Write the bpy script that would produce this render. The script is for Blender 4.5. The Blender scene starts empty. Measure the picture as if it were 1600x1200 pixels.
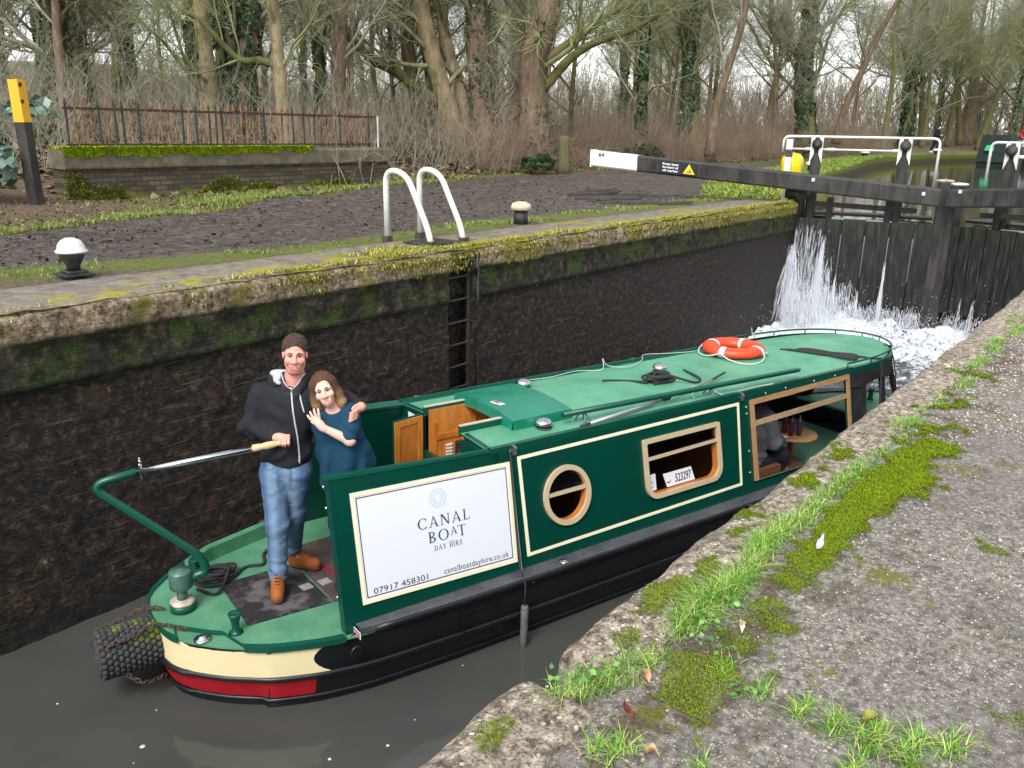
import bpy, math, random
import numpy as np
from mathutils import Matrix, Vector, Euler, noise as mnoise
random.seed(7); RNG = np.random.default_rng(7)
S = bpy.context.scene; COL = S.collection
R_ = math.radians
# ------------------------------------------------------------------ camera
CAM_H = 3.7814
g_, th_, ro_ = 0.669, 0.2913, 0.0175
fh = np.array([math.cos(g_), math.sin(g_), 0]); rr = np.array([math.sin(g_), -math.cos(g_), 0]); zz = np.array([0, 0, 1.])
fw = fh*math.cos(th_) - zz*math.sin(th_); uu = fh*math.sin(th_) + zz*math.cos(th_)
rt = rr*math.cos(ro_) + uu*math.sin(ro_); up = uu*math.cos(ro_) - rr*math.sin(ro_)
cd = bpy.data.cameras.new('camera'); cam = bpy.data.objects.new('camera', cd); COL.objects.link(cam)
cam.matrix_world = Matrix(((rt[0], up[0], -fw[0], 0), (rt[1], up[1], -fw[1], 0), (rt[2], up[2], -fw[2], CAM_H), (0, 0, 0, 1)))
cd.sensor_width = 36; cd.lens = 36*1323.7/1600; cd.clip_start = .05; cd.clip_end = 3000
S.camera = cam
# ------------------------------------------------------------------ light: bright overcast winter day
SUN_EL, SUN_AZ = 48, 200          # azimuth measured from +X towards +Y: behind and above the camera
w = bpy.data.worlds.new('World'); S.world = w; w.use_nodes = True
nt = w.node_tree; nt.nodes.clear()
sky = nt.nodes.new('ShaderNodeTexSky'); sky.sky_type = 'NISHITA'; sky.sun_disc = False
sky.sun_elevation = R_(SUN_EL); sky.sun_rotation = R_(90-SUN_AZ); sky.dust_density = 1.3; sky.air_density = 1.0
hs = nt.nodes.new('ShaderNodeHueSaturation'); hs.inputs['Saturation'].default_value = .22
bg = nt.nodes.new('ShaderNodeBackground'); bg.inputs['Strength'].default_value = .15
wo = nt.nodes.new('ShaderNodeOutputWorld')
nt.links.new(sky.outputs[0], hs.inputs['Color']); nt.links.new(hs.outputs[0], bg.inputs['Color']); nt.links.new(bg.outputs[0], wo.inputs['Surface'])
sl = bpy.data.lights.new('sun', 'SUN'); so = bpy.data.objects.new('sun', sl); COL.objects.link(so)
sl.energy = 1.5; sl.angle = R_(25); sl.color = (1, .97, .93)
sd = Vector((math.cos(R_(SUN_EL))*math.cos(R_(SUN_AZ)), math.cos(R_(SUN_EL))*math.sin(R_(SUN_AZ)), math.sin(R_(SUN_EL))))
so.rotation_euler = sd.to_track_quat('Z', 'Y').to_euler(); so.location = (0, 0, 30)
S.view_settings.view_transform = 'Standard'; S.view_settings.look = 'None'; S.view_settings.gamma = 1
S.view_settings.exposure = 1.12
S.cycles.max_bounces = 6; S.cycles.transparent_max_bounces = 8; S.cycles.use_denoising = True
S.cycles.caustics_reflective = False; S.cycles.caustics_refractive = False
# ------------------------------------------------------------------ helpers
MW = {}
def sRGB(r, g, b): return tuple(((c/255)/12.92 if c/255 <= .04045 else ((c/255+.055)/1.055)**2.4) for c in (r, g, b))
def tag(o, label=None, cat=None, group=None, kind=None):
    if label: o['label'] = label
    if cat: o['category'] = cat
    if group: o['group'] = group
    if kind: o['kind'] = kind
    return o
def thing(name, label, cat, loc=(0, 0, 0), rz=0, group=None, ry=0, rx=0):
    o = bpy.data.objects.new(name, None); COL.objects.link(o); o.empty_display_size = .2
    o.location = loc; o.rotation_euler = (rx, ry, rz)
    MW[o.name] = Matrix.Translation(loc) @ Euler((rx, ry, rz)).to_matrix().to_4x4()
    return tag(o, label, cat, group)
class MB:
    "collects polygons; build() links them as ONE mesh object"
    def __init__(s): s.v = []; s.f = []; s.mi = []; s.cur = 0; s.n = 0; s.sm = []; s.smooth = False
    def add(s, V, F):
        V = np.asarray(V, float).reshape(-1, 3); s.v.append(V); n = s.n
        for f in F: s.f.append([i+n for i in f])
        s.mi += [s.cur]*len(F); s.sm += [s.smooth]*len(F); s.n += len(V); return s
    def box(s, c, d, R=None, taper=1, bev=0):
        x, y, z = [k/2 for k in d]
        if bev:
            b = bev; V = []
            for sz, in_ in ((-z, b), (-z+b, 0), (z-b, 0), (z, b)):
                for (sx, sy) in ((-1, -1), (1, -1), (1, 1), (-1, 1)):
                    X, Y = x-in_, y-in_
                    V += [(sx*X, sy*(Y-(b if not in_ else 0)), sz), (sx*(X-(b if not in_ else 0)), sy*Y, sz)]
            V = np.array(V); F = []
            # each ring has 8 verts, order fixed for a convex octagon
            o8 = [0, 1, 3, 2, 4, 5, 7, 6]; o8 = [1, 3, 2, 4, 5, 7, 6, 0]
            for k in range(3):
                a = [8*k+i for i in o8]; bb = [8*k+8+i for i in o8]
                for i in range(8): j = (i+1) % 8; F.append([a[i], a[j], bb[j], bb[i]])
            F.append([o8[7-i] for i in range(8)]); F.append([24+i for i in o8])
        else:
            V = np.array([(-x, -y, -z), (x, -y, -z), (x, y, -z), (-x, y, -z), (-x*taper, -y*taper, z), (x*taper, -y*taper, z), (x*taper, y*taper, z), (-x*taper, y*taper, z)])
            F = [(3, 2, 1, 0), (4, 5, 6, 7), (0, 1, 5, 4), (1, 2, 6, 5), (2, 3, 7, 6), (3, 0, 4, 7)]
        if R is not None: V = V @ np.array(R.to_3x3()).T
        return s.add(V+np.array(c, float), F)
    def tube(s, pts, r, n=8, cap=True, closed=False):
        P = np.asarray(pts, float); m = len(P); rad = np.full(m, r) if np.isscalar(r) else np.asarray(r, float)
        if closed: T = np.roll(P, -1, 0)-np.roll(P, 1, 0)
        else: T = np.gradient(P, axis=0) if m > 2 else np.repeat((P[1]-P[0])[None], m, 0)
        T /= np.linalg.norm(T, axis=1)[:, None]+1e-12
        a = np.array([0, 0, 1.]) if abs(T[0][2]) < .9 else np.array([1., 0, 0])
        N = np.cross(T[0], a); N /= np.linalg.norm(N); ang = np.arange(n)*2*math.pi/n; V = []
        for i in range(m):
            N = N-T[i]*(N@T[i]); N /= np.linalg.norm(N)+1e-12; B = np.cross(T[i], N)
            V.append(P[i]+rad[i]*(np.cos(ang)[:, None]*N+np.sin(ang)[:, None]*B))
        V = np.concatenate(V); F = []
        for i in range(m if closed else m-1):
            for j in range(n):
                k = (j+1) % n; i2 = (i+1) % m
                F.append((i*n+j, i*n+k, i2*n+k, i2*n+j))
        if cap and not closed: F.append(tuple(range(n-1, -1, -1))); F.append(tuple((m-1)*n+j for j in range(n)))
        return s.add(V, F)
    def lathe(s, prof, c=(0, 0, 0), n=24, R=None):
        ang = np.arange(n)*2*math.pi/n
        V = np.concatenate([np.stack([r*np.cos(ang), r*np.sin(ang), np.full(n, z)], 1) for r, z in prof])
        F = [(i*n+j, i*n+(j+1) % n, (i+1)*n+(j+1) % n, (i+1)*n+j) for i in range(len(prof)-1) for j in range(n)]
        F.append(tuple(range(n-1, -1, -1))); F.append(tuple((len(prof)-1)*n+j for j in range(n)))
        if R is not None: V = V @ np.array(R.to_3x3()).T
        return s.add(V+np.array(c, float), F)
    def loft(s, rings, closed=True, cap=False):
        n = len(rings[0]); V = np.concatenate([np.asarray(r, float) for r in rings]); F = []
        for i in range(len(rings)-1):
            for j in range(n if closed else n-1):
                k = (j+1) % n; F.append((i*n+j, i*n+k, (i+1)*n+k, (i+1)*n+j))
        if cap: F.append(tuple(range(n-1, -1, -1))); F.append(tuple((len(rings)-1)*n+j for j in range(n)))
        return s.add(V, F)
    def prism(s, poly, z0, z1, fr=None):
        "polygon (2-D) extruded between z0 and z1; fr maps (x,y,z) to 3-D"
        n = len(poly); V = [(x, y, z0) for x, y in poly]+[(x, y, z1) for x, y in poly]
        if fr: V = [fr(*v) for v in V]
        F = [tuple(range(n-1, -1, -1)), tuple(range(n, 2*n))]+[(i, (i+1) % n, n+(i+1) % n, n+i) for i in range(n)]
        return s.add(V, F)
    def grid(s, V, nu, nv):
        return s.add(V, [(i*nv+j, (i+1)*nv+j, (i+1)*nv+j+1, i*nv+j+1) for i in range(nu-1) for j in range(nv-1)])
    def build(s, name, mats, parent=None, smooth=None, local=False, auto=None):
        V = np.concatenate(s.v) if s.v else np.zeros((0, 3))
        return mesh_obj(name, V, s.f, mats, parent, smooth, local, s.mi if len(set(s.mi)) > 1 else None, s.sm if smooth is None else None, auto)
def mesh_obj(name, V, F, mats, parent=None, smooth=False, local=False, mi=None, sm=None, auto=None, attr=None):
    V = np.asarray(V, float)
    if parent is not None and not local:
        M = np.array((MW[parent.name]).inverted()); V = V @ M[:3, :3].T + M[:3, 3]
    me = bpy.data.meshes.new(name)
    if isinstance(F, np.ndarray):
        k = F.shape[1]; nf = len(F); me.vertices.add(len(V)); me.vertices.foreach_set('co', V.astype(np.float32).ravel())
        me.loops.add(nf*k); me.loops.foreach_set('vertex_index', F.astype(np.int32).ravel())
        me.polygons.add(nf); me.polygons.foreach_set('loop_start', np.arange(0, nf*k, k, dtype=np.int32))
        me.update(calc_edges=True)
    else:
        me.from_pydata(V.tolist(), [], F)
    for m in (mats if isinstance(mats, (list, tuple)) else [mats]): me.materials.append(m)
    if mi is not None: me.polygons.foreach_set('material_index', mi)
    if smooth: me.polygons.foreach_set('use_smooth', [True]*len(me.polygons))
    elif sm is not None and any(sm): me.polygons.foreach_set('use_smooth', sm)
    if attr is not None:
        a = me.color_attributes.new('tint', 'FLOAT_COLOR', 'POINT'); c = np.ones((len(V), 4), np.float32); c[:, :3] = attr; a.data.foreach_set('color', c.ravel())
    me.validate()
    o = bpy.data.objects.new(name, me); COL.objects.link(o)
    if parent is not None: o.parent = parent; MW[o.name] = MW[parent.name]
    else: MW[o.name] = Matrix.Identity(4)
    if auto is not None: 
        try: me.set_sharp_from_angle(angle=R_(auto)); me.polygons.foreach_set('use_smooth', [True]*len(me.polygons))
        except Exception: pass
    return o
def copy_tree(o, parent=None):
    c = o.copy(); COL.objects.link(c)
    if parent is not None: c.parent = parent
    MW[c.name] = MW[o.name]
    for ch in list(o.children): copy_tree(ch, c)
    return c
def spline(pts, k=8, closed=False):
    P = np.asarray(pts, float); n = len(P); out = []
    for i in range(n if closed else n-1):
        p0 = P[(i-1) % n] if closed or i > 0 else 2*P[0]-P[1]; p1 = P[i]; p2 = P[(i+1) % n]; p3 = P[(i+2) % n] if closed or i+2 < n else 2*P[-1]-P[-2]
        for t in np.arange(k)/k:
            out.append(.5*((2*p1)+(-p0+p2)*t+(2*p0-5*p1+4*p2-p3)*t*t+(-p0+3*p1-3*p2+p3)*t**3))
    if not closed: out.append(P[-1])
    return np.array(out)
def fillet(pts, r, k=6):
    "polyline with rounded corners"
    P = [np.array(p, float) for p in pts]; out = [P[0]]
    for i in range(1, len(P)-1):
        a = P[i-1]-P[i]; b = P[i+1]-P[i]; la, lb = np.linalg.norm(a), np.linalg.norm(b); d = min(r, la*.49, lb*.49)
        A = P[i]+a/la*d; B = P[i]+b/lb*d
        for t in np.linspace(0, 1, k): out.append((1-t)**2*A+2*t*(1-t)*P[i]+t*t*B)
    out.append(P[-1]); return np.array(out)
def fnoise(X, Y, Z=0., sc=1., oct=3, seed=0):
    "cheap vectorised value noise, about -1..1"
    X, Y, Z = np.broadcast_arrays(np.asarray(X, float), np.asarray(Y, float), np.asarray(Z, float)); out = np.zeros(X.shape); amp = 1; tot = 0
    for o in range(oct):
        x, y, z = X*sc, Y*sc, Z*sc; xi, yi, zi = np.floor(x).astype(np.int64), np.floor(y).astype(np.int64), np.floor(z).astype(np.int64)
        fx, fy, fz = x-xi, y-yi, z-zi; fx, fy, fz = fx*fx*(3-2*fx), fy*fy*(3-2*fy), fz*fz*(3-2*fz)
        def h(a, b, c):
            n = (a*374761393+b*668265263+c*2147483647+(seed+o)*1274126177) & 0xffffffff
            n = ((n ^ (n >> 13))*1274126177) & 0xffffffff; return ((n ^ (n >> 16)) & 0xffff)/32767.5-1
        v = 0
        for a in (0, 1):
            for b in (0, 1):
                for c in (0, 1):
                    v = v+h(xi+a, yi+b, zi+c)*(fx if a else 1-fx)*(fy if b else 1-fy)*(fz if c else 1-fz)
        out += amp*v; tot += amp; amp *= .5; sc *= 2.03
    return out/tot
# ------------------------------------------------------------------ materials
class NT:
    def __init__(s, name):
        s.m = bpy.data.materials.new(name); s.m.use_nodes = True; s.t = s.m.node_tree; s.b = s.t.nodes['Principled BSDF']; s.o = s.t.nodes['Material Output']; s._c = None
    def n(s, typ, **kw):
        x = s.t.nodes.new('ShaderNode'+typ)
        for k, v in kw.items():
            if k in x.inputs.keys(): s.set(x.inputs[k], v)
            else: setattr(x, k, v)
        return x
    def set(s, inp, v):
        if isinstance(v, bpy.types.NodeSocket): s.t.links.new(v, inp)
        elif isinstance(v, tuple) and len(v) == 3 and inp.type == 'RGBA': inp.default_value = (*v, 1)
        else: inp.default_value = v
    def co(s, scale=(1, 1, 1), kind='Object'):
        if kind == 'Object' and scale == (1, 1, 1):
            if s._c is None: s._c = s.n('TexCoord').outputs['Object']
            return s._c
        mp = s.n('Mapping'); s.t.links.new(s.n('TexCoord').outputs[kind], mp.inputs[0]); mp.inputs['Scale'].default_value = scale; return mp.outputs[0]
    def noise(s, sc, det=4, rough=.6, vec=None, dist=0):
        return s.n('TexNoise', Scale=sc, Detail=det, Roughness=rough, Distortion=dist, Vector=vec if vec is not None else s.co()).outputs['Fac']
    def ramp(s, fac, stops, interp='LINEAR'):
        r = s.n('ValToRGB', Fac=fac); cr = r.color_ramp; cr.interpolation = interp
        while len(cr.elements) < len(stops): cr.elements.new(.5)
        for e, (p, c) in zip(cr.elements, stops): e.position = p; e.color = (*c, 1) if isinstance(c, tuple) else (c, c, c, 1)
        return r.outputs['Color']
    def mix(s, fac, a, b, bt='MIX'):
        x = s.n('Mix', data_type='RGBA', blend_type=bt); s.set(x.inputs[0], fac); s.set(x.inputs[6], a); s.set(x.inputs[7], b); return x.outputs[2]
    def math(s, op, a, b=0., c=None):
        x = s.n('Math', operation=op); s.set(x.inputs[0], a); s.set(x.inputs[1], b)
        if c is not None: s.set(x.inputs[2], c)
        return x.outputs[0]
    def sep(s, vec=None):
        return s.n('SeparateXYZ', Vector=vec if vec is not None else s.co()).outputs
    def maprange(s, v, a, b, c=0., d=1.):
        x = s.n('MapRange', interpolation_type='SMOOTHSTEP'); s.set(x.inputs[0], v)
        for i, k in enumerate((a, b, c, d)): s.set(x.inputs[1+i], k)
        return x.outputs[0]
    def bump(s, h, st=.3, dist=.01):
        x = s.n('Bump', Strength=st, Distance=dist, Height=h); s.t.links.new(x.outputs[0], s.b.inputs['Normal']); return x
    def done(s, color=None, rough=.7, metal=0., spec=None, **kw):
        if color is not None: s.set(s.b.inputs['Base Color'], color)
        s.set(s.b.inputs['Roughness'], rough); s.set(s.b.inputs['Metallic'], metal)
        if spec is not None: s.set(s.b.inputs['Specular IOR Level'], spec)
        for k, v in kw.items(): s.set(s.b.inputs[k], v)
        return s.m
def simple(name, c1, c2=None, sc=8, rough=.6, bump=.15, bd=.004, metal=0., det=5, stretch=(1, 1, 1), rvar=.12, lo=.35, hi=.65, spec=None, bsc=None):
    m = NT(name); v = m.co(stretch); f = m.noise(sc, det, .65, v)
    c2 = c2 or tuple(k*.75 for k in c1)
    col = m.ramp(f, [(lo, c1), (hi, c2)])
    if bump: m.bump(m.noise(bsc or sc*3, 5, .7, v), bump, bd)
    return m.done(col, m.ramp(f, [(lo, rough-rvar), (hi, min(1, rough+rvar))]), metal, spec)
# ------------------------------------------------------------------ the setting: ground, lock chamber, water, walls
ZC = 2.505; YF = 6.308; YN = 1.086; ZW2 = 2.2
bankF = lambda x: np.interp(x, [-600, 17.35, 17.4, 20, 25, 30, 34.3, 42, 48, 55, 62, 70, 80, 100, 140, 200, 600], [6.7, 6.7, 6.75, 7.6, 9.0, 10.2, 11.0, 12.6, 13.8, 14.6, 14.4, 13, 10, 4, -5, -15, -60])
bankN = lambda x: np.interp(x, [-600, 17.3, 20, 28, 45, 60, 80, 100, 140, 600], [-2.4, -2.4, -3, -4, -5, -5, -8, -14, -24, -80])
pathN = lambda x: np.interp(x, [-50, 3, 6, 10, 14, 17, 22, 33, 50, 62, 80, 120], [8.9, 8.5, 7.9, 8.3, 8.1, 8.2, 10.6, 13.2, 15.2, 15.0, 12, 2])
pathF = lambda x: np.interp(x, [-50, 4, 7, 10, 14, 19, 24, 28, 33, 50, 62, 80, 120], [10.2, 10.9, 12.0, 13.2, 14.4, 16.2, 16.4, 16.0, 15.3, 16.5, 16.3, 13.5, 4])
def ground_z(X, Y):
    X = np.asarray(X, float); Y = np.asarray(Y, float)
    d = np.hypot(X, Y)
    z = 2.485+.2*np.clip((X-22)/25, 0, 1)
    z = z+(5+21*np.clip((np.arctan2(Y, X)-.75)/.35, 0, 1))*np.clip((d-130)/170, 0, 1)**1.5*(.75+.25*fnoise(X, Y, 0, .006, 2, 3))
    z = z+np.where(Y > 0, np.clip((Y-pathF(X)-.3)*.07, 0, .5)*np.clip((400-d)/100, 0, 1)*np.where(X < 16, np.clip((Y-15.2)/1.2, 0, 1), np.clip(.5+(Y-15.2)/1.2, np.clip((X-16)/4, 0, 1), 1)), 0)
    mud = np.clip(np.minimum(Y-pathN(X), pathF(X)-Y)*1.5, 0, 1)*(d < 60)
    lum = np.clip(.45+1.1*fnoise(X, Y, 0, .55, 2, 61), 0, 1); z = z-.03*mud++.03*mud*fnoise(X, Y, 0, 1.1, 2, 5)+.022*mud*fnoise(X*.3, Y*1.9-X*.45, 0, 1.2, 2, 15)+.022*mud*lum*np.abs(fnoise(X*.7, Y, 0, 4.3, 3, 9))
    z = z+np.where((Y > 12) & (d < 120), .10*fnoise(X, Y, 0, .5, 3, 21)+.03*np.clip(Y-20, 0, 40), 0)
    return z
def gnear(o): return ground_z(*o)
# mud / grass / litter ground material, weights held in the vertex attribute 'tint'
m = NT('ground'); at = m.n('Attribute', attribute_name='tint').outputs['Color']; sp = m.n('SeparateColor', Color=at).outputs
nb = m.noise(3.2, 6, .7); nf = m.noise(28, 6, .75)
mud = m.ramp(m.noise(7, 8, .75), [(.34, sRGB(36, 30, 27)), (.45, sRGB(70, 61, 56)), (.55, sRGB(92, 82, 76)), (.68, sRGB(126, 115, 106))])
grs = m.ramp(nf, [(.3, sRGB(58, 66, 28)), (.5, sRGB(92, 104, 40)), (.7, sRGB(126, 128, 60))])
lit = m.ramp(nf, [(.3, sRGB(56, 46, 36)), (.5, sRGB(98, 82, 64)), (.7, sRGB(138, 120, 96))])
fld = m.ramp(m.noise(.02, 3), [(.4, sRGB(126, 122, 98)), (.6, sRGB(112, 112, 88))])
k1 = m.maprange(m.math('ADD', sp[0], m.math('MULTIPLY', m.math('SUBTRACT', nb, .5), 1.1)), .38, .62)
k2 = m.maprange(m.math('ADD', sp[1], m.math('MULTIPLY', m.math('SUBTRACT', nb, .5), 1.3)), .38, .62)
k3 = sp[2]
c = m.mix(k2, lit, grs); c = m.mix(k1, c, mud); c = m.mix(k3, c, fld)
m.bump(m.math('ADD', m.noise(9, 8, .8), m.math('MULTIPLY', m.noise(38, 6, .75), .4)), .9, .045)
GROUND = m.done(c, m.math('SUBTRACT', .9, m.math('MULTIPLY', k1, m.maprange(nb, .42, .56, 0, .55))), spec=.35)
def gw(X, Y):
    mudw = np.clip(.5+np.minimum(Y-pathN(X), pathF(X)-Y)*.8, 0, 1)*np.where(X > 20, np.clip(1-(X-20)/80, .45, 1), 1)
    gr = np.clip(.75-np.abs(Y-pathN(X)+.3)*.5, 0, 1)*.9; gr = np.maximum(gr, .8*np.exp(-((X-11)/5)**4)*np.clip(1-np.abs(Y-13.6)/2.2, 0, 1))
    gr = np.maximum(gr, np.where((X > 17) & (Y < pathN(X)+.5), 1, 0)); gr = np.maximum(gr, np.clip(.75-np.abs(Y-pathF(X)-.6)*.5, 0, .62))
    d = np.hypot(X, Y); f = np.clip((d-140)/30, 0, 1)
    return np.stack([mudw*(1-f), np.where(Y < YN, .8, gr), f], -1)
xs = np.concatenate([-np.geomspace(6, 600, 26)[::-1], np.arange(-5.8, 17.3, .1), np.array([17.34, 17.41]), np.arange(17.6, 30, .22), np.geomspace(30, 80, 60), np.geomspace(82, 650, 30)])
of = np.concatenate([[0, .03], np.arange(.12, 8.5, .1), np.arange(8.7, 16, .3), np.geomspace(16.5, 620, 44)])
X, O = np.meshgrid(xs, of, indexing='ij'); Y = bankF(X)+O; Z = ground_z(X, Y)
Vt = np.stack([X, Y, Z], -1); mb = MB(); mb.grid(Vt.reshape(-1, 3), len(xs), len(of)); nfar = len(xs)*len(of)
att = gw(X, Y).reshape(-1, 3)
# vertical bank of the upper pound
bx_ = xs[xs > 17.36]; bk = np.stack([np.stack([bx_, bankF(bx_)+.0, ground_z(bx_, bankF(bx_))], -1), np.stack([bx_, bankF(bx_)-.04, np.full(len(bx_), 2.44)], -1), np.stack([bx_, bankF(bx_)+.03, np.full(len(bx_), 2.3)], -1), np.stack([bx_, bankF(bx_)+.02, np.full(len(bx_), 1.6)], -1)], 1)
mb.grid(bk.reshape(-1, 3), len(bx_), 4); att = np.concatenate([att, np.tile(np.array([[0, 1, 0], [0, .8, 0], [.2, .1, 0], [.2, 0, 0]]), (len(bx_), 1))])
on = np.concatenate([[0, .05], np.geomspace(.3, 600, 40)])
xn = np.concatenate([-np.geomspace(4, 600, 16)[::-1], np.arange(-3, 30, 1.), np.geomspace(31, 600, 30)])
X, O = np.meshgrid(xn, on, indexing='ij'); Y = bankN(X)-O; Z = np.where(O > 1, ground_z(X, Y), 2.485); mb.grid(np.stack([X, Y, Z], -1).reshape(-1, 3)[:, :], len(xn), len(on)); att = np.concatenate([att, gw(X, Y).reshape(-1, 3)])
bk = np.stack([np.stack([xn, bankN(xn), np.full(len(xn), 2.485)], -1), np.stack([xn, bankN(xn), np.full(len(xn), 1.6)], -1)], 1); mb.grid(bk.reshape(-1, 3), len(xn), 2); att = np.concatenate([att, np.tile([[0, 1, 0]], (2*len(xn), 1))])
V = np.concatenate(mb.v); GR = mesh_obj('ground', V, np.array(mb.f), GROUND, smooth=True, attr=att); GR['kind'] = 'structure'
# ---- concrete apron on the far side
m = NT('apron_concrete'); pos = m.sep(); ps_x = pos[0]; n1 = m.noise(2.2, 6, .7); n2 = m.noise(60, 4, .8)
c = m.ramp(m.noise(9, 7, .7), [(.3, sRGB(74, 69, 65)), (.5, sRGB(112, 105, 98)), (.7, sRGB(140, 132, 122))])
c = m.mix(m.maprange(n2, .55, .7, 0, .35), c, sRGB(176, 168, 154))
edge = m.math('SUBTRACT', pos[1], m.math('MULTIPLY', n1, 1.1))
c = m.mix(m.math('MULTIPLY', m.maprange(edge, 6.40, 6.0), m.maprange(m.noise(3.1, 5, .7), .44, .56)), c, m.ramp(m.noise(35, 5, .7), [(.3, sRGB(104, 104, 30)), (.55, sRGB(148, 140, 44)), (.75, sRGB(182, 170, 92))]))
c = m.mix(m.math('MULTIPLY', m.maprange(m.noise(1.3, 5, .65), .54, .60, 0, .85), m.maprange(ps_x, 3.5, 6.5, .25, 1)), c, sRGB(128, 124, 30))
m.bump(n2, .5, .01); APRON = m.done(c, .85, spec=.3)
mb = MB(); xs = np.arange(-8, 17.36, .12); prof = [0, .05, .12, .3, .5, .75, .98, 1.08]; V = []
for x in xs:
    for o in prof:
        yy = YF-.02+o
        V.append((x, yy, ZC+(.012*fnoise(x, yy, 0, 3, 3, 2) if o < 1.05 else -.05)+(.03*(o < .2)*fnoise(x, yy, 0, 5, 2, 8))))
mb.grid(V, len(xs), len(prof)); AP = mb.build('concrete_apron', APRON, smooth=True); AP['kind'] = 'structure'
# ---- far lock wall
m = NT('lock_wall_brick'); co = m.co(); ps = m.sep(); xz = m.n('CombineXYZ', X=ps[0], Y=ps[2], Z=ps[1]).outputs[0]
wob = m.n('VectorMath', operation='ADD'); m.t.links.new(xz, wob.inputs[0])
nz = m.n('TexNoise', Scale=6., Detail=3., Vector=co); sc = m.n('VectorMath', operation='SCALE'); m.t.links.new(nz.outputs['Color'], sc.inputs[0]); sc.inputs['Scale'].default_value = .03; m.t.links.new(sc.outputs[0], wob.inputs[1])
br = m.n('TexBrick', Vector=wob.outputs[0], Scale=1.); br.inputs['Brick Width'].default_value = .23; br.inputs['Row Height'].default_value = .076; br.inputs['Mortar Size'].default_value = .006; br.inputs['Mortar Smooth'].default_value = .3
br.inputs['Color1'].default_value = (0, 0, 0, 1); br.inputs['Color2'].default_value = (1, 1, 1, 1); br.inputs['Mortar'].default_value = (.4, .4, .4, 1)
nA = m.noise(2.1, 6, .7, xz); nB = m.noise(14, 8, .8, xz); nC = m.noise(70, 4, .7, xz)
base = m.ramp(nB, [(.36, sRGB(5, 4, 4)), (.46, sRGB(22, 18, 15)), (.54, sRGB(50, 40, 31)), (.62, sRGB(92, 73, 54)), (.70, sRGB(150, 126, 96))])
base = m.mix(m.maprange(nA, .5, .7, 0, .5), base, sRGB(14, 12, 12)); base = m.mix(m.maprange(m.noise(4.2, 5, .7, xz), .56, .66, 0, .5), base, sRGB(84, 54, 30))
base = m.mix(m.math('MULTIPLY', br.outputs['Fac'], m.maprange(m.noise(1.6, 5, .7), .56, .68, 0, .22)), base, sRGB(104, 90, 72))
streak = m.noise(1., 4, .7, m.n('VectorMath', operation='MULTIPLY').outputs[0])
sv = [x for x in m.t.nodes if x.bl_idname == 'ShaderNodeVectorMath'][-1]; m.t.links.new(xz, sv.inputs[0]); sv.inputs[1].default_value = (1.3, 32, 1)
base = m.mix(m.maprange(streak, .60, .68, 0, .6), base, sRGB(128, 112, 90))
# smoother dark render toward the gates
sm_ = m.maprange(m.math('ADD', ps[0], m.math('MULTIPLY', nA, 1.2)), 7.3, 8.6)
base = m.mix(m.math('MULTIPLY', sm_, .75), base, m.ramp(nC, [(.34, sRGB(10, 9, 8)), (.5, sRGB(36, 31, 27)), (.66, sRGB(82, 72, 60))]))
vst = m.noise(1., 3, .6, m.n('VectorMath', operation='MULTIPLY').outputs[0]); sv = [x for x in m.t.nodes if x.bl_idname == 'ShaderNodeVectorMath'][-1]; m.t.links.new(xz, sv.inputs[0]); sv.inputs[1].default_value = (11, .5, 1)
base = m.mix(m.maprange(vst, .68, .75, 0, .25), base, sRGB(110, 98, 80))
ze = m.math('ADD', ps[2], m.math('MULTIPLY', m.math('SUBTRACT', m.noise(3.3, 5, .7), .5), .22))
band = m.ramp(m.noise(7, 7, .75), [(.34, sRGB(10, 13, 8)), (.46, sRGB(34, 35, 25)), (.56, sRGB(66, 60, 46)), (.68, sRGB(124, 110, 86))])
band = m.mix(m.maprange(m.noise(2.4, 5, .7), .49, .60, 0, .85), band, m.ramp(nC, [(.38, sRGB(26, 44, 12)), (.62, sRGB(78, 106, 26))]))
lip = m.ramp(m.noise(16, 7, .8), [(.36, sRGB(40, 36, 26)), (.44, sRGB(112, 98, 74)), (.53, sRGB(158, 140, 114)), (.63, sRGB(206, 188, 164))])
lip = m.mix(m.maprange(m.math('ADD', m.noise(2.6, 5, .7), m.math('MULTIPLY', m.maprange(ps[0], 4, 8), .16)), .52, .62, 0, .85), lip, m.ramp(nC, [(.3, sRGB(86, 88, 26)), (.7, sRGB(158, 148, 66))]))
wet = m.maprange(ps[2], .28, .05, 0, .7)
c = m.mix(m.maprange(ze, 1.90, 1.96), base, band); c = m.mix(m.maprange(ze, 2.22, 2.36), c, lip); c = m.mix(wet, c, sRGB(16, 17, 13))
hgt = m.math('ADD', m.math('MULTIPLY', br.outputs['Fac'], m.math('MULTIPLY', m.math('SUBTRACT', 1, sm_), -.6)), m.math('ADD', nB, m.math('MULTIPLY', nC, .5)))
m.bump(hgt, 1., .045)
WALL = m.done(c, m.maprange(ze, 1.8, 2.2, .55, .85), spec=.3)
def wall_y(x, z, s=1):
    y = YF-.07*(1-z/ZC) if s > 0 else YN+.05*(1-z/ZC)
    prot = np.where(z > 2.27, .035+.045*fnoise(x, 0, z, 2.7, 4, 4), np.where(z > 1.93, .0, .045*(.6+fnoise(x, 0, z, .5, 2, 6)*.4)))
    rough = np.where(z > 1.93, .012, .022)*fnoise(x, 0, z, 11, 3, 14)*np.clip((9.5-x)/2, .3, 1)
    rnd = np.where(z > 2.46, -.05*((z-2.46)/.045)**2, 0)
    return y-s*(prot*np.where(z > 2.27, 1, -1)+rough+rnd)
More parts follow.
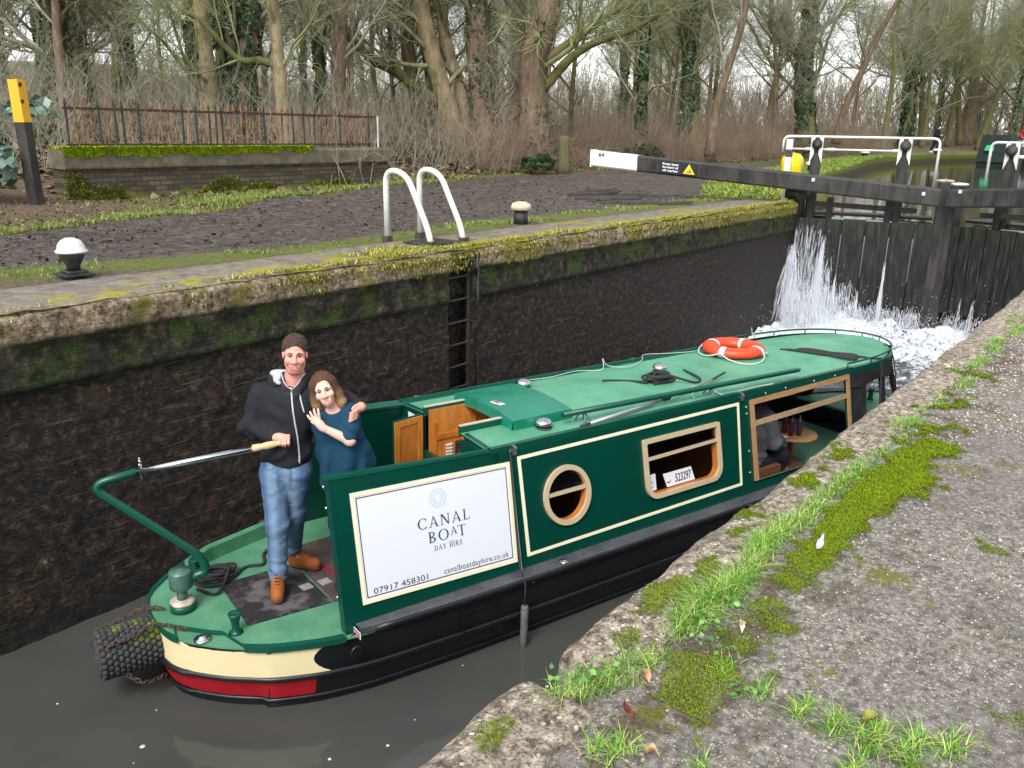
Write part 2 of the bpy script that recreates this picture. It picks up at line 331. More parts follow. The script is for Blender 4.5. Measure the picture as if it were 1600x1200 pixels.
def wall_part(x0, x1, s=1, step=.03, zlo=-.6):
    xs = np.arange(x0, x1+.001, step); xs[-1] = x1
    zs = np.concatenate([[zlo], np.arange(-.05, 1.90, .035), [1.915, 1.93, 1.945], np.arange(1.98, 2.26, .04), np.arange(2.265, ZC, .022), [ZC]])
    X, Z = np.meshgrid(xs, zs, indexing='ij'); Y = wall_y(X, Z, s); return np.stack([X, Y, Z], -1).reshape(-1, 3), len(xs), len(zs)
FW = thing('lock_wall', 'dark wet brick lock wall with mossy coping behind the green boat', 'wall', (7, YF, 0))
L0, L1 = 6.815, 7.285
mb = MB()
for a, b, st in ((-8, L0, .035), (L1, 17.0, .035)): mb.grid(*wall_part(a, b, 1, st))
mb.box(((L0+L1)/2, YF+.24, .93), (L1-L0+.1, .06, 3.06))
for x in (L0-.001, L1+.001): mb.box((x+(-.02 if x < 7 else .02), YF+.13, 1.1), (.04, .2, 2.72))
mb.box((17.16, YF+.25, 1.0), (.32, .3, 3.0)); mb.box((18.9, 6.98, 1.0), (3.2, .4, 2.96))
mb.build('brickwork', WALL, FW, smooth=True)
m = simple('ladder_iron', sRGB(44, 42, 38), sRGB(70, 66, 58), 12, .6, .2)
IRON = m
LD = thing('lock_ladder', 'dark iron ladder let into the lock wall below the white hoops', 'ladder', (7.05, YF+.12, 0))
for x in (L0+.035, L1-.035):
    mb = MB(); mb.box((x, YF+.09, 1.2), (.05, .012, 2.5)); mb.build('stile', IRON, LD)
for z in np.arange(.1, 2.46, .26):
    mb = MB(); mb.tube([(L0+.03, YF+.09, z), (L1-.03, YF+.09, z)], .013, 8); mb.build('rung', IRON, LD)
# near lock wall under the foreground coping
NWl = thing('lock_wall', 'concrete and brick lock wall dropping from the foreground coping', 'wall', (7, YN, 0))
mb = MB(); V, a, b = wall_part(-8, 17.0, -1, .12); V[:, 1] = np.minimum(V[:, 1], np.where(V[:, 2] > 2.3, YN-.06, 9)); k = V[:, 2] < 2.32; V[~k, 2] = 2.32
mb.grid(V, a, b); mb.box((17.16, YN-.25, 1.0), (.32, .3, 2.9)); mb.box((18.9, .75, 1.0), (3.2, .4, 2.9)); mb.build('brickwork', WALL, NWl, smooth=True)
# ---- water
m = NT('canal_water'); ps = m.sep()
tur = m.maprange(ps[0], 11, 14.5)
f1 = m.noise(1.3, 3, .5); f2 = m.noise(7, 4, .6)
h = m.math('ADD', m.math('MULTIPLY', f1, .7), m.math('MULTIPLY', f2, m.math('ADD', .12, m.math('MULTIPLY', tur, 1.5))))
m.bump(h, .22, .05)
WATER = m.done(m.ramp(f1, [(.3, sRGB(62, 64, 61)), (.7, sRGB(70, 72, 68))]), .05, spec=.5, IOR=1.33)
mb = MB(); mb.grid([(x, y, 0) for x in np.linspace(-60, 17.9, 60) for y in np.linspace(.6, 6.8, 8)], 60, 8); o = mb.build('water', WATER, smooth=True); o['kind'] = 'structure'
m = NT('pound_water'); m.bump(m.noise(2.2, 3, .5, m.co((.4, 1, 1))), .10, .03); WATER2 = m.done(sRGB(52, 54, 40), .06, spec=.5, IOR=1.33)
mb = MB(); gx = np.concatenate([[17.72], np.geomspace(18.2, 620, 60)]); V = []
for x in gx:
    a, b = bankN(x)-.1 if x > 20.4 else .6, bankF(x)+.1 if x > 20.4 else 6.95
    V += [(x, a+(b-a)*t, ZW2) for t in np.linspace(0, 1, 6)]
mb.grid(V, len(gx), 6); o = mb.build('water', WATER2, smooth=True); o['kind'] = 'structure'
# ---- near coping and pavement (foreground)
m = NT('foreground_concrete'); co = m.co(); ps = m.sep()
vor = m.n('TexVoronoi', Scale=68., Vector=co, feature='F1'); vcol = m.n('SeparateColor', Color=vor.outputs['Color']).outputs
v2 = m.n('TexVoronoi', Scale=150., Vector=co); v2c = m.n('SeparateColor', Color=v2.outputs['Color']).outputs
nA = m.noise(1.1, 5, .6); nB = m.noise(5.5, 7, .7); nC = m.noise(160, 5, .75); 
mort = m.ramp(m.noise(40, 7, .8), [(.34, sRGB(64, 60, 57)), (.45, sRGB(108, 103, 97)), (.55, sRGB(140, 134, 127)), (.66, sRGB(178, 171, 161))])
stone = m.ramp(vcol[0], [(0., sRGB(84, 75, 68)), (.35, sRGB(140, 128, 115)), (.7, sRGB(184, 171, 152)), (1., sRGB(222, 212, 192))])
isst = m.math('MULTIPLY', m.maprange(vor.outputs['Distance'], .42, .32), m.maprange(vcol[1], .48, .54))
c = m.mix(m.math('MULTIPLY', isst, .65), mort, stone)
c = m.mix(m.math('MULTIPLY', m.maprange(v2.outputs['Distance'], .45, .3), m.maprange(v2c[1], .72, .78)), c, sRGB(188, 178, 160))
c = m.mix(m.maprange(nC, .54, .64, 0, .85), c, sRGB(40, 36, 33))
c = m.mix(m.maprange(nB, .52, .64, 0, .45), c, sRGB(66, 60, 54))
c = m.mix(m.maprange(nA, .5, .62, 0, .22), c, sRGB(98, 88, 92))
strp = m.math('MULTIPLY', m.maprange(ps[1], .42, .7), m.maprange(ps[1], 1.06, .98))
c = m.mix(m.math('MULTIPLY', strp, m.maprange(m.noise(6, 6, .7), .50, .58, 0, .85)), c, m.ramp(m.noise(50, 5, .7), [(.35, sRGB(56, 47, 38)), (.6, sRGB(94, 80, 62)), (.75, sRGB(130, 112, 84))]))
c = m.mix(m.math('MULTIPLY', m.maprange(m.noise(4.2, 7, .75), .56, .64, 0, .85), m.maprange(m.math('ADD', ps[1], m.math('MULTIPLY', nA, .6)), .25, .85)), c, m.ramp(m.noise(120, 3), [(.3, sRGB(70, 76, 18)), (.7, sRGB(122, 124, 28))]))
m.bump(m.math('ADD', m.math('MULTIPLY', isst, .5), m.math('ADD', m.noise(180, 4, .7), m.noise(30, 5, .7))), .85, .006)
FCON = m.done(c, .82, spec=.3)
m = NT('coping_stone'); co = m.co(); vor = m.n('TexVoronoi', Scale=60., Vector=co); vcol = m.n('SeparateColor', Color=vor.outputs['Color']).outputs
nA = m.noise(3, 6, .7); nB = m.noise(26, 8, .8); nC = m.noise(120, 5, .75)
c = m.ramp(nB, [(.34, sRGB(48, 41, 36)), (.44, sRGB(110, 99, 87)), (.53, sRGB(164, 151, 133)), (.66, sRGB(218, 208, 190))])
c = m.mix(m.math('MULTIPLY', m.maprange(vor.outputs['Distance'], .4, .3), m.maprange(vcol[1], .62, .68)), c, m.ramp(vcol[0], [(0, sRGB(150, 140, 124)), (1, sRGB(222, 214, 198))]))
c = m.mix(m.maprange(nC, .53, .62, 0, .85), c, sRGB(38, 33, 29)); c = m.mix(m.maprange(nA, .45, .68, 0, .5), c, sRGB(84, 76, 66))
c = m.mix(m.maprange(m.noise(8, 6, .75), .6, .68, 0, .8), c, sRGB(118, 120, 28))
m.bump(m.math('ADD', m.noise(22, 6, .75), m.math('MULTIPLY', m.noise(150, 4, .7), .5)), .9, .012); CSTONE = m.done(c, .85, spec=.25)
def topz(x, y):
    return ZC+.010*fnoise(x, y, 0, 2.2, 3, 31)+.005*fnoise(x, y, 0, 13, 3, 33)
mb = MB(); xs = np.concatenate([np.arange(-3, 0, .1), np.arange(0, 9, .03), np.arange(9, 18.6, .15)]); ys = np.concatenate([[-30, -12, -6], np.arange(-3, -.4, .1), np.arange(-.4, .921, .03)])
X, Y = np.meshgrid(xs, ys, indexing='ij'); Z = topz(X, Y)-.006
jd = np.minimum(np.abs(X-(1.72+.12*(Y-.25)+.03*fnoise(X, Y, 0, 4, 2, 3)))/np.clip(.035+.05*fnoise(X, Y, 0, 3, 2, 7), .012, 1), 9); Z -= .03*np.clip(1-jd, 0, 1)
Z -= .03*np.clip(1-np.abs(Y-.9)/.05, 0, 1)
crk = np.abs(Y-(.55-.02*(X-4)**2*.3-.05*fnoise(X, 0, 0, 3, 3, 2)-.12*(X-3)))
Z = np.where(X > 3.2, Z-.012*np.clip(1-crk/.02, 0, 1), Z)
mb.grid(np.stack([X, Y, Z], -1).reshape(-1, 3), len(xs), len(ys)); o = mb.build('pavement', FCON, smooth=True); o['kind'] = 'structure'
def coping(x0, x1, seed, label):
    xs = np.arange(x0, x1, .02 if x1 < 9 else .02); n = len(xs)
    # cross-section: from back (Y=.86) over the top to the face
    prof = [(.86, -.03), (.865, -.004), (.9, 0), (.94, 0), (.98, 0), (1.01, -.001), (1.035, -.003), (1.055, -.010), (1.072, -.024), (1.082, -.045), (1.085, -.08), (1.084, -.13), (1.08, -.2)]
    V = []
    for i, x in enumerate(xs):
        e = min(i, n-1-i)*.02; endr = max(0, 1-e/.05)**2
        for (y, z) in prof:
            nz = .014*fnoise(x, y*1.3, z, 7, 4, seed)+.02*fnoise(x, z, 0, 2.2, 2, seed+3)*(y > 1.0)
            V.append((x, y+(nz if y > 1.0 else 0)-.05*endr*(y > .95), ZC+z+.008*fnoise(x, y, 0, 14, 3, seed+1)+.01*fnoise(x, y, 0, 3, 2, seed+2)-.07*endr))
    mb = MB(); mb.grid(V, n, len(prof)); m_ = len(prof)
    V = np.array(V); mb.add(V[:m_], [tuple(range(m_))]); mb.add(V[-m_:], [tuple(range(m_-1, -1, -1))])
    o = mb.build('coping_stone', CSTONE, smooth=True); tag(o, label, 'coping stone', 'coping stones along the near lock edge')
coping(-2.5, 1.475, 40, 'pale weathered coping stone at the bottom corner with a gap beyond it')
coping(1.545, 5.4, 50, 'long speckled coping stone edged with moss cushions beside the boat window')
coping(5.41, 16.9, 60, 'grassy coping stone running on towards the lock gates')
# a nose under the notch so that the gap shows stone below
# ------------------------------------------------------------------ the narrowboat (local x towards the bow, y = -w, z up)
BX, BY, BA = 4.903, 4.4062, -.2796
boat = thing('narrowboat', 'green canal day boat with white sign lying in the lock', 'narrowboat', (BX, BY, 0), BA, ry=.0077)
BM = MW[boat.name]
def BL(s, w, z): return tuple(BM @ Vector((s, -w, z)))
def paint(name, c, c2=None, rough=.3, sc=3., wear=0., wc=None, bump=.04):
    m = NT(name); f = m.noise(sc, 6, .65); c2 = c2 or tuple(k*.8 for k in c)
    col = m.ramp(f, [(.35, c), (.65, c2)])
    if wear:
        col = m.mix(m.maprange(m.noise(sc*7, 7, .8), .74-wear, .80-wear), col, wc)
    m.bump(m.noise(sc*6, 4, .6), bump, .003)
    return m.done(col, m.ramp(f, [(.3, rough), (.7, rough+.15)]))
GREEN = paint('boat_green', sRGB(0, 64, 52), sRGB(0, 57, 46), .24, 1.5, .025, sRGB(40, 96, 78))
GREEN2 = paint('trim_green', sRGB(6, 80, 62), sRGB(6, 68, 52), .3, 3, .04, sRGB(60, 116, 96))
ROOFG = paint('roof_green', sRGB(98, 160, 128), sRGB(72, 136, 106), .42, 2.2, .11, sRGB(122, 158, 134), .25)
DECKG = paint('deck_green', sRGB(66, 124, 92), sRGB(88, 142, 110), .55, 4, .17, sRGB(120, 146, 122), .3)
BLACK = paint('hull_black', sRGB(15, 17, 22), sRGB(24, 26, 31), .32, 2.5, .08, sRGB(54, 56, 60), .3)
GUNW = paint('gunwale_grey', sRGB(56, 58, 64), sRGB(78, 80, 84), .5, 5, .14, sRGB(132, 132, 132), .3)
CREAM = paint('cream_paint', sRGB(228, 214, 172), sRGB(220, 204, 160), .4, 2, .05, sRGB(176, 156, 116))
LINEC = paint('cream_line', sRGB(240, 234, 204), sRGB(236, 228, 196), .4, 4)
RED = paint('red_paint', sRGB(176, 24, 34), sRGB(158, 18, 30), .35, 3, .02, sRGB(90, 30, 30))
SIGNW = paint('sign_white', sRGB(226, 230, 238), sRGB(222, 226, 234), .3, .8)
INK = paint('sign_green_ink', sRGB(20, 66, 62), None, .5); INK2 = paint('sign_dark_ink', sRGB(50, 62, 66), None, .5)
PALE = paint('sign_pale_ink', sRGB(178, 200, 206), None, .5); BROWN = paint('sign_brown_line', sRGB(84, 62, 48), None, .5)
STEEL = NT('stainless').done(sRGB(205, 205, 205), .22, 1.0)
WOODF = simple('oak_frame', sRGB(176, 138, 96), sRGB(150, 114, 78), 5, .45, .1, stretch=(1, 6, 6))
FRAMEC = simple('cream_frame', sRGB(196, 178, 146), sRGB(186, 168, 136), 5, .4, .05)
DOORW = simple('varnished_oak', sRGB(204, 134, 62), sRGB(178, 108, 44), 6, .3, .08, stretch=(5, 5, 1))
DOORW2 = simple('varnished_oak_panel', sRGB(196, 124, 54), sRGB(170, 100, 40), 6, .3, .08, stretch=(5, 5, 1))
DARKIN = simple('cabin_interior', sRGB(126, 82, 50), sRGB(98, 62, 38), 3, .6, .05)
VOID = simple('interior_black', sRGB(14, 15, 17), sRGB(22, 22, 24), 3, .7, .05)
ROPE = simple('black_rope', sRGB(32, 33, 34), sRGB(52, 52, 52), 160, .9, .6, .004, stretch=(1, 1, 1))
WROPE = simple('white_cord', sRGB(206, 212, 206), sRGB(178, 186, 180), 90, .8, .4, .003)
RUBBER = simple('black_rubber', sRGB(36, 37, 38), sRGB(52, 53, 54), 20, .75, .2)
CANVAS = simple('black_canvas', sRGB(24, 25, 28), sRGB(36, 37, 40), 8, .7, .5, .02)
m = NT('window_glass'); m.b.inputs['Transmission Weight'].default_value = 1; GLASS = m.done(sRGB(215, 222, 225), .02, IOR=1.45)
GREYM = simple('grey_metal', sRGB(96, 100, 98), sRGB(122, 124, 120), 20, .45, .1, metal=.6)
# outline (half-width) of the hull at deck height
HS = [-2.50, -2.49, -2.46, -2.38, -2.22, -1.97, -1.66, -1.30, -.6, .4, 4.2, 4.9, 5.5, 5.9, 6.2, 6.35]
HW = [.0, .16, .29, .43, .60, .79, .915, .985, 1.02, 1.035, 1.035, 1.0, .86, .60, .26, .03]
def hw(s): return np.interp(s, HS, HW)
def sheer(s): return .5+np.clip((s-4.2)/2.4, 0, 1)**1.6*.24+.056*np.clip((s+1.46)/.02, 0, 1)
ss = np.array(sorted(set(list(np.round(spline([(a, 0, 0) for a in HS], 4)[:, 0], 4)))))
pw = np.array([hw(a) for a in ss]); 
pw2 = pw.copy(); pw2[1:-1] = .25*pw[:-2]+.5*pw[1:-1]+.25*pw[2:]; pw2[0] = 0.02
def hull_ring(z, inset, full=True):
    # closed outline at height z (array or scalar), inset from deck outline
    up_ = [(s, max(.004, w_-inset), z(s) if callable(z) else z) for s, w_ in zip(ss, pw2)]
    near = [(s+inset*.6*(1 if s < -2 else 0), -w_, zz_) for s, w_, zz_ in up_]; far = [(s+inset*.6*(1 if s < -2 else 0), w_, zz_) for s, w_, zz_ in reversed(up_)]
    return near+far
mb = MB(); mb.smooth = True
mb.loft([hull_ring(-.35, .22), hull_ring(-.05, .10), hull_ring(.0, .085), hull_ring(.06, .075), hull_ring(.235, .025), hull_ring(.26, .01), hull_ring(lambda s: sheer(s)-.07, .012), hull_ring(lambda s: sheer(s)-.02, .004)])
HULL = mb.build('hull', BLACK, boat, local=True)
# coloured stern bands, 4 mm proud of the hull
def band(name, mat, z0, z1, i0, i1, send, curve):
    mb = MB(); mb.smooth = True
    for sg in (-1, 1):
        rows = []
        for t in np.linspace(0, 1, 9):
            z = z0+(z1-z0)*t; ins = i0+(i1-i0)*t; e = send+curve*(1-(2*t-1)**2)*-1
            sv = np.concatenate([ss[ss < e-.01], [e]]); row = []
            for s in sv:
                w_ = max(0, np.interp(s, ss, pw2)-ins+.004)
                row.append((s+ins*.6*(s < -2)-.004*(s < -2.4), sg*w_, z))
            k = len(row); P = np.array(row); L = np.linspace(0, k-1, 40); rows.append(np.stack([np.interp(L, np.arange(k), P[:, q]) for q in range(3)], 1))
        mb.loft(rows if sg < 0 else rows, closed=False)
    return mb.build(name, mat, boat, local=True)
band('cream_band', CREAM, .268, .487, .010, .010, -1.60, .11)
band('red_band', RED, .075, .228, .070, .027, -1.69, 0)
# rubbing strakes
def strake(z, ins, r, name, mat, s0=-2.6, s1=7.3):
    mb = MB(); mb.smooth = True
    for sg in (-1, 1):
        pts = [(s+ins*.6*(s < -2)-r*(s < -2.4), sg*(max(0, w_-ins)+r*.4), z(s) if callable(z) else z) for s, w_ in zip(ss, pw2) if s0 <= s <= s1]; mb.tube(pts, r, 8)
    return mb.build(name, mat, boat, local=True)
strake(.250, .02, .022, 'rubbing_strake', BLACK); strake(.052, .078, .014, 'rubbing_strake', BLACK)
strake(lambda s: sheer(s)-.035, .006, .026, 'rubbing_strake', BLACK, -1.40)
# gunwale flat (both sides) from the stern step to the bow
mb = MB()
for sg in (-1, 1):
    rows = [[], [], [], []]
    for s, w_ in zip(ss, pw2):
        if s < -1.44 or s > 6.9: continue
        z = sheer(max(s, -1.4)); wi = min(.90, max(0, w_-.14))
        for r, (y, zz_) in zip(rows, ((w_+.012, z-.045), (w_+.012, z-.004), (w_+.004, z), (wi, z))): r.append((s, sg*y, zz_))
    mb.loft(rows if sg > 0 else rows[::-1], closed=False)
mb.build('gunwale', GUNW, boat, local=True)
# counter deck with green edge trim, stepped notch for the stern light, raised quarter
DKZ = .5
mb = MB(); so_ = [s for s in ss if s <= -1.43]+[-1.43]; out = [(s, -max(.0, np.interp(s, ss, pw2)+.012)) for s in so_]
poly = out+[(-.1, -1.0), (-.1, 1.0)]+[(s, -w_) for s, w_ in reversed(out)][:-1]
mb.prism(poly, .487, DKZ); mb.build('counter_deck', DECKG, boat, local=True)
def deck_rim(sg):
    rows = [[], [], [], []]
    for s, w_ in zip(ss, pw2):
        if s > -1.5: continue
        wn = w_+.016-(.17 if (-2.42 < s < -2.15 and sg < 0) else 0)
        for r, (o_, z) in zip(rows, ((0, .47), (0, DKZ+.012), (-.05, DKZ+.012), (-.055, DKZ-.004))): r.append((s-.01*(s < -2.4), sg*max(0, wn+o_), z))
    return rows
mb = MB()
for sg in (-1, 1):
    r = deck_rim(sg); mb.loft(r, closed=False)
mb.build('deck_rim', GREEN2, boat, local=True)
mb = MB(); poly = [(-1.43, -.83), (-1.95, -.655), (-2.15, -.50), (-2.13, -.475), (-1.92, -.60), (-1.43, -.76)]
mb.prism([(s, -y) for s, y in poly], DKZ+.003, DKZ+.11); mb.build('bulwark', DECKG, boat, local=True)
# stern light disc + dolly + rudder tube
mb = MB(); mb.smooth = True; mb.lathe([(.058, 0), (.058, .01), (.05, .016), (.03, .02), (.03, .028), (.012, .032)], (-2.30, -.455, DKZ+.001), 24); mb.build('stern_filler_cap', STEEL, boat, local=True)
mb = MB(); mb.smooth = True; mb.lathe([(.05, 0), (.032, .008), (.025, .03), (.026, .075), (.038, .12), (.045, .135), (.045, .145), (.03, .143), (.0, .135)], (-2.09, -.49, DKZ), 20); mb.build('mooring_dolly', GREEN2, boat, local=True)
mb = MB(); mb.smooth = True; mb.lathe([(.045, 0), (.032, .008), (.025, .03), (.026, .075), (.038, .12), (.045, .135), (.045, .145), (.03, .143), (.0, .135)], (-2.09, .42, DKZ), 20); mb.build('mooring_dolly', GREEN2, boat, local=True)
TS = -2.30
mb = MB(); mb.smooth = True; mb.lathe([(.088, 0), (.088, .045), (.08, .05)], (TS, 0, DKZ), 28)
RT = mb.build('rudder_collar', GREEN2, boat, local=True)
mb = MB(); mb.smooth = True; mb.lathe([(.083, 0), (.084, .02), (.06, .032), (.03, .034)], (TS, 0, DKZ+.05), 28); mb.build('bearing_ring', simple('worn_white_ring', sRGB(206, 200, 188), sRGB(150, 120, 96), 18, .5, .2), RT, local=True)
tiller = MB(); tiller.smooth = True
tiller.lathe([(.036, 0), (.036, .10)], (TS, 0, DKZ+.07), 16); tiller.lathe([(.05, 0), (.073, .006), (.078, .014), (.078, .125), (.072, .138), (.03, .142), (.018, .150), (.0, .150)], (TS, 0, DKZ+.165), 28)
TSTEEL = simple('weathered_green_steel', sRGB(66, 108, 96), sRGB(94, 124, 112), 12, .4, .15, metal=.3)
TI = tiller.build('tiller', TSTEEL, boat, local=True)
PHI = R_(16.4)
def tp(r, z, q=0.): return (TS+r*math.cos(PHI)+q*math.sin(PHI), -r*math.sin(PHI)+q*math.cos(PHI), z)
path = fillet([tp(.05, .735), tp(.185, .765), tp(.135, .90), tp(-.50, 1.495), tp(-.206, 1.560)], .12, 10)
mb = MB(); mb.smooth = True; mb.tube(path, np.interp(np.arange(len(path)), [0, 6, len(path)-1], [.032, .031, .026]), 14); mb.build('swan_neck', GREEN2, TI, local=True)
mb = MB(); mb.smooth = True; mb.tube([tp(-.21, 1.5595), tp(.2, 1.608), tp(.55, 1.650)], .022, 14); mb.build('tiller_bar', STEEL, TI, local=True)
gp = [(.53, .018), (.54, .026), (.58, .025), (.60, .022), (.63, .027), (.67, .025), (.70, .018), (.72, .024), (.735, .016), (.742, .002)]
mb = MB(); mb.smooth = True; mb.tube([tp(r, 1.6474+(r-.53)*.121) for r, _ in gp], [q for _, q in gp], 16); mb.build('wooden_grip', simple('pale_wood', sRGB(212, 184, 140), sRGB(196, 164, 116), 9, .5, .05, stretch=(1, 5, 5)), TI, local=True)
mb = MB(); mb.smooth = True; px_ = tp(-.18, 1.585); mb.lathe([(.012, 0), (.006, .006), (.014, .018), (.014, .026), (.006, .034), (.012, .044), (.012, .052), (.005, .058), (.009, .066), (.0, .074)], px_, 14); mb.tube([px_, (px_[0], px_[1], px_[2]-.10)], .005, 6); mb.build('tiller_pin', STEEL, TI, local=True)
# cockpit mat
MAT = simple('rubber_mat', sRGB(36, 33, 36), sRGB(92, 86, 86), 7, .8, .5, .006, lo=.46, hi=.64)
MAT2 = simple('rubber_mat_brown', sRGB(66, 54, 54), sRGB(84, 70, 66), 9, .8, .4, .005)
mb = MB(); mb.prism([(-2.0, -.46), (-1.40, -.49), (-1.42, .19), (-1.99, .18)], DKZ+.002, DKZ+.010); mt = mb.build('deck_mat', MAT, boat, local=True)
mb = MB(); mb.prism([(-1.385, -.49), (-.4, -.52), (-.4, .5), (-1.405, .45)], DKZ+.002, DKZ+.010); mt2 = mb.build('deck_mat', MAT2, boat, local=True)
mb = MB(); mb.prism([(-1.30, .05), (-1.235, .05), (-1.10, -.42), (-1.165, -.42)], DKZ+.011, DKZ+.014); mb.build('red_stripe', simple('faded_red', sRGB(120, 30, 46), sRGB(98, 28, 40), 20, .8, .1), mt2, local=True)
GREYT = simple('grey_tape', sRGB(150, 148, 146), sRGB(128, 126, 124), 20, .6)
for p_, s_, y_ in ((mt, -1.475, -.20), (mt2, -1.33, -.205)):
    mb = MB(); mb.box((s_, y_, DKZ+.0125), (.085, .085, .003), Euler((0, 0, .1)).to_matrix()); mb.build('tread_plate', GREYT, p_, local=True)
# ---- cabin
ZG, ZR = .5564, 1.4731; WB, WT = .917, .7203; KT = (WB-WT)/(ZR-ZG)
def cw(z): return WB-KT*(z-ZG)
# outward normal of the near side: side runs (0, +KT, 1) upwards, so the normal is (0,-1,KT)
NRM = np.array([0, -1., KT]); NRM /= np.linalg.norm(NRM)
def sp(s, z, off=0., sg=1):
    "point on the cabin side: sg=1 near, -1 far; off = distance outwards"
    p = np.array([s, -cw(z), z])+NRM*off
    return (p[0], p[1]*sg, p[2])
def side_prism(mb, poly, o0, o1, sg=1):
    n = len(poly); V = [sp(s, z, o0, sg) for s, z in poly]+[sp(s, z, o1, sg) for s, z in poly]
    F = [tuple(range(n-1, -1, -1)), tuple(range(n, 2*n))]+[(i, (i+1) % n, n+(i+1) % n, n+i) for i in range(n)]
    if sg < 0: F = [f[::-1] for f in F]
    mb.add(V, F)
def side_ring(mb, outer, inner, o0, o1, sg=1):
    n = len(outer); V = [sp(*p, o0, sg) for p in outer]+[sp(*p, o0, sg) for p in inner]+[sp(*p, o1, sg) for p in outer]+[sp(*p, o1, sg) for p in inner]; F = []
    for i in range(n):
        j = (i+1) % n; F += [(2*n+i, 2*n+j, 3*n+j, 3*n+i), (i, j, 2*n+j, 2*n+i), (n+j, n+i, 3*n+i, 3*n+j)]
    if sg < 0: F = [f[::-1] for f in F]
    mb.add(V, F)
def rrect(a, b, c, d, r, k=6, rs=None):
    "rounded rectangle s0,z0,s1,z1; counter-clockwise; rs = radii for bl, br, tr, tl"
    rs = rs or [r]*4; out = []
    for (cx, cz, a0, q) in ((a+rs[0], b+rs[0], 180, 0), (c-rs[1], b+rs[1], 270, 1), (c-rs[2], d-rs[2], 0, 2), (a+rs[3], d-rs[3], 90, 3)):
        for t in range(k): x = R_(a0+90*t/(k-1)); out.append((cx+rs[q]*math.cos(x), cz+rs[q]*math.sin(x)))
    return out
def circ(s, z, r, n=40): return [(s+r*math.cos(t), z+r*math.sin(t)) for t in np.arange(n)*2*math.pi/n]
# cabin side walls with real openings: tessellate (rectangle minus hole) per bay
def panel_with_hole(mb, a, b, c, d, hole, o0, o1, sg):
    n = len(hole); cx = sum(p[0] for p in hole)/n; cz = sum(p[1] for p in hole)/n; outer = []
    corner = {}
    for p in hole:
        dx, dz = p[0]-cx, p[1]-cz; t = 1e9
        if dx > 1e-9: t = min(t, (c-cx)/dx)
        if dx < -1e-9: t = min(t, (a-cx)/dx)
        if dz > 1e-9: t = min(t, (d-cz)/dz)
        if dz < -1e-9: t = min(t, (b-cz)/dz)
        outer.append((cx+dx*t, cz+dz*t))
    O2, H2 = [], []
    for i in range(n):
        O2.append(outer[i]); H2.append(hole[i]); j = (i+1) % n
        p, q = outer[i], outer[j]
        onv = lambda u: (abs(u[0]-a) < 1e-6 or abs(u[0]-c) < 1e-6); onh = lambda u: (abs(u[1]-b) < 1e-6 or abs(u[1]-d) < 1e-6)
        if not ((abs(p[0]-q[0]) < 1e-6 and onv(p)) or (abs(p[1]-q[1]) < 1e-6 and onh(p))):
            cr = (q[0] if onv(q) else p[0], p[1] if onh(p) else q[1]); O2.append(cr); H2.append(hole[i])
    side_ring(mb, O2, H2, o0, o1, sg)
SIDE0, SIDE1 = -.03, 4.33
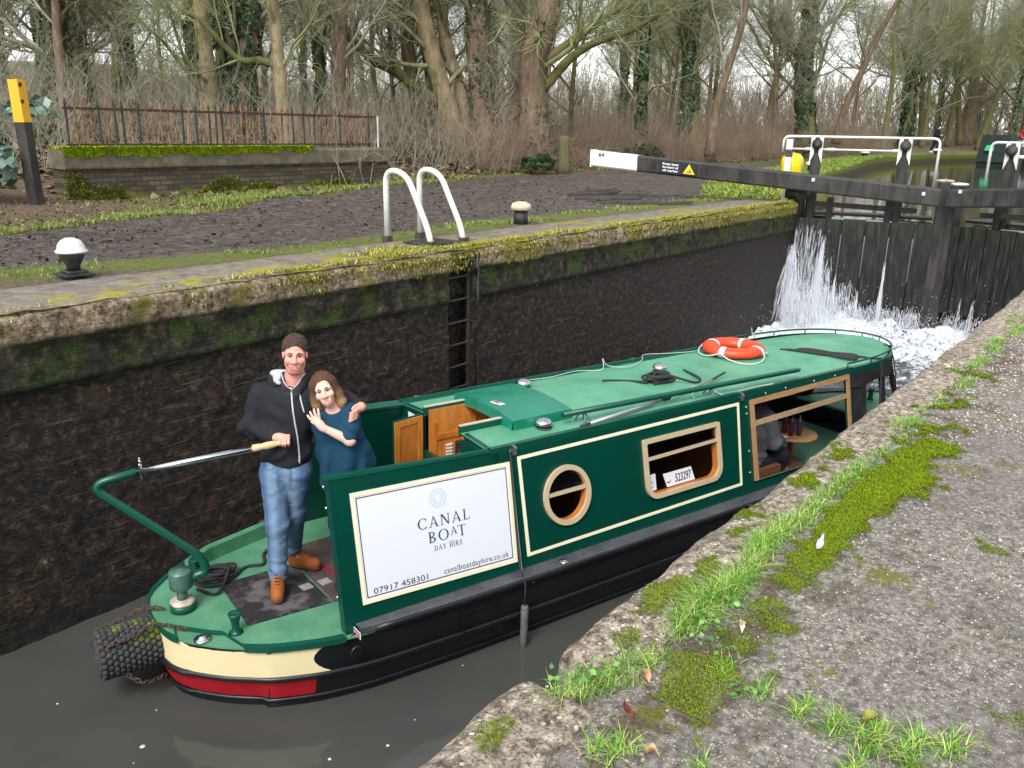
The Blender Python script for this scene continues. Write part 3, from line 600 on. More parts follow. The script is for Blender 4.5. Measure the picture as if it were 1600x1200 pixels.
for sg in (1, -1):
    mb = MB(); bays = [(SIDE0, .95, circ(.47, 1.02, .205)), (.95, 2.62, rrect(1.349, .809, 2.231, 1.261, .1, rs=[.105, .105, .012, .012]))]
    for a, c, h in bays: panel_with_hole(mb, a, ZG, c, ZR, h, -.035, 0, sg)
    for (a, b, c, d) in ((2.62, ZG, 2.73, ZR), (4.245, ZG, SIDE1, ZR), (2.73, 1.42, 4.245, ZR), (2.73, ZG, 4.245, .66)): side_prism(mb, [(a, b), (c, b), (c, d), (a, d)], -.035, 0, sg)
    cs = mb.build('cabin_side', GREEN, boat, local=True)
    # coach line
    mb = MB(); side_ring(mb, [(.035, .635), (2.535, .655), (2.565, 1.418), (.03, 1.405)], [(.065, .660), (2.508, .680), (2.535, 1.392), (.06, 1.379)], .001, .004, sg); mb.build('coach_line', LINEC, cs, local=True)
    # porthole
    mb = MB(); mb.smooth = False; side_ring(mb, circ(.47, 1.02, .236), circ(.47, 1.02, .196), .001, .026, sg); pf = mb.build('porthole', FRAMEC, boat, local=True)
    mb = MB(); side_ring(mb, circ(.47, 1.02, .197), circ(.47, 1.02, .191), -.05, .0, sg); mb.build('porthole_lining', DOORW2, pf, local=True); mb = MB(); side_prism(mb, [(.285, 1.035), (.655, 1.035), (.655, 1.06), (.285, 1.06)], -.02, .018, sg); mb.build('porthole_bar', FRAMEC, pf, local=True)
    mb = MB(); side_prism(mb, [p for p in circ(.47, 1.02, .187) if p[1] > 1.06]+[(.287, 1.06)], -.008, -.004, sg); mb.build('pane', GLASS, pf, local=True)
    mb = MB(); side_prism(mb, [p for p in circ(.47, 1.02, .186) if p[1] > 1.058], -.016, -.012, sg); mb.build('blind', simple('pale_blind', sRGB(186, 188, 206), sRGB(170, 172, 192), 6, .8, .05), pf, local=True)
    # window
    mb = MB(); side_ring(mb, rrect(1.315, .775, 2.265, 1.295, .1, rs=[.13, .13, .02, .02]), rrect(1.354, .814, 2.226, 1.256, .1, rs=[.10, .10, .012, .012]), .001, .026, sg); wf = mb.build('window', FRAMEC, boat, local=True)
    mb = MB(); side_ring(mb, rrect(1.350, .810, 2.230, 1.260, .1, rs=[.103, .103, .012, .012]), rrect(1.356, .816, 2.224, 1.254, .1, rs=[.10, .10, .012, .012]), -.06, .0, sg); mb.build('window_lining', DOORW2, wf, local=True)
    mb = MB(); side_prism(mb, [(1.354, 1.110), (2.226, 1.122), (2.226, 1.146), (1.354, 1.134)], -.012, .02, sg); mb.build('window_bar', FRAMEC, wf, local=True)
    mb = MB(); side_prism(mb, [(1.363, 1.134), (2.217, 1.147), (2.217, 1.247), (1.363, 1.247)], -.006, -.002, sg); mb.build('pane', GLASS, wf, local=True)
    # side hatch frame with slide bar
    mb = MB(); side_ring(mb, [(2.71, .66), (4.262, .66), (4.272, 1.44), (2.71, 1.415)], [(2.755, .66), (4.222, .66), (4.228, 1.395), (2.755, 1.37)], .001, .022, sg); hf = mb.build('hatch_frame', WOODF, boat, local=True)
    mb = MB(); side_prism(mb, [(2.756, 1.165), (4.226, 1.203), (4.226, 1.245), (2.756, 1.207)], -.03, .012, sg); mb.build('slide_bar', simple('hatch_rail_wood', sRGB(168, 146, 116), sRGB(146, 122, 92), 8, .4, .05), hf, local=True)
    # white bolts on the green
    mb = MB()
    for (s, z) in ((2.66, 1.30), (2.66, .95), (2.66, 1.36), (2.95, 1.445), (3.25, 1.452), (3.7, 1.455), (4.05, 1.458), (4.29, 1.36), (2.655, .75)): side_prism(mb, circ(s, z, .007, 8), .001, .005, sg)
    mb.build('bolt', LINEC, cs, local=True)
# licence plates standing inside the near window
def sloc(s0, z0, off):
    u = np.array([1., 0, 0]); v = np.array([0, KT, 1.]); v /= np.linalg.norm(v)
    o = np.array(sp(s0, z0, off)); return lambda x, y, z: tuple(o+u*x+v*y+NRM*z)
def text_mesh(txt, size, sx=1.0, spacing=1.0, bold=0):
    cu = bpy.data.curves.new('lettering', 'FONT'); cu.body = txt; cu.size = size; cu.space_character = spacing; cu.offset = bold; cu.resolution_u = 3
    ob = bpy.data.objects.new('lettering', cu); COL.objects.link(ob); dg = bpy.context.evaluated_depsgraph_get(); me = bpy.data.meshes.new_from_object(ob.evaluated_get(dg))
    V = np.array([v.co[:] for v in me.vertices]) if len(me.vertices) else np.zeros((0, 3)); F = [tuple(p.vertices) for p in me.polygons]
    bpy.data.objects.remove(ob); bpy.data.curves.remove(cu); bpy.data.meshes.remove(me)
    if len(V): V[:, 0] *= sx; V[:, 0] -= V[:, 0].min()
    return V, F
def put_text(mb, txt, height, fr, x, y, width=None, spacing=1.0, z=.0, bold=0):
    V, F = text_mesh(txt, height/.72, 1, spacing, bold)
    if width: V[:, 0] *= width/V[:, 0].max()
    mb.add([fr(a+x, b+y, z) for a, b, _ in V], F)
fr = sloc(1.40, .828, -.055)
mb = MB(); mb.prism([(.0, .0), (.095, .0), (.095, .145), (0, .145)], -.003, 0, fr); pc = mb.build('window_card', SIGNW, boat, local=True)
mb = MB(); mb.prism(circ(.022, .118, .012, 12), .0006, .0012, fr)
for k in range(6): mb.prism([(.012, .015+.013*k), (.03+.045*((k*37) % 10)/10, .015+.013*k), (.03+.045*((k*37) % 10)/10, .019+.013*k), (.012, .019+.013*k)], .0006, .0012, fr)
mb.build('lettering', INK2, pc, local=True)
fr = sloc(1.60, .825, -.05)
mb = MB(); mb.prism([(.02, .0), (.37, -.002), (.33, .125), (-.02, .125)], -.003, 0, fr); pc = mb.build('licence_plate', SIGNW, boat, local=True)
mb = MB(); put_text(mb, '523297', .075, fr, .125, .025, .20, z=.001, bold=.002); mb.prism([(.02, .04), (.05, .03), (.075, .055), (.07, .06), (.048, .04), (.026, .05)], .0006, .0012, fr); mb.build('lettering', INK2, pc, local=True)
# roof: cambered sheet between raised green edges, rounded front
RS0, RS1 = -.2, 5.78
def roofw(s):
    return WT if s < 4.35 else WT*math.sqrt(max(0, 1-((s-4.35)/(RS1-4.35))**2.6))
rs = list(np.linspace(-.2, 4.3, 24))+list(4.35+(RS1-4.352)*np.sin(np.linspace(0, math.pi/2, 18)))
def camber(y, s): return ZR+.0+.035*(1-(y/WT)**2)
# leave the slide opening: roof in three strips for s < .25
OPW = .27
mb = MB(); mb.smooth = True
def roof_strip(s_list, f0, f1, n=9):
    V = []
    for s in s_list:
        for t in np.linspace(0, 1, n):
            y = f0(s)+(f1(s)-f0(s))*t; V.append((s, y, camber(y, s)))
    mb.grid(V, len(s_list), n)
sA = [s for s in np.linspace(-.2, .62, 6)]; sB = [s for s in rs if s > .62]
roof_strip(sA, lambda s: -WT+.04, lambda s: -OPW); roof_strip(sA, lambda s: OPW, lambda s: WT-.04); roof_strip([.62]+sB, lambda s: -max(.0, roofw(s)-.04), lambda s: max(.0, roofw(s)-.04), 15)
ROOF = mb.build('roof', ROOFG, boat, local=True)
mb = MB(); mb.smooth = False
for sg in (-1, 1):
    rows = [[], [], [], [], []]
    for s in [-.2]+[q for q in rs if q < 4.36]:
        wv = roofw(s)
        for r, (o_, z) in zip(rows, ((.004, ZR-.03), (.004, ZR+.033), (-.035, ZR+.036), (-.04, ZR+.012), (-.075, ZR+.006))): r.append((s, sg*(wv+o_), z))
    mb.loft(rows, closed=False)
mb.build('roof_edge', GREEN2, ROOF, local=True)
# front hood of the roof: edge and thin rail on stanchions
mb = MB(); fr_ = [s for s in rs if s >= 4.3]; per = [(s, -roofw(s)) for s in fr_]+[(s, roofw(s)) for s in reversed(fr_)]
rows = [[(s+.0, y*k, z) for s, y in per] for k, z in ((1.0, ZR-.05), (1.0, ZR+.02), (.96, ZR+.028))]; mb.loft(rows, closed=False); mb.build('roof_edge', GREEN2, ROOF, local=True)
mb = MB(); mb.smooth = True; mb.tube([(s-.01, y*.975, ZR+.075) for s, y in per], .011, 8)
for i in range(0, len(per), 4): s, y = per[i]; mb.tube([(s-.01, y*.975, ZR+.02), (s-.01, y*.975, ZR+.075)], .008, 6)
mb.build('hood_rail', GREEN2, ROOF, local=True)
mb = MB(); mb.smooth = True; mb.tube([(s, WT-.02, ZR+.085) for s in (3.9, 4.45)], .010, 8)
for s in (3.9, 4.15, 4.4): mb.tube([(s, WT-.02, ZR+.03), (s, WT-.02, ZR+.085)], .007, 6)
mb.build('hood_rail', GREEN2, ROOF, local=True)
# ---- stern side panels with the sign
def panel(sg):
    sa = -1.49 if sg > 0 else -1.33; mb = MB(); side_prism(mb, [(sa, ZG-.06), (-.04, ZG-.0), (-.04, 1.469), (sa+.007, 1.539)], -.075, 0, sg)
    p = mb.build('stern_panel', GREEN, boat, local=True)
    mb = MB(); side_prism(mb, [(sa, 1.540), (-.045, 1.470), (-.045, 1.492), (sa, 1.562)], -.085, .006, sg); mb.build('capping_rail', GREEN2, p, local=True)
    mb = MB(); mb.smooth = True; a = sp(-.035, 1.46, -.02, sg); b = sp(-.035, .56, .012, sg); mb.tube([a, sp(-.035, 1.47, .012, sg), b, (b[0]+.02, b[1]-.13*sg, .50)], .006, 6); mb.build('panel_seam', GREYM, p, local=True)
    return p
PN = panel(1); PF = panel(-1)
for z, s in ((1.50, -1.493), (1.36, -1.493), (.76, -1.493)):
    mb = MB(); mb.smooth = True; a = sp(s-.008, z, -.03); mb.lathe([(.012, 0), (.012, .012), (.0, .014)], a, 10, R=Euler((0, R_(-90), 0)).to_matrix()); mb.build('bolt', STEEL, PN, local=True)
SC = [np.array(k) for k in ((-1.347, .668), (-.064, .626), (-.048, 1.382), (-1.347, 1.425))]; SWD, SHT = 1.29, .757
def sgn(x, y, z=0.):
    u, v = x/SWD, y/SHT; p = SC[0]*(1-u)*(1-v)+SC[1]*u*(1-v)+SC[2]*u*v+SC[3]*(1-u)*v
    return sp(p[0], p[1], z)
SIGN = tag(MB().prism([(0, 0), (SWD, 0), (SWD, SHT), (0, SHT)], .002, .006, sgn).build('sign_board', SIGNW, PN, local=True))
def sring(d0, d1, z0, z1, mat, name):
    mb = MB(); o = [(d0, d0), (SWD-d0, d0), (SWD-d0, SHT-d0), (d0, SHT-d0)]; i = [(d1, d1), (SWD-d1, d1), (SWD-d1, SHT-d1), (d1, SHT-d1)]
    for k in range(4): mb.prism([o[k], o[(k+1) % 4], i[(k+1) % 4], i[k]], z0, z1, sgn)
    mb.build(name, mat, SIGN, local=True)
sring(-.002, .026, .0065, .009, LINEC, 'cream_border'); sring(.036, .043, .0065, .0075, BROWN, 'brown_border')
def arc_ring(cx, cy, rx, ry, ix, iy, a0, a1, n=26):
    P = []
    A = np.linspace(R_(a0), R_(a1), n)
    return [[(cx+rx*math.cos(a), cy+ry*math.sin(a)), (cx+rx*math.cos(b), cy+ry*math.sin(b)), (cx+ix*math.cos(b), cy+iy*math.sin(b)), (cx+ix*math.cos(a), cy+iy*math.sin(a))] for a, b in zip(A[:-1], A[1:])]
def rect(a, b, c, d): return [(a, b), (c, b), (c, d), (a, d)]
def serif(ch):
    T, H, s = .125, .05, .035
    stem = lambda x: [rect(x, 0, x+T, 1), rect(x-.09, 0, x, s), rect(x+T, 0, x+T+.09, s), rect(x-.09, 1-s, x, 1), rect(x+T, 1-s, x+T+.09, 1)]
    if ch == 'I': return stem(.10), .33
    if ch == 'L': return stem(.10)+[rect(.225, 0, .62, H), [(.58, H), (.62, H), (.66, .26), (.63, .26)]], .68
    if ch == 'T': return [rect(.29, 0, .29+T, 1-H), rect(.2, 0, .29, s), rect(.29+T, 0, .505, s), rect(0, 1-H, .705, 1), [(0, 1-H), (.03, 1-H), (.005, .78), (-.02, .78)], [(.675, 1-H), (.705, 1-H), (.725, .78), (.70, .78)]], .72
    if ch == 'H': return stem(.09)+stem(.56)+[rect(.215, .48, .56, .48+H)], .78
    if ch == 'E': return stem(.10)[:2]+stem(.10)[3:4]+[rect(.225, 0, .58, H), rect(.225, 1-H, .56, 1), rect(.225, .48, .48, .53), [(.54, H), (.58, H), (.61, .24), (.585, .24)], [(.53, 1-H), (.56, 1-H), (.565, .78), (.545, .78)], rect(.46, .42, .48, .6)], .62
    if ch == 'A': return [[(.03, 0), (.085, 0), (.40, .93), (.36, .93+.06)], [(.35, 1.02), (.42, 1.02), (.76, 0), (.61, 0)], rect(.19, .3, .57, .3+H), rect(-.05, 0, .03, s), rect(.085, 0, .17, s), rect(.52, 0, .61, s), rect(.76, 0, .84, s)], .80
    if ch == 'N': return [rect(.09, 0, .15, 1), rect(0, 0, .09, s), rect(.15, 0, .24, s), rect(-.02, 1-s, .09, 1), [(.15, 1), (.24, 1), (.80, 0), (.72, -.02)], [(.15, .86), (.15, 1), (.66, .12), (.66, .0)], rect(.72, .05, .78, 1), rect(.63, 1-s, .72, 1), rect(.78, 1-s, .87, 1)], .90
    if ch == 'O': return arc_ring(.46, .5, .46, .52, .32, .47, 0, 360), .92
    if ch == 'C': return arc_ring(.46, .5, .46, .52, .32, .47, 42, 318)+[[(.70, .72), (.74, .68), (.79, .98), (.77, .98)]], .84
    if ch == 'D': return stem(.10)[:2]+stem(.10)[3:4]+arc_ring(.225, .5, .56, .5, .43, .45, -90, 90), .84
    if ch == 'B': return stem(.10)[:2]+stem(.10)[3:4]+arc_ring(.225, .26, .42, .27, .29, .215, -90, 90)+arc_ring(.225, .755, .36, .245, .24, .2, -90, 90), .70
    if ch == 'R': return stem(.10)+arc_ring(.225, .74, .37, .26, .25, .215, -90, 90)+[[(.30, .50), (.42, .50), (.78, 0), (.64, 0)], rect(.78, 0, .85, s)], .80
    if ch == 'Y': return [rect(.31, 0, .31+T, .48), rect(.22, 0, .31, s), rect(.435, 0, .525, s), [(.03, 1), (.17, 1), (.435, .48), (.31, .44)], [(.61, 1), (.67, 1), (.435, .46), (.40, .5)], rect(-.04, 1-s, .03, 1), rect(.17, 1-s, .24, 1), rect(.54, 1-s, .61, 1), rect(.67, 1-s, .74, 1)], .74
    return [], .4
def put_serif(mb, txt, x, y, width, h, lift={}):
    adv = []; x0 = 0
    for k, ch in enumerate(txt): p, w_ = serif(ch); adv.append(x0); x0 += w_*lift.get(k, (1, 0))[0]+(.2 if k not in lift else .08)
    sc = width/(x0-.2); i = 0
    for k, ch in enumerate(txt):
        q, dy = lift.get(k, (1, 0))
        for pl in serif(ch)[0]:
            i += 1; mb.prism([(x+(adv[k]+a*q)*sc, y+b*h*q+dy*h) for a, b in pl], .0066, .0076+.00004*(i % 12), sgn)
mb = MB(); put_serif(mb, 'CANAL', .475, .408, .432, .076); put_serif(mb, 'BOAT', .548, .300, .312, .078, {2: (.72, .30)}); put_serif(mb, 'DAY HIRE', .588, .238, .235, .036); mb.build('lettering', INK, SIGN, local=True)
mb = MB(); put_text(mb, '07917 458301', .042, sgn, .088, .052, .425, z=.008); mb.build('lettering', INK2, SIGN, local=True); mb = MB(); put_text(mb, 'canalboatdayhire.co.uk', .043, sgn, .648, .058, .565, 1.12, z=.008); mb.build('lettering', INK2, SIGN, local=True)
mb = MB(); n_ = 9
for k in range(n_):
    a = 2*math.pi*k/n_; pts = []
    for t in np.linspace(0, 1, 12):
        ang = a+t*1.5; r = .033+.032*math.sin(math.pi*min(1, t*1.05)*.5)**1.2
        pts.append((r*math.cos(ang), r*math.sin(ang)))
    for p, q in zip(pts[:-1], pts[1:]):
        d = np.array(q)-np.array(p); nn = np.array([-d[1], d[0]])/(np.linalg.norm(d)+1e-9)*.0013
        mb.prism([(.655+x, .605+y) for x, y in (np.array(p)-nn, np.array(q)-nn, np.array(q)+nn, np.array(p)+nn)], .0066, .0074+.0001*(k % 3), sgn)
    for r0, c_ in ((.066, 0), (.032, 0)):
        A = np.linspace(a, a+2*math.pi/n_, 6)
        for b, e in zip(A[:-1], A[1:]): mb.prism([(.655+(r0+o)*math.cos(x), .605+(r0+o)*math.sin(x)) for o, x in ((0, b), (0, e), (-.0022, e), (-.0022, b))][::-1], .0066, .0072, sgn)
mb.prism([(.70+.012*i, .285+.003*math.sin(i*1.9)) for i in range(6)]+[(.70+.012*i, .282+.003*math.sin(i*1.9)) for i in range(5, -1, -1)], .0066, .0074, sgn)
mb.build('emblem', PALE, SIGN, local=True)
# step sticker at the gunwale end, hull vent, tube fender
mb = MB(); mb.prism([(0, 0), (.10, 0), (.10, .05), (0, .05)], 0, .003, lambda x, y, z: (-1.432-z, -.93-x, .500+y)); st = mb.build('warning_sticker', SIGNW, boat, local=True)
mb = MB()
for k in (.006, .030): mb.prism([(.008, k), (.092, k), (.092, k+.014), (.008, k+.014)], .0035, .005, lambda x, y, z: (-1.432-z, -.93-x, .500+y))
mb.build('red_print', RED, st, local=True)
mb = MB(); mb.smooth = True; mb.lathe([(.04, 0), (.04, .006), (.032, .010), (.018, .009), (.016, .013), (.0, .013)], (.32, -1.0, ZG), 20); mb.build('filler_cap', STEEL, boat, local=True)
mb = MB()
for a, b, c_, d in ((-.62, .17, -.30, .175), (-.62, .17, -.615, .42), (-.305, .17, -.30, .42), (-.62, .415, -.30, .42)): mb.box(((a+c_)/2, -1.024, (b+d)/2), (abs(c_-a)+.006, .006, abs(d-b)+.006))
mb.build('hull_plate', BLACK, boat, local=True)
mb = MB(); mb.smooth = True; mb.lathe([(.046, -.008), (.046, .008), (.034, .008)], (-1.45, -1.0, .40), 16, R=Euler((R_(90), 0, 0)).to_matrix()); mb.build('exhaust_outlet', BLACK, boat, local=True)
# ---- rear bulkhead, slide opening, doors, hatch
SB = -.17
mb = MB(); 
for (a, b) in ((-.74, -OPW-.06), (OPW+.06, .74)):
    lo, hi = sorted((a, b)); n_ = 5
    ys = np.linspace(lo, hi, n_); mb.prism([(y, .50) for y in ys]+[(y, camber(y, 0)+.005) for y in ys[::-1]], SB-.02, SB+.02, lambda x, y, z: (z, x, y))
mb.box((SB, 0, .83), (.04, 2*OPW+.12, .66)); mb.build('rear_bulkhead', GREEN, boat, local=True)
mb = MB(); mb.prism([(-.72, .51), (-.2, .51), (-.2, 1.13), (-.72, 1.1)], -.002, .002, lambda x, y, z: (SB-.026-z, x, y)); mb.build('bulkhead_panel', GREEN2, boat, local=True) if False else None
mb = MB()
for y in (-OPW-.01, OPW+.01): mb.box((.21, y, ZR+.045), (.82, .03, .075))
mb.build('hatch_runner', GREEN2, boat, local=True)
ALU = simple('pale_alloy', sRGB(196, 190, 178), sRGB(170, 160, 146), 14, .4, .05)
mb = MB()
for y in (-OPW-.01, OPW+.01): mb.box((.17, y, ZR+.086), (.74, .034, .008))
mb.build('runner_strip', ALU, boat, local=True)
# wooden lining inside the opening
mb = MB(); mb.box((.14, OPW-.008, 1.22), (.60, .016, .62)); mb.box((.14, -OPW+.008, 1.22), (.60, .016, .62)); mb.box((.46, 0, 1.10), (.02, .52, .86)); LN = mb.build('hatch_lining', DOORW, boat, local=True)
mb = MB(); mb.box((.05, OPW-.02, 1.28), (.30, .012, .05)); mb.box((.30, OPW-.02, 1.17), (.03, .012, .5)); mb.box((-.11, OPW-.02, 1.17), (.03, .012, .5)); mb.box((.445, 0, 1.32), (.014, .5, .04)); mb.build('lining_trim', DOORW2, LN, local=True)
mb = MB(); mb.box((.15, OPW-.022, 1.13), (.12, .02, .16)); sw = mb.build('switch_panel', RUBBER, LN, local=True)
for k in range(5):
    mb = MB(); mb.box((.03, OPW-.020, 1.07+.03*k), (.06, .012, .014)); mb.build('switch_label', SIGNW, sw, local=True)
    mb = MB(); mb.box((.15, OPW-.034, 1.075+.028*k), (.07, .010, .012)); mb.build('switch', GREYM, sw, local=True)
mb = MB(); mb.box((.05, 0, .48), (.5, .52, .03)); mb.build('step_tread', DARKIN, boat, local=True)
# hinged doors opened back over the cockpit
def door(y, ang, name='cabin_door'):
    R = Euler((0, 0, ang)).to_matrix(); o = Vector((SB-.03, y, 0))
    def q(mbx, c, d): mbx.box(tuple(o+R @ Vector(c)), d, R)
    mb = MB(); q(mb, (-.155, 0, 1.16), (.31, .022, .66)); d_ = mb.build(name, GREEN, boat, local=True)
    mb = MB(); k = -.017
    for (cx, cz, w_, h) in ((-.03, 1.16, .05, .64), (-.28, 1.16, .05, .64), (-.155, 1.455, .2, .05), (-.155, .865, .2, .05)): q(mb, (cx, k, cz), (w_, .014, h))
    mb.build('door_frame', DOORW, d_, local=True)
    mb = MB(); q(mb, (-.155, k+.004, 1.16), (.2, .008, .54)); mb.build('door_panel', DOORW2, d_, local=True)
door(OPW+.05, R_(12)); 
mb = MB(); R = Euler((0, 0, R_(-100))).to_matrix(); mb.box((SB-.035, -OPW-.2, 1.13), (.022, .30, .66)); d2 = mb.build('cabin_door', GREEN, boat, local=True)
mb = MB(); mb.box((SB-.004, -OPW-.035, 1.16), (.02, .02, .62)); mb.build('door_edge', DOORW, d2, local=True)
# notices fixed to the bulkhead
mb = MB(); mb.box((SB-.023, .48, 1.37), (.004, .16, .14)); n1 = mb.build('notice', SIGNW, boat, local=True)
mb = MB(); mb.box((SB-.026, .48, 1.38), (.002, .10, .05)); mb.box((SB-.026, .47, 1.33), (.002, .11, .012)); mb.build('print', INK2, n1, local=True)
mb = MB(); mb.box((SB-.023, -.58, 1.30), (.004, .16, .10)); mb.build('notice', simple('grey_notice', sRGB(176, 186, 184), sRGB(150, 162, 160), 30), boat, local=True)
# sliding hatch
mb = MB(); V = []
for s in (.20, .5, .80):
    for y in np.linspace(-.44, .44, 9): V.append((s, y, ZR+.10+.035*(1-(y/.44)**2)))
mb.grid(V, 3, 9)
for s, d in ((.20, -1), (.80, 1)):
    a = [(s, y, ZR+.10+.035*(1-(y/.44)**2)) for y in np.linspace(-.44, .44, 9)]; b = [(s+.012*d, p[1], p[2]-.085) for p in a]; mb.loft([a, b] if d < 0 else [b, a], closed=False)
for y, d in ((-.44, -1), (.44, 1)): mb.loft([[(.20, y, ZR+.10), (.80, y, ZR+.10)], [(.20, y+.01*d, ZR+.02), (.80, y+.01*d, ZR+.02)]], closed=False)
HT = mb.build('sliding_hatch', paint('hatch_green', sRGB(14, 108, 86), sRGB(30, 124, 98), .25, 4, .10, sRGB(90, 156, 130)), boat, local=True)
mb = MB(); mb.box((.30, -.08, ZR+.137), (.055, .125, .003), Euler((0, 0, .2)).to_matrix()); stk = mb.build('warning_sticker', SIGNW, HT, local=True)
mb = MB(); mb.box((.30, -.06, ZR+.1395), (.03, .07, .002), Euler((0, 0, .2)).to_matrix()); mb.build('red_print', RED, stk, local=True)
# mushroom vents
for (s, w_) in ((.46, .50), (.99, -.50), (2.47, -.21)):
    z = camber(w_, s); mb = MB(); mb.smooth = True; mb.lathe([(.055, 0), (.055, .03), (.07, .034), (.074, .046), (.066, .062), (.045, .078), (.02, .086), (0, .087)], (s, -w_, z-.005), 28); v = mb.build('mushroom_vent', STEEL, boat, local=True)
    mb = MB(); mb.lathe([(.072, 0), (.056, .012), (.05, .012)], (s, -w_, z-.002), 24); mb.build('vent_collar', RUBBER, v, local=True)
# pole brackets and roof-edge fittings
for s, w_ in ((.85, .56), (2.35, .60)):
    mb = MB(); z = camber(w_, s)
    for d in (-.05, .05): mb.tube([(s+d, -w_-.05, z), (s+d*.3, -w_-.01, z+.05), (s+d*.3, -w_+.05, z+.07), (s+d, -w_+.08, z)], .008, 6)
    mb.build('pole_bracket', TSTEEL, boat, local=True)
for s in (-.0, 2.60):
    for sg in (1, -1):
        mb = MB(); side_prism(mb, [(s-.03, 1.475), (s+.035, 1.475), (s+.018, 1.425), (s-.012, 1.425)], .002, .02, sg); mb.tube([sp(s-.05, 1.51, .0, sg), sp(s, 1.50, .0, sg), sp(s+.02, 1.47, .022, sg)], .012, 6); mb.build('edge_fitting', GREYM, boat, local=True)
# ---- interior: floor, linings, bulkhead, table, and the open bow with its black cover
mb = MB(); mb.box((2.1, 0, .30), (4.4, 1.72, .03)); mb.build('cabin_floor', DARKIN, boat, local=True)
for s_ in (2.66, 1.12):
    mb = MB(); mb.prism([(-.85, .32), (.85, .32), (.66, 1.43), (-.66, 1.43)] if s_ > 2 else [(-.1, .32), (.85, .32), (.66, 1.43), (-.1, 1.43)], s_, s_+.03, lambda x, y, z: (z, x, y)); mb.build('cabin_bulkhead', DARKIN, boat, local=True)
mb = MB(); mb.box((1.85, .42, .55), (.9, .5, .5)); mb.build('galley_unit', DOORW2, boat, local=True)
mb = MB(); mb.prism([(0, 0), (.22, .04), (.2, .22), (.0, .2)], -.005, .005, lambda x, y, z: (2.03+x*.6, -.10-x-z, .95+y)); mb.build('towel', simple('grey_cloth', sRGB(150, 150, 158), sRGB(60, 60, 66), 9, .9, .4), boat, local=True)
mb = MB(); mb.box((1.75, -.30, .95), (.04, .04, .9)); mb.build('interior_post', VOID, boat, local=True)
mb = MB()
roof_in = [(s, y, camber(y, s)-.05) for s in np.linspace(.65, 4.3, 3) for y in np.linspace(-.7, .7, 7)]; mb.grid(roof_in, 3, 7); mb.build('ceiling_lining', DARKIN, boat, local=True)
mb = MB(); mb.smooth = True; mb.lathe([(.03, -.34), (.03, -.02), (.26, -.018), (.27, -.01), (.27, .008), (.26, .012)], (4.05, -.30, .70), 28); mb.build('cabin_table', WOODF, boat, local=True)
mb = MB(); mb.smooth = False
for sg in (-1, 1):
    mb.loft([[(s, sg*(roofw(s)+.012), ZR-.04) for s in fr_[:-1]], [(s+.01, sg*(roofw(s)+.03+.012*math.sin(9*s)), ZR-.15-.05*abs(math.sin(4.5*s))) for s in fr_[:-1]]], closed=False)
CV = mb.build('bow_cover', CANVAS, boat, local=True)
for sg in (-1, 1):
    for (s0, s1, top, bot) in ((4.36, 4.62, .70, .94), (4.95, 5.06, .63, .88), (5.45, 5.66, .46, .72)):
        b0 = hw(s0)-.13; b1 = hw(s1)-.13; mb = MB()
        mb.add([(s0, sg*roofw(s0), ZR-.06), (s1, sg*roofw(min(s1, 5.7)), ZR-.06), (s1-.02, sg*b1, sheer(s1)), (s0+.04, sg*b0, sheer(s0)), (s0+.01, sg*(roofw(s0)-.05), ZR-.06), (s1, sg*(roofw(min(s1, 5.7))-.05), ZR-.06), (s1-.02, sg*(b1-.04), sheer(s1)), (s0+.04, sg*(b0-.04), sheer(s0))], [(0, 1, 2, 3), (7, 6, 5, 4), (0, 3, 7, 4), (1, 5, 6, 2), (0, 4, 5, 1), (3, 2, 6, 7)]); mb.build('cover_post', CANVAS, CV, local=True)
mb = MB(); P = [(s, -max(0, hw(s)-.03)) for s in np.linspace(5.5, 6.33, 14)]; mb.prism(P+[(s, -y) for s, y in reversed(P)], 0, .03, lambda x, y, z: (x, y, sheer(x)-.05+z)); mb.build('foredeck', DECKG, boat, local=True)
mb = MB(); mb.prism([(4.35, -.88), (5.55, -.72), (5.55, .72), (4.35, .88)], .28, .31); mb.build('well_deck', DECKG, boat, local=True)
mb = MB(); mb.smooth = True; mb.lathe([(.04, 0), (.028, .02), (.028, .12), (.042, .14), (.0, .15)], (6.0, 0, sheer(6.0)-.02), 14); mb.build('bow_dolly', GREEN2, boat, local=True)
# ------------------------------------------------------------------ loose gear on the boat (each its own thing)
def wp(pts): return [BL(*p) for p in pts]
lb = thing('lifebuoy', 'orange ring lifebuoy with white bands and cord lying on the green roof', 'lifebuoy', BL(3.70, -.32, 1.50), BA)
ORANGE = simple('lifebuoy_orange', sRGB(230, 76, 36), sRGB(218, 62, 28), 3, .45, .05); WBAND = simple('white_tape', sRGB(226, 222, 214), sRGB(206, 200, 190), 12, .5, .05)
def torus_pts(a0, a1, R, r, n, m_=18, flat=.68):
    rows = []
    for a in np.linspace(a0, a1, n):
        rows.append([((R+r*math.cos(t))*math.cos(a), (R+r*math.cos(t))*math.sin(a), r*flat*math.sin(t)+.065) for t in np.arange(m_)*2*math.pi/m_])
    return rows
mb = MB(); mb.smooth = True; mb.loft(torus_pts(0, 2*math.pi, .25, .088, 57)); mb.build('ring', ORANGE, lb, local=True)
for k in range(4):
    a = R_(18+90*k); mb = MB(); mb.smooth = True; mb.loft(torus_pts(a-.10, a+.10, .25, .0905, 6)); mb.build('white_band', WBAND, lb, local=True)
pts = []
for k in range(4):
    a = R_(18+90*k)
    for t in np.linspace(0, 1, 7)[:-1]:
        b = a+t*math.pi/2; d = math.sin(math.pi*t); pts.append(((.345+.03*d+(.09*d if k == 2 else 0))*math.cos(b), (.345+.03*d+(.09*d if k == 2 else 0))*math.sin(b), .065-.055*d))
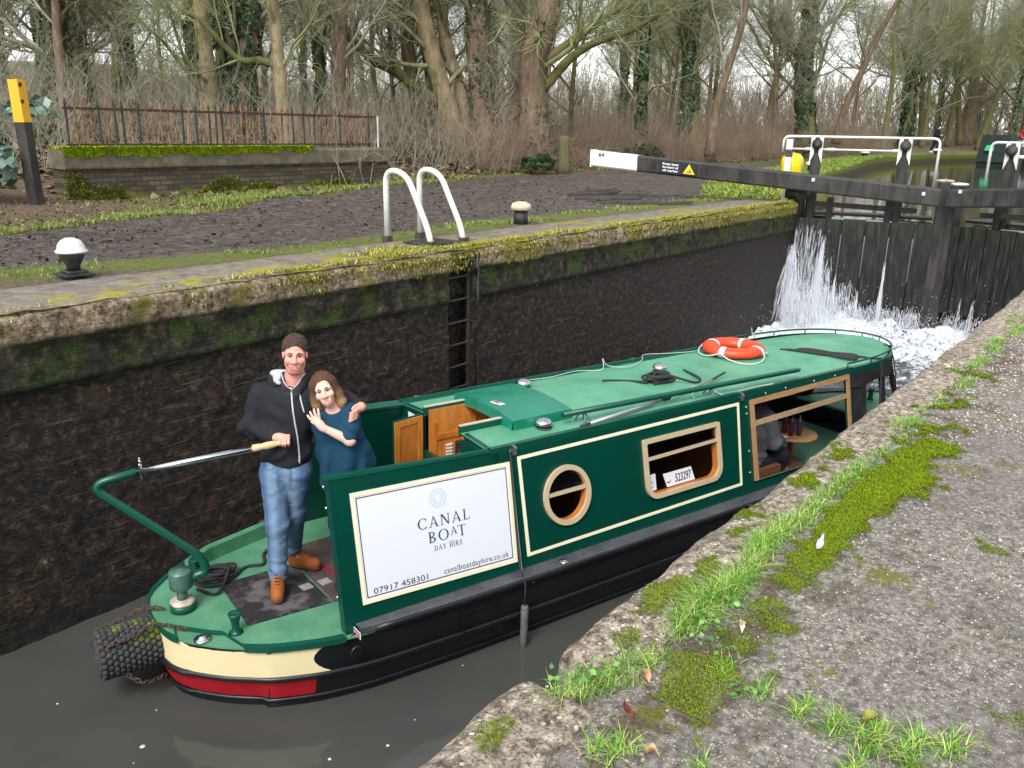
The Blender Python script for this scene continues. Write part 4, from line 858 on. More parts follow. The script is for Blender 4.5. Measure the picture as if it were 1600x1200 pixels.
mb = MB(); mb.smooth = True; mb.tube(spline(pts, 4, True), .0075, 6, closed=True); mb.build('grab_line', WROPE, lb, local=True)
# poles
p = thing('boat_pole', 'long round green pole held in brackets along the roof edge', 'pole', BL(.6, .53, 1.53), 0, 'poles along the near roof edge')
mb = MB(); mb.smooth = True; A, B = np.array(BL(.62, .55, 1.585)), np.array(BL(3.55, .655, 1.575)); mb.tube([A, A*.7+B*.3, A*.3+B*.7, B-(B-A)*.01, B], [.024, .025, .025, .022, .012], 12); mb.build('shaft', GREEN2, p)
p = thing('boat_pole', 'slim silver telescopic pole with dark joint lying under the green one', 'pole', BL(.75, .68, 1.50), 0, 'poles along the near roof edge')
PLS = simple('silver_pole', sRGB(178, 180, 182), sRGB(150, 152, 154), 20, .35, .05, metal=.4)
mb = MB(); mb.smooth = True; mb.tube(wp([(.80, .675, 1.513), (1.78, .56, 1.535)]), .017, 10); mb.build('handle_tube', PLS, p)
mb = MB(); mb.smooth = True; mb.tube(wp([(1.78, .56, 1.535), (2.62, .36, 1.54)]), .011, 10); mb.build('inner_tube', PLS, p)
mb = MB(); mb.smooth = True; mb.tube(wp([(1.74, .565, 1.535), (1.83, .552, 1.535)]), .022, 10); mb.build('joint_collar', RUBBER, p)
mb = MB(); mb.smooth = True; mb.tube(wp([(.70, .687, 1.51), (.81, .674, 1.513)]), .015, 10); mb.build('end_cap', RUBBER, p)
mb = MB(); mb.smooth = True; mb.tube(wp([(2.6, .365, 1.54), (2.85, .30, 1.56)]), [.013, .009], 8); mb.build('hook_end', RUBBER, p)
def coil(name, c, r, turns, label, tails, group, rad=.011, seed=1, sq=.7):
    rg = np.random.default_rng(seed); pts = []; n = 7
    for t in range(turns):
        cx, cy = rg.normal(0, r*.18, 2); rr_ = r*rg.uniform(.55, 1.05); ph = rg.uniform(0, 1); e = rg.uniform(.55, 1); ro = rg.uniform(0, 3.14)
        for k in range(n):
            a = 2*math.pi*k/n+ph*.3; x, y = rr_*math.cos(a), rr_*e*math.sin(a)
            pts.append((c[0]+cx+x*math.cos(ro)-y*math.sin(ro), c[1]+(cy+x*math.sin(ro)+y*math.cos(ro))*sq, c[2]+rad+t*rad*.62+rg.uniform(0, rad*.8)))
    if tails:
        pts = [tuple(q) for q in tails[0]]+pts
        if len(tails) > 1: pts += [tuple(q) for q in tails[1]]
    mb = MB(); mb.smooth = True; mb.tube(spline(wp(pts), 5), rad, 7); o = mb.build(name, ROPE); return tag(o, label, 'rope', group)
coil('mooring_rope', (-1.98, -.28, DKZ+.005), .17, 9, 'coiled black rope beside the tiller on the stern deck', [[(-1.48, -.52, DKZ+.02), (-1.56, -.46, DKZ+.012), (-1.62, -.30, DKZ+.015), (-1.75, -.33, DKZ+.012)], [(-2.05, -.05, DKZ+.015), (-2.15, -.2, DKZ+.012)]], 'black ropes on the boat', .012, 4)
coil('mooring_rope', (2.16, .06, camber(0, 0)), .15, 9, 'coiled black rope beside the domed vent in the middle of the roof', [[(1.72, -.22, 1.512), (1.80, -.19, 1.512), (1.95, -.08, 1.512)], [(2.45, .28, 1.515), (2.56, .24, 1.53), (2.70, -.10, 1.512)]], 'black ropes on the boat', .012, 9)
pts = []
for k in range(5):
    o = .03*k; pts += [(4.30+o, -.16+.05*k, 1.512+.005*k), (4.50+o, .06+.05*(k % 3), 1.514+.008*(k % 2)), (4.82-o, .40+.03*k, 1.512), (4.70-o, .50+.02*(k % 2), 1.52), (4.46+o*.5, .18+.05*(k % 2), 1.522)]
mb = MB(); mb.smooth = True; mb.tube(spline(wp(pts+[(4.9, .60, 1.50), (4.95, .68, 1.46), (4.85, .80, 1.0), (4.8, .92, .62)]), 5), .011, 7); tag(mb.build('mooring_rope', ROPE), 'black rope doubled up near the rounded front of the roof', 'rope', 'black ropes on the boat')
mb = MB(); mb.smooth = True; mb.tube(spline(wp([(5.35, .45, 1.56), (5.55, .42, 1.50), (5.75, .40, 1.2), (5.9, .40, .78)]), 6), .007, 6); tag(mb.build('bow_line', ROPE), 'thin dark line hanging from the bow hood to the foredeck', 'rope')
mb = MB(); mb.smooth = True
mb.tube(spline(wp([(1.05, -.62, 1.512), (1.4, -.60, 1.506), (1.75, -.66, 1.50), (2.0, -.55, 1.508), (2.05, -.60, 1.60), (2.1, -.57, 1.53), (2.3, -.48, 1.51), (2.6, -.60, 1.512), (2.75, -.72, 1.525), (3.1, -.66, 1.51), (3.4, -.6, 1.51), (3.9, -.66, 1.51), (4.4, -.66, 1.525), (4.38, -.64, 1.66), (4.45, -.66, 1.56), (4.8, -.6, 1.52)]), 6), .0034, 6); tag(mb.build('white_cord', WROPE), 'thin pale cord trailing along the far edge of the roof', 'cord')
mb = MB(); mb.smooth = True
mb.tube(spline(wp([(2.10, .60, 1.50), (2.2, .5, 1.51), (2.28, .58, 1.58), (2.4, .66, 1.50), (2.55, .69, 1.505), (2.85, .68, 1.508), (3.1, .70, 1.51)]), 6), .0045, 6); tag(mb.build('white_cord', WROPE), 'short pale cord looped round the poles by the near roof edge', 'cord')
# woven stern fender with chains
fd = thing('rope_fender', 'round woven rope fender with moss hung off the stern on chains', 'fender', BL(-2.68, 0, .33), BA)
m = NT('fender_rope'); nf = m.noise(5, 4); c = m.ramp(m.noise(30, 5, .7), [(.3, sRGB(32, 34, 36)), (.6, sRGB(64, 66, 66)), (.8, sRGB(96, 96, 92))]); ps = m.sep()
c = m.mix(m.math('MULTIPLY', m.maprange(nf, .48, .58), m.maprange(ps[2], .06, .14)), c, m.ramp(m.noise(60, 3), [(.3, sRGB(64, 78, 20)), (.7, sRGB(120, 130, 44))])); m.bump(m.noise(70, 4, .7), .6, .006); FEND = m.done(c, .9)
mb = MB(); mb.smooth = True; fr_r = .165
sph = [(math.cos(a)*math.cos(b), math.sin(a)*math.cos(b), math.sin(b)) for b in (-.9, 0, .9) for a in np.arange(6)*math.pi/3]
mb.lathe([(.0, -.19), (.13, -.19), (.155, -.17), (.155, .17), (.13, .19), (.0, .19)], (0, 0, 0), 26, R=Euler((0, R_(90), 0)).to_matrix())
for i in range(11):
    for j in range(22):
        a = 2*math.pi*(j+.5*(i % 2))/22; x = -.175+.035*i
        P = np.array([(x+.024*p[0]*1.0, 0, 0) for p in sph]); rad = np.array([.157+.017*p[2] for p in sph]); aa = np.array([a+.024*p[1]/.157 for p in sph]); P[:, 1] = rad*np.cos(aa); P[:, 2] = rad*np.sin(aa)
        F = [(6*k+q, 6*k+(q+1) % 6, 6*k+6+(q+1) % 6, 6*k+6+q) for k in (0, 1) for q in range(6)]+[tuple(range(12, 18))]; mb.add(P, F)
for rr_ in (.05, .09, .13): mb.tube([(-.192, rr_*math.cos(t), rr_*math.sin(t)) for t in np.arange(20)*2*math.pi/20], .018, 6, closed=True)
mb.build('woven_body', FEND, fd, local=True)
RUSTC = simple('rusty_chain', sRGB(92, 72, 58), sRGB(56, 46, 42), 40, .8, .4)
def chain(pts, L=.045, r=.0055):
    mb = MB(); mb.smooth = True; P = spline(pts, 10); d = np.concatenate([[0], np.cumsum(np.linalg.norm(np.diff(P, axis=0), axis=1))]); n = max(2, int(d[-1]/(L*.72)))
    for i in range(n):
        t = (i+.5)/n*d[-1]; c_ = np.array([np.interp(t, d, P[:, k]) for k in range(3)]); t2 = np.array([np.interp(min(t+.01, d[-1]), d, P[:, k]) for k in range(3)]); T = t2-c_; T /= np.linalg.norm(T)+1e-9
        a = np.cross(T, (0, 0, 1.) if i % 2 else (T[1], -T[0], .3)); a /= np.linalg.norm(a)+1e-9
        mb.tube([c_+T*L*.5*math.cos(q)+a*L*.3*math.sin(q) for q in np.arange(10)*2*math.pi/10], r, 5, closed=True)
    return mb
for pts in ([(-.17, -.12, .12), (0, -.14, .16), (.12, -.15, .20), (.22, -.17, .185), (.32, -.30, .178)], [(-.17, .12, .12), (0, .12, .16), (.15, .1, .20), (.26, .05, .185)], [(-.05, -.13, -.12), (.05, -.17, -.2), (.2, -.10, -.24)]): chain(pts).build('chain', RUSTC, fd, local=True)
tf = thing('tube_fender', 'grey tube fender hanging by a cord against the black hull', 'fender', BL(-.11, 1.08, .16))
mb = MB(); mb.smooth = True; a, b = BL(-.11, 1.078, -.02), BL(-.11, 1.078, .345); mb.tube([a, tuple(np.array(a)+(0, 0, .012)), tuple(np.array(b)-(0, 0, .012)), b], [.022, .03, .03, .024], 14); mb.build('tube', simple('grey_fender', sRGB(78, 80, 80), sRGB(104, 104, 100), 16, .6, .3), tf)
mb = MB(); mb.smooth = True; mb.tube(wp([(-.11, 1.078, .34), (-.10, 1.066, .52), (-.075, .96, .60), (-.04, .74, 1.46)]), .006, 6); mb.build('hanging_cord', ROPE, tf)
# crockery on the cabin table
for k, (s, w_, h, c_) in enumerate(((3.95, .36, .20, sRGB(96, 40, 60)), (4.03, .40, .20, sRGB(70, 56, 96)), (3.97, .26, .20, sRGB(104, 50, 70)))):
    gm = NT('tumbler_%s' % ('plum', 'violet', 'rose')[k]); gm = gm.done(c_, .15)
    t = thing('tumbler', ('plum coloured tall tumbler on the table inside the bow hatch', 'violet tall tumbler nearest the side opening on the cabin table', 'rose coloured tall tumbler behind the others on the cabin table')[k], 'tumbler', BL(s, w_, .712), 0, 'tumblers on the cabin table')
    mb = MB(); mb.smooth = True; mb.lathe([(.026, 0), (.034, h*.8), (.034, h*.85), (.028, h*.86)], (0, 0, 0), 16); mb.build('cup', gm, t, local=True)
    mb = MB(); mb.smooth = True; mb.lathe([(.03, h*.86), (.012, h*.93), (.010, h*1.08), (.016, h*1.1), (.0, h*1.12)], (0, 0, 0), 12); mb.build('stopper', GREYM, t, local=True)
# ------------------------------------------------------------------ people, grown as one surface from smooth-blended fields
class SDF:
    def __init__(s): s.ops = []
    def cone(s, a, b, r1, r2=None, k=.02, op='add', flat=None):
        s.ops.append(('cone', np.array(a, float), np.array(b, float), r1, r1 if r2 is None else r2, k, op, flat)); return s
    def chain(s, pts, rad, k=.02):
        for i in range(len(pts)-1): s.cone(pts[i], pts[i+1], rad[i], rad[i+1], k)
        return s
    def ell(s, c, r, k=.02, op='add', R=None): s.ops.append(('ell', np.array(c, float), np.array(r, float), R, 0, k, op, None)); return s
    def fn(s, f, k=.0, op='add'): s.ops.append(('fn', f, None, 0, 0, k, op, None)); return s
    def __call__(s, P):
        d = np.full(len(P), 9., np.float32)
        for typ, a, b, r1, r2, k, op, flat in s.ops:
            if typ == 'cone':
                Q = P; A, B = a, b
                if flat is not None: Q = P*flat; A = a*flat; B = b*flat
                ab = B-A; t = np.clip(((Q-A)@ab)/(ab@ab+1e-12), 0, 1); e = np.linalg.norm(Q-A-t[:, None]*ab, axis=1)-(r1+(r2-r1)*t)
            elif typ == 'ell':
                Q = P-a
                if r1 is not None: Q = Q@r1
                q = Q/b; l = np.linalg.norm(q, axis=1); e = l*(l-1)/(np.linalg.norm(q/b, axis=1)+1e-9)
            else: e = a(P)
            if op == 'add':
                if k > 0: h = np.clip(.5+.5*(d-e)/k, 0, 1); d = d*(1-h)+e*h-k*h*(1-h)
                else: d = np.minimum(d, e)
            elif op == 'sub':
                e = -e
                if k > 0: h = np.clip(.5-.5*(d-e)/k, 0, 1); d = d*(1-h)+e*h+k*h*(1-h)
                else: d = np.maximum(d, e)
            else: d = np.maximum(d, e)
        return d
def polygonise(f, lo, hi, h):
    lo = np.array(lo, float); n = np.ceil((np.array(hi)-lo)/h).astype(int)+1; B = 8
    nb = (n+B-1)//B; n = nb*B+1
    c = np.stack(np.meshgrid(*[lo[i]+(np.arange(nb[i])*B+B/2)*h for i in range(3)], indexing='ij'), -1).reshape(-1, 3)
    dc = f(c); near = np.abs(dc) < B*h*1.15+.02
    F = np.repeat(np.repeat(np.repeat(dc.reshape(nb), B, 0), B, 1), B, 2); F = np.pad(F, ((0, 1),)*3, mode='edge').astype(np.float32)
    idx = np.argwhere(near.reshape(nb)); off = np.stack(np.meshgrid(*[np.arange(B+1)]*3, indexing='ij'), -1).reshape(-1, 3)
    for q in range(0, len(idx), 400):
        ii = (idx[q:q+400, None]*B+off[None]).reshape(-1, 3); F[ii[:, 0], ii[:, 1], ii[:, 2]] = f(lo+ii*h)
    S_ = F < 0; cs = [(a, b, c) for a in (0, 1) for b in (0, 1) for c in (0, 1)]
    sl = lambda A, a, b, c: A[a:A.shape[0]-1+a, b:A.shape[1]-1+b, c:A.shape[2]-1+c]
    cnt = sum(sl(S_, *k).astype(np.int8) for k in cs); act = (cnt > 0) & (cnt < 8); I = np.argwhere(act)
    pos = np.zeros((len(I), 3)); num = np.zeros(len(I))
    for a in cs:
        for ax in range(3):
            if a[ax]: continue
            b = list(a); b[ax] = 1
            fa = F[I[:, 0]+a[0], I[:, 1]+a[1], I[:, 2]+a[2]]; fb = F[I[:, 0]+b[0], I[:, 1]+b[1], I[:, 2]+b[2]]; mk = (fa < 0) != (fb < 0)
            t = np.where(mk, fa/(fa-fb+1e-12), 0); p = np.tile(np.array(a, float), (len(I), 1)); p[:, ax] += t; pos += p*mk[:, None]; num += mk
    V = lo+(I+pos/num[:, None])*h; ID = np.full(act.shape, -1, np.int64); ID[tuple(I.T)] = np.arange(len(I)); Q = []
    for ax in range(3):
        A = np.moveaxis(S_, ax, 0); D = A[:-1] != A[1:]; J = np.argwhere(D); J = J[(J[:, 1] > 0) & (J[:, 2] > 0) & (J[:, 1] < A.shape[1]-1) & (J[:, 2] < A.shape[2]-1)]
        M = np.moveaxis(ID, ax, 0); i, j, k = J.T; q = np.stack([M[i, j-1, k-1], M[i, j, k-1], M[i, j, k], M[i, j-1, k]], 1); fl = ~A[i, j, k]; q[fl] = q[fl][:, ::-1]; Q.append(q if ax != 1 else q[:, ::-1])
    Q = np.concatenate(Q); return V, Q[(Q >= 0).all(1)]
PF0 = np.array([3.381, 4.760, .522]); PRH = np.array([.62, -.784, 0]); PFH = np.array([.784, .62, 0])
def pw_(P): P = np.asarray(P, float); return PF0+P[:, :1]*PRH-P[:, 1:2]*PFH+P[:, 2:]*np.array([0, 0, 1.])
def grow(name, f, lo, hi, h, mat, parent, tint=None, to=pw_, smooth_it=1):
    V, Q = polygonise(f, lo, hi, h)
    for _ in range(smooth_it):
        e = np.concatenate([Q[:, [0, 1]], Q[:, [1, 2]], Q[:, [2, 3]], Q[:, [3, 0]]]); s_ = np.zeros_like(V); c_ = np.zeros(len(V))
        np.add.at(s_, e[:, 0], V[e[:, 1]]); np.add.at(s_, e[:, 1], V[e[:, 0]]); np.add.at(c_, e[:, 0], 1); np.add.at(c_, e[:, 1], 1); V = V*.5+.5*s_/np.maximum(c_, 1)[:, None]
    col = tint(V) if tint else None
    W = to(V); 
    if np.linalg.det(np.stack([PRH, -PFH, [0, 0, 1]])) < 0 and to is pw_: Q = Q[:, ::-1]
    return mesh_obj(name, W, Q, mat, parent, True, attr=col)
def tintmat(name, rough=.6, bump=.1, bs=60, sss=0, mott=.06, spec=.4):
    m = NT(name); at = m.n('Attribute', attribute_name='tint').outputs['Color']; f = m.noise(bs*.5, 4)
    c = m.mix(mott*4, at, m.ramp(f, [(.3, .8), (.7, 1.0)]), 'MULTIPLY'); m.bump(m.noise(bs, 4, .7), bump, .003)
    if sss: m.b.inputs['Subsurface Weight'].default_value = sss; m.b.inputs['Subsurface Radius'].default_value = (.01, .004, .002)
    return m.done(c, rough, spec=spec)
SKIN = tintmat('skin', .5, .05, 120, .15, .03); CLOTH = tintmat('cloth', .85, .3, 90, 0, .1, .2)
def rotz(a): c, s = math.cos(a), math.sin(a); return np.array([[c, -s, 0], [s, c, 0], [0, 0, 1.]])
def rotx(a): c, s = math.cos(a), math.sin(a); return np.array([[1, 0, 0], [0, c, -s], [0, s, c]])
def roty(a): c, s = math.cos(a), math.sin(a); return np.array([[c, 0, s], [0, 1, 0], [-s, 0, c]])
class Head:
    "head frame: x to the picture's right, y out of the face, z up, origin between the ears"
    def __init__(s, c, yaw, pitch, roll, sc=1., fem=0): s.c = np.array(c, float); s.M = rotz(yaw)@rotx(pitch)@roty(roll); s.sc = sc; s.fem = fem
    def g(s, *p): return s.c+s.M@(np.array(p)*s.sc)
    def add(s, B):
        k = s.sc; f = s.fem; G = s.g; R = s.M
        B.ell(G(0, -.015, .040), np.array((.076, .096, .086))*k, .02, R=R); B.ell(G(0, .020, -.045), np.array((.063-.004*f, .070, .084))*k, .03, R=R)
        B.ell(G(0, .056, -.104+.006*f), np.array((.026-.004*f, .024, .022))*k, .03, R=R)
        for x in (-1, 1):
            if not f: B.cone(G(x*.045, .0, -.070), G(x*.026, .045, -.108), .020*k, .017*k, .03)
            B.ell(G(x*.040, .062, -.028), np.array((.028, .026, .024))*k, .025, R=R)
            B.cone(G(x*.016, .084, .026), G(x*.050, .070, .026), .010*k, .009*k, .018)
            B.ell(G(x*.031, .098, .008), np.array((.019, .016, .011))*k, .012, 'sub', R=R)
            B.ell(G(x*.078, -.006, -.008), np.array((.009, .018, .028))*k, .008, R=R)
        B.cone(G(0, .085, .016), G(0, .106, -.028), .009*k, .0135*k, .012)
        for x in (-1, 1): B.ell(G(x*.014, .093, -.033), np.array((.011, .012, .009))*k, .008, R=R)
        B.cone(G(-.026, .079, -.066), G(.026, .079, -.066), .009*k, .009*k, .014); B.cone(G(-.02, .078, -.082), G(.02, .078, -.082), .010*k, .010*k, .014)
        B.cone(G(-.022, .093, -.072), G(.022, .093, -.072), .004*k, .004*k, .004, 'sub'); 
        
    def loc(s, P): return ((P-s.c)@s.M)/s.sc
    def tint(s, P, base, lip, ruddy, stub=0):
        q = s.loc(P); C = np.tile(np.array(base), (len(P), 1)); hd = (np.abs(q) < .16).all(1)
        def blend(m_, col): nonlocal C; m_ = np.clip(m_, 0, 1)[:, None]*hd[:, None]; C = C*(1-m_)+np.array(col)*m_
        for x in (-.042, .042): blend(.4*np.exp(-((q[:, 0]-x)**2+(q[:, 2]+.03)**2)/.0009)*(q[:, 1] > .02), ruddy)
        blend(.4*np.exp(-((q[:, 0])**2+(q[:, 2]+.03)**2)/.0003)*(q[:, 1] > .08), ruddy)
        if stub: blend(stub*np.clip((-.045-q[:, 2])/.02, 0, 1)*(q[:, 1] > -.02)*(q[:, 2] > -.14), sRGB(150, 104, 88))
        ly = np.abs(q[:, 2]+.073-.0+(-.10*np.minimum(np.abs(q[:, 0]), .03)**1.2*6)*.0); lx = np.abs(q[:, 0])
        blend(((ly < .0085-.006*(lx/.027)**2) & (lx < .027) & (q[:, 1] > .07))*.75, lip)
        return C
    def features(s, parent, iris, brow, teeth=True, lid=0):
        k = s.sc
        for x in (-1, 1):
            mb = MB(); mb.smooth = True; c = s.g(x*.031, .0725, .007)
            mb.lathe([(.0118*math.sin(a)*k, -.0118*math.cos(a)*k) for a in np.linspace(.05, math.pi-.05, 9)], (0, 0, 0), 14)
            V = mb.v[0]@rotx(-math.pi/2).T; V = V@s.M.T; mb.v[0] = pw_(V+c); mb.f = [f[::-1] for f in mb.f]
            e = mb.build('eye', EYEW, parent)
            mb = MB(); mb.smooth = True; mb.lathe([(.0062*k, .0), (.0055*k, .0012), (.003*k, .0022), (0, .0024)], (0, 0, 0), 12); V = mb.v[0]@rotx(-math.pi/2).T@s.M.T; mb.v[0] = pw_(V+s.g(x*.031, .0830, .0055)); mb.f = [f[::-1] for f in mb.f]; mb.build('iris', iris, e)
            mb = MB(); mb.smooth = True; mb.tube(pw_(np.array([s.g(x*.018, .0825, .0135), s.g(x*.031, .0865, .0150), s.g(x*.044, .079, .0115)])), .0028*k, 6); mb.build('eyelid', brow, e)
            mb = MB(); mb.smooth = True; mb.tube(pw_(spline([s.g(x*.013, .0935, .028), s.g(x*.030, .0905, .0345), s.g(x*.050, .076, .030)], 4)), np.array([.003, .004, .0042, .0042, .004, .0038, .003, .002, .001])*k, 6); mb.build('eyebrow', brow, parent)
        if teeth:
            mb = MB(); mb.smooth = True; mb.tube(pw_(spline([s.g(-.019, .0830, -.0700), s.g(-.009, .0880, -.0720), s.g(.009, .0880, -.0720), s.g(.019, .0830, -.0700)], 4)), .0024*k, 6); mb.build('teeth', TEETH, parent)
EYEW = NT('eye_white').done(sRGB(222, 214, 208), .25); TEETH = NT('teeth').done(sRGB(232, 224, 212), .3)
IRIS1 = NT('blue_iris').done(sRGB(60, 72, 84), .2); IRIS2 = NT('brown_iris').done(sRGB(58, 42, 32), .2)
BROW1 = NT('brown_brow').done(sRGB(96, 66, 54), .9); BROW2 = NT('dark_brow').done(sRGB(88, 62, 50), .9)
def finger(B, pts, r=.0085): B.chain(pts, [r*1.08, r, r*.93, r*.85][:len(pts)], .006)
# ---- the man at the tiller
man = thing('person', 'man in black zip jacket and jeans holding the boat tiller', 'person', tuple(PF0))
H1 = Head((.148, -.002, 1.766), -.22, -.06, .05, .995); B = SDF(); H1.add(B)
DT = -.06
nk = [(.115, DT+.0, 1.50), (.128, DT+.015, 1.60), tuple(H1.g(0, -.02, -.07))]; B.chain(nk, [.066, .060, .058], .03)
# hidden trunk and limbs so that the body is one surface
B.ell((.075, DT-.01, 1.32), (.175, .105, .22), .05); B.ell((.035, DT, 1.06), (.15, .10, .2), .06); B.cone((-.09, DT-.01, 1.455), (.235, DT-.01, 1.465), .05, .05, .05)
RS, RE, RW = (-.125, DT-.01, 1.445), (-.212, -.03, 1.215), (.002, .080, 1.185); LS, LE, LW = (.265, DT-.02, 1.45), (.46, -.17, 1.375), (.585, -.03, 1.385)
B.chain([RS, RE, RW], [.05, .042, .027]); B.chain([LS, LE, LW], [.05, .042, .028])
LH = ((-.055, .0, .88), (-.030, .075, .52), (-.045, .10, .12)); LL = ((.110, -.03, .88), (.055, -.10, .53), (-.02, -.235, .14))
B.chain(LH, [.08, .055, .04]); B.chain(LL, [.08, .055, .04]); B.cone(LH[2], (-.012, .20, .05), .04, .03); B.cone(LL[2], (.09, -.22, .05), .04, .03)
# right hand round the wooden grip
B.cone(RW, (.035, .098, 1.192), .026, .030, .02, flat=None); B.cone((.03, .095, 1.194), (.085, .108, 1.198), .024, .022, .02)
for i in range(4):
    x = .040+.0205*i; zt = 1.196+.0025*i; L = (1, 1.06, 1.0, .86)[3-i]
    finger(B, [(x, .105, zt+.006), (x+.007, .142*L+.0, zt-.002), (x+.010, .158*L, zt-.030), (x+.004, .143*L, zt-.052)], .0100)
finger(B, [(.03, .075, 1.185), (.045, .085, 1.158), (.070, .100, 1.148), (.088, .112, 1.146)], .0108)
# left hand over her shoulder
B.cone(LW, (.590, .015, 1.395), .027, .030, .02); B.cone((.585, .01, 1.395), (.572, .055, 1.392), .028, .024, .02)
for i in range(4):
    z = 1.402-.0195*i; x = .578-.003*i
    finger(B, [(x, .050, z), (x-.006, .090, z-.004), (x-.026, .108, z-.012), (x-.044, .106, z-.022)], .0104)
finger(B, [(.580, .02, 1.412), (.568, .05, 1.420), (.555, .078, 1.416), (.546, .092, 1.408)], .0110)
SK1 = sRGB(224, 158, 140)
grow('body', B, (-.34, -.34, -.01), (.70, .30, 1.93), .0042, SKIN, man, lambda V: H1.tint(V, SK1, sRGB(176, 98, 92), sRGB(222, 128, 116), .22), smooth_it=1)
H1.features(man, IRIS1, BROW1)
# short curly hair
A = SDF(); A.ell(H1.g(0, -.020, .046), np.array((.0825, .103, .0915))*H1.sc, .0, R=H1.M)
def hairline(P):
    q = H1.loc(P); lim = np.where(q[:, 1] > 0, .035+.66*q[:, 1]-.25*np.abs(q[:, 0])*(q[:, 1] > .05), .035+.75*q[:, 1]); side = np.where((np.abs(q[:, 0]) > .055) & (q[:, 1] > -.02) & (q[:, 1] < .055), .018, 0)
    return (np.maximum(lim-side, -.085)-q[:, 2])*H1.sc
A.fn(hairline, 0, 'int'); A0 = lambda P: A(P)-.0075*fnoise(P[:, 0], P[:, 1], P[:, 2], 75, 2, 3)-.003
grow('hair', A0, H1.c-.16, H1.c+.17, .0036, CLOTH, man, lambda V: np.array(sRGB(70, 54, 46))*(1+.5*fnoise(V[:, 0], V[:, 1], V[:, 2], 90, 2, 5))[:, None], smooth_it=0)
# jacket
J = SDF(); J.ell((.080, DT, 1.33), (.205, .140, .21), .0); J.ell((.035, DT+.015, 1.10), (.178, .142, .20), .08); J.cone((-.095, DT-.01, 1.45), (.24, DT-.01, 1.46), .075, .075, .05); J.cone((.03, DT+.01, 1.02), (.032, DT+.012, .965), .158, .160, .06, flat=np.array((.93, 1.2, 1.)))
J.cone((.115, DT-.01, 1.49), (.122, DT+.005, 1.555), .090, .076, .035)
J.chain([RS, RE, (-.028, .066, 1.186)], [.082, .072, .047], .035); J.chain([LS, LE, (.555, -.075, 1.383)], [.080, .068, .046], .035)
J.cone((.118, DT+.0, 1.56), (.128, DT+.01, 1.72), .072, .080, .012, 'sub'); J.cone((.118, DT+.095, 1.53), (.128, DT+.075, 1.72), .008, .085, .01, 'sub')
def jfold(P):
    R, T, Z = P[:, 0], P[:, 1], P[:, 2]
    return .015*np.sin(38*Z+22*np.abs(R+.2)+3*fnoise(R, T, Z, 6, 2, 2))*np.exp(-((R+.22)/.13)**2-((Z-1.22)/.13)**2)+.012*fnoise(R*1.2, T, Z*.6, 10, 3, 4)+.008*np.sin(46*Z-25*R+3*fnoise(R, T, Z, 7, 2, 3))*np.exp(-((Z-1.04)/.10)**2)+.008*np.sin(50*Z+30*R)*np.exp(-((R-.02)/.07)**2-((Z-1.36)/.10)**2)
J.fn(lambda P: .962-P[:, 2], 0, 'int')
JF = lambda P: J(P)+jfold(P)
JC = np.array(sRGB(36, 37, 42))
def jt(V): return np.tile(JC, (len(V), 1))*(1+.12*fnoise(V[:, 0], V[:, 1], V[:, 2], 14, 3, 8))[:, None]
jk = grow('jacket', JF, (-.36, -.34, .92), (.66, .24, 1.66), .0062, CLOTH, man, jt)
def front(f, R, Z, t0=.30, t1=-.15):
    t = np.linspace(t0, t1, 160); d = f(np.stack([np.full(160, R), t, np.full(160, Z)], 1)); i = np.argmax(d < 0); return t[i]
ZIPC = simple('pale_zip', sRGB(196, 198, 202), sRGB(170, 172, 176), 60, .5, .2)
zp = [(r, front(JF, r, z)+.003, z) for r, z in zip(np.interp(np.linspace(1.535, .985, 26), [.985, 1.2, 1.4, 1.535], [.155, .150, .130, .112]), np.linspace(1.535, .985, 26))]
mb = MB(); mb.smooth = True; mb.tube(pw_(np.array(zp)), .0062, 8); mb.build('zip', ZIPC, jk)
zp = [(r, front(JF, r, z)+.003, z) for r, z in zip(np.linspace(.165, .205, 12), np.linspace(1.50, 1.36, 12))]
mb = MB(); mb.smooth = True; mb.tube(pw_(np.array(zp)), .0055, 8); mb.build('pocket_zip', ZIPC, jk)
# collar edge and hood with pale lining
tv = front(JF, .114, 1.51)+.004; A_ = np.linspace(.03, 2*math.pi-.03, 44); rw = lambda a: np.interp(abs((a+math.pi) % (2*math.pi)-math.pi), [0, .5, 1.1, 3.2], [tv-DT-.01, .092, .086, .086])
cpt = lambda a, r, z: (.118+r*.98*math.sin(a), DT+.010+r*math.cos(a), z); zu = lambda a: 1.612-.098*np.interp(abs((a+math.pi) % (2*math.pi)-math.pi), [0, .35, .9, 1.3, 3.2], [1, .72, .18, 0, -.1])
mb = MB(); mb.smooth = True
mb.loft([[cpt(a, rw(a)+.010, zu(a)-.075) for a in A_], [cpt(a, rw(a)+.004, zu(a)) for a in A_], [cpt(a, rw(a)-.006, zu(a)-.002) for a in A_], [cpt(a, rw(a)-.010, zu(a)-.06) for a in A_]], closed=False)
mb.v = [pw_(mb.v[0])]; mb.build('collar', simple('jacket_black', sRGB(36, 37, 42), sRGB(28, 29, 33), 30, .85, .3), jk)
mb = MB(); mb.smooth = True; mb.tube(pw_(np.array([cpt(a, rw(a)-.003, zu(a)+.001) for a in A_ if abs((a+math.pi) % (2*math.pi)-math.pi) < 1.5 and a < 3])), .0042, 6); mb.build('collar_piping', ZIPC, jk)
mb = MB(); mb.smooth = True; mb.tube(pw_(np.array([cpt(a, rw(a)-.003, zu(a)+.001) for a in A_ if abs((a+math.pi) % (2*math.pi)-math.pi) < 1.5 and a > 3])), .0042, 6); mb.build('collar_piping', ZIPC, jk)
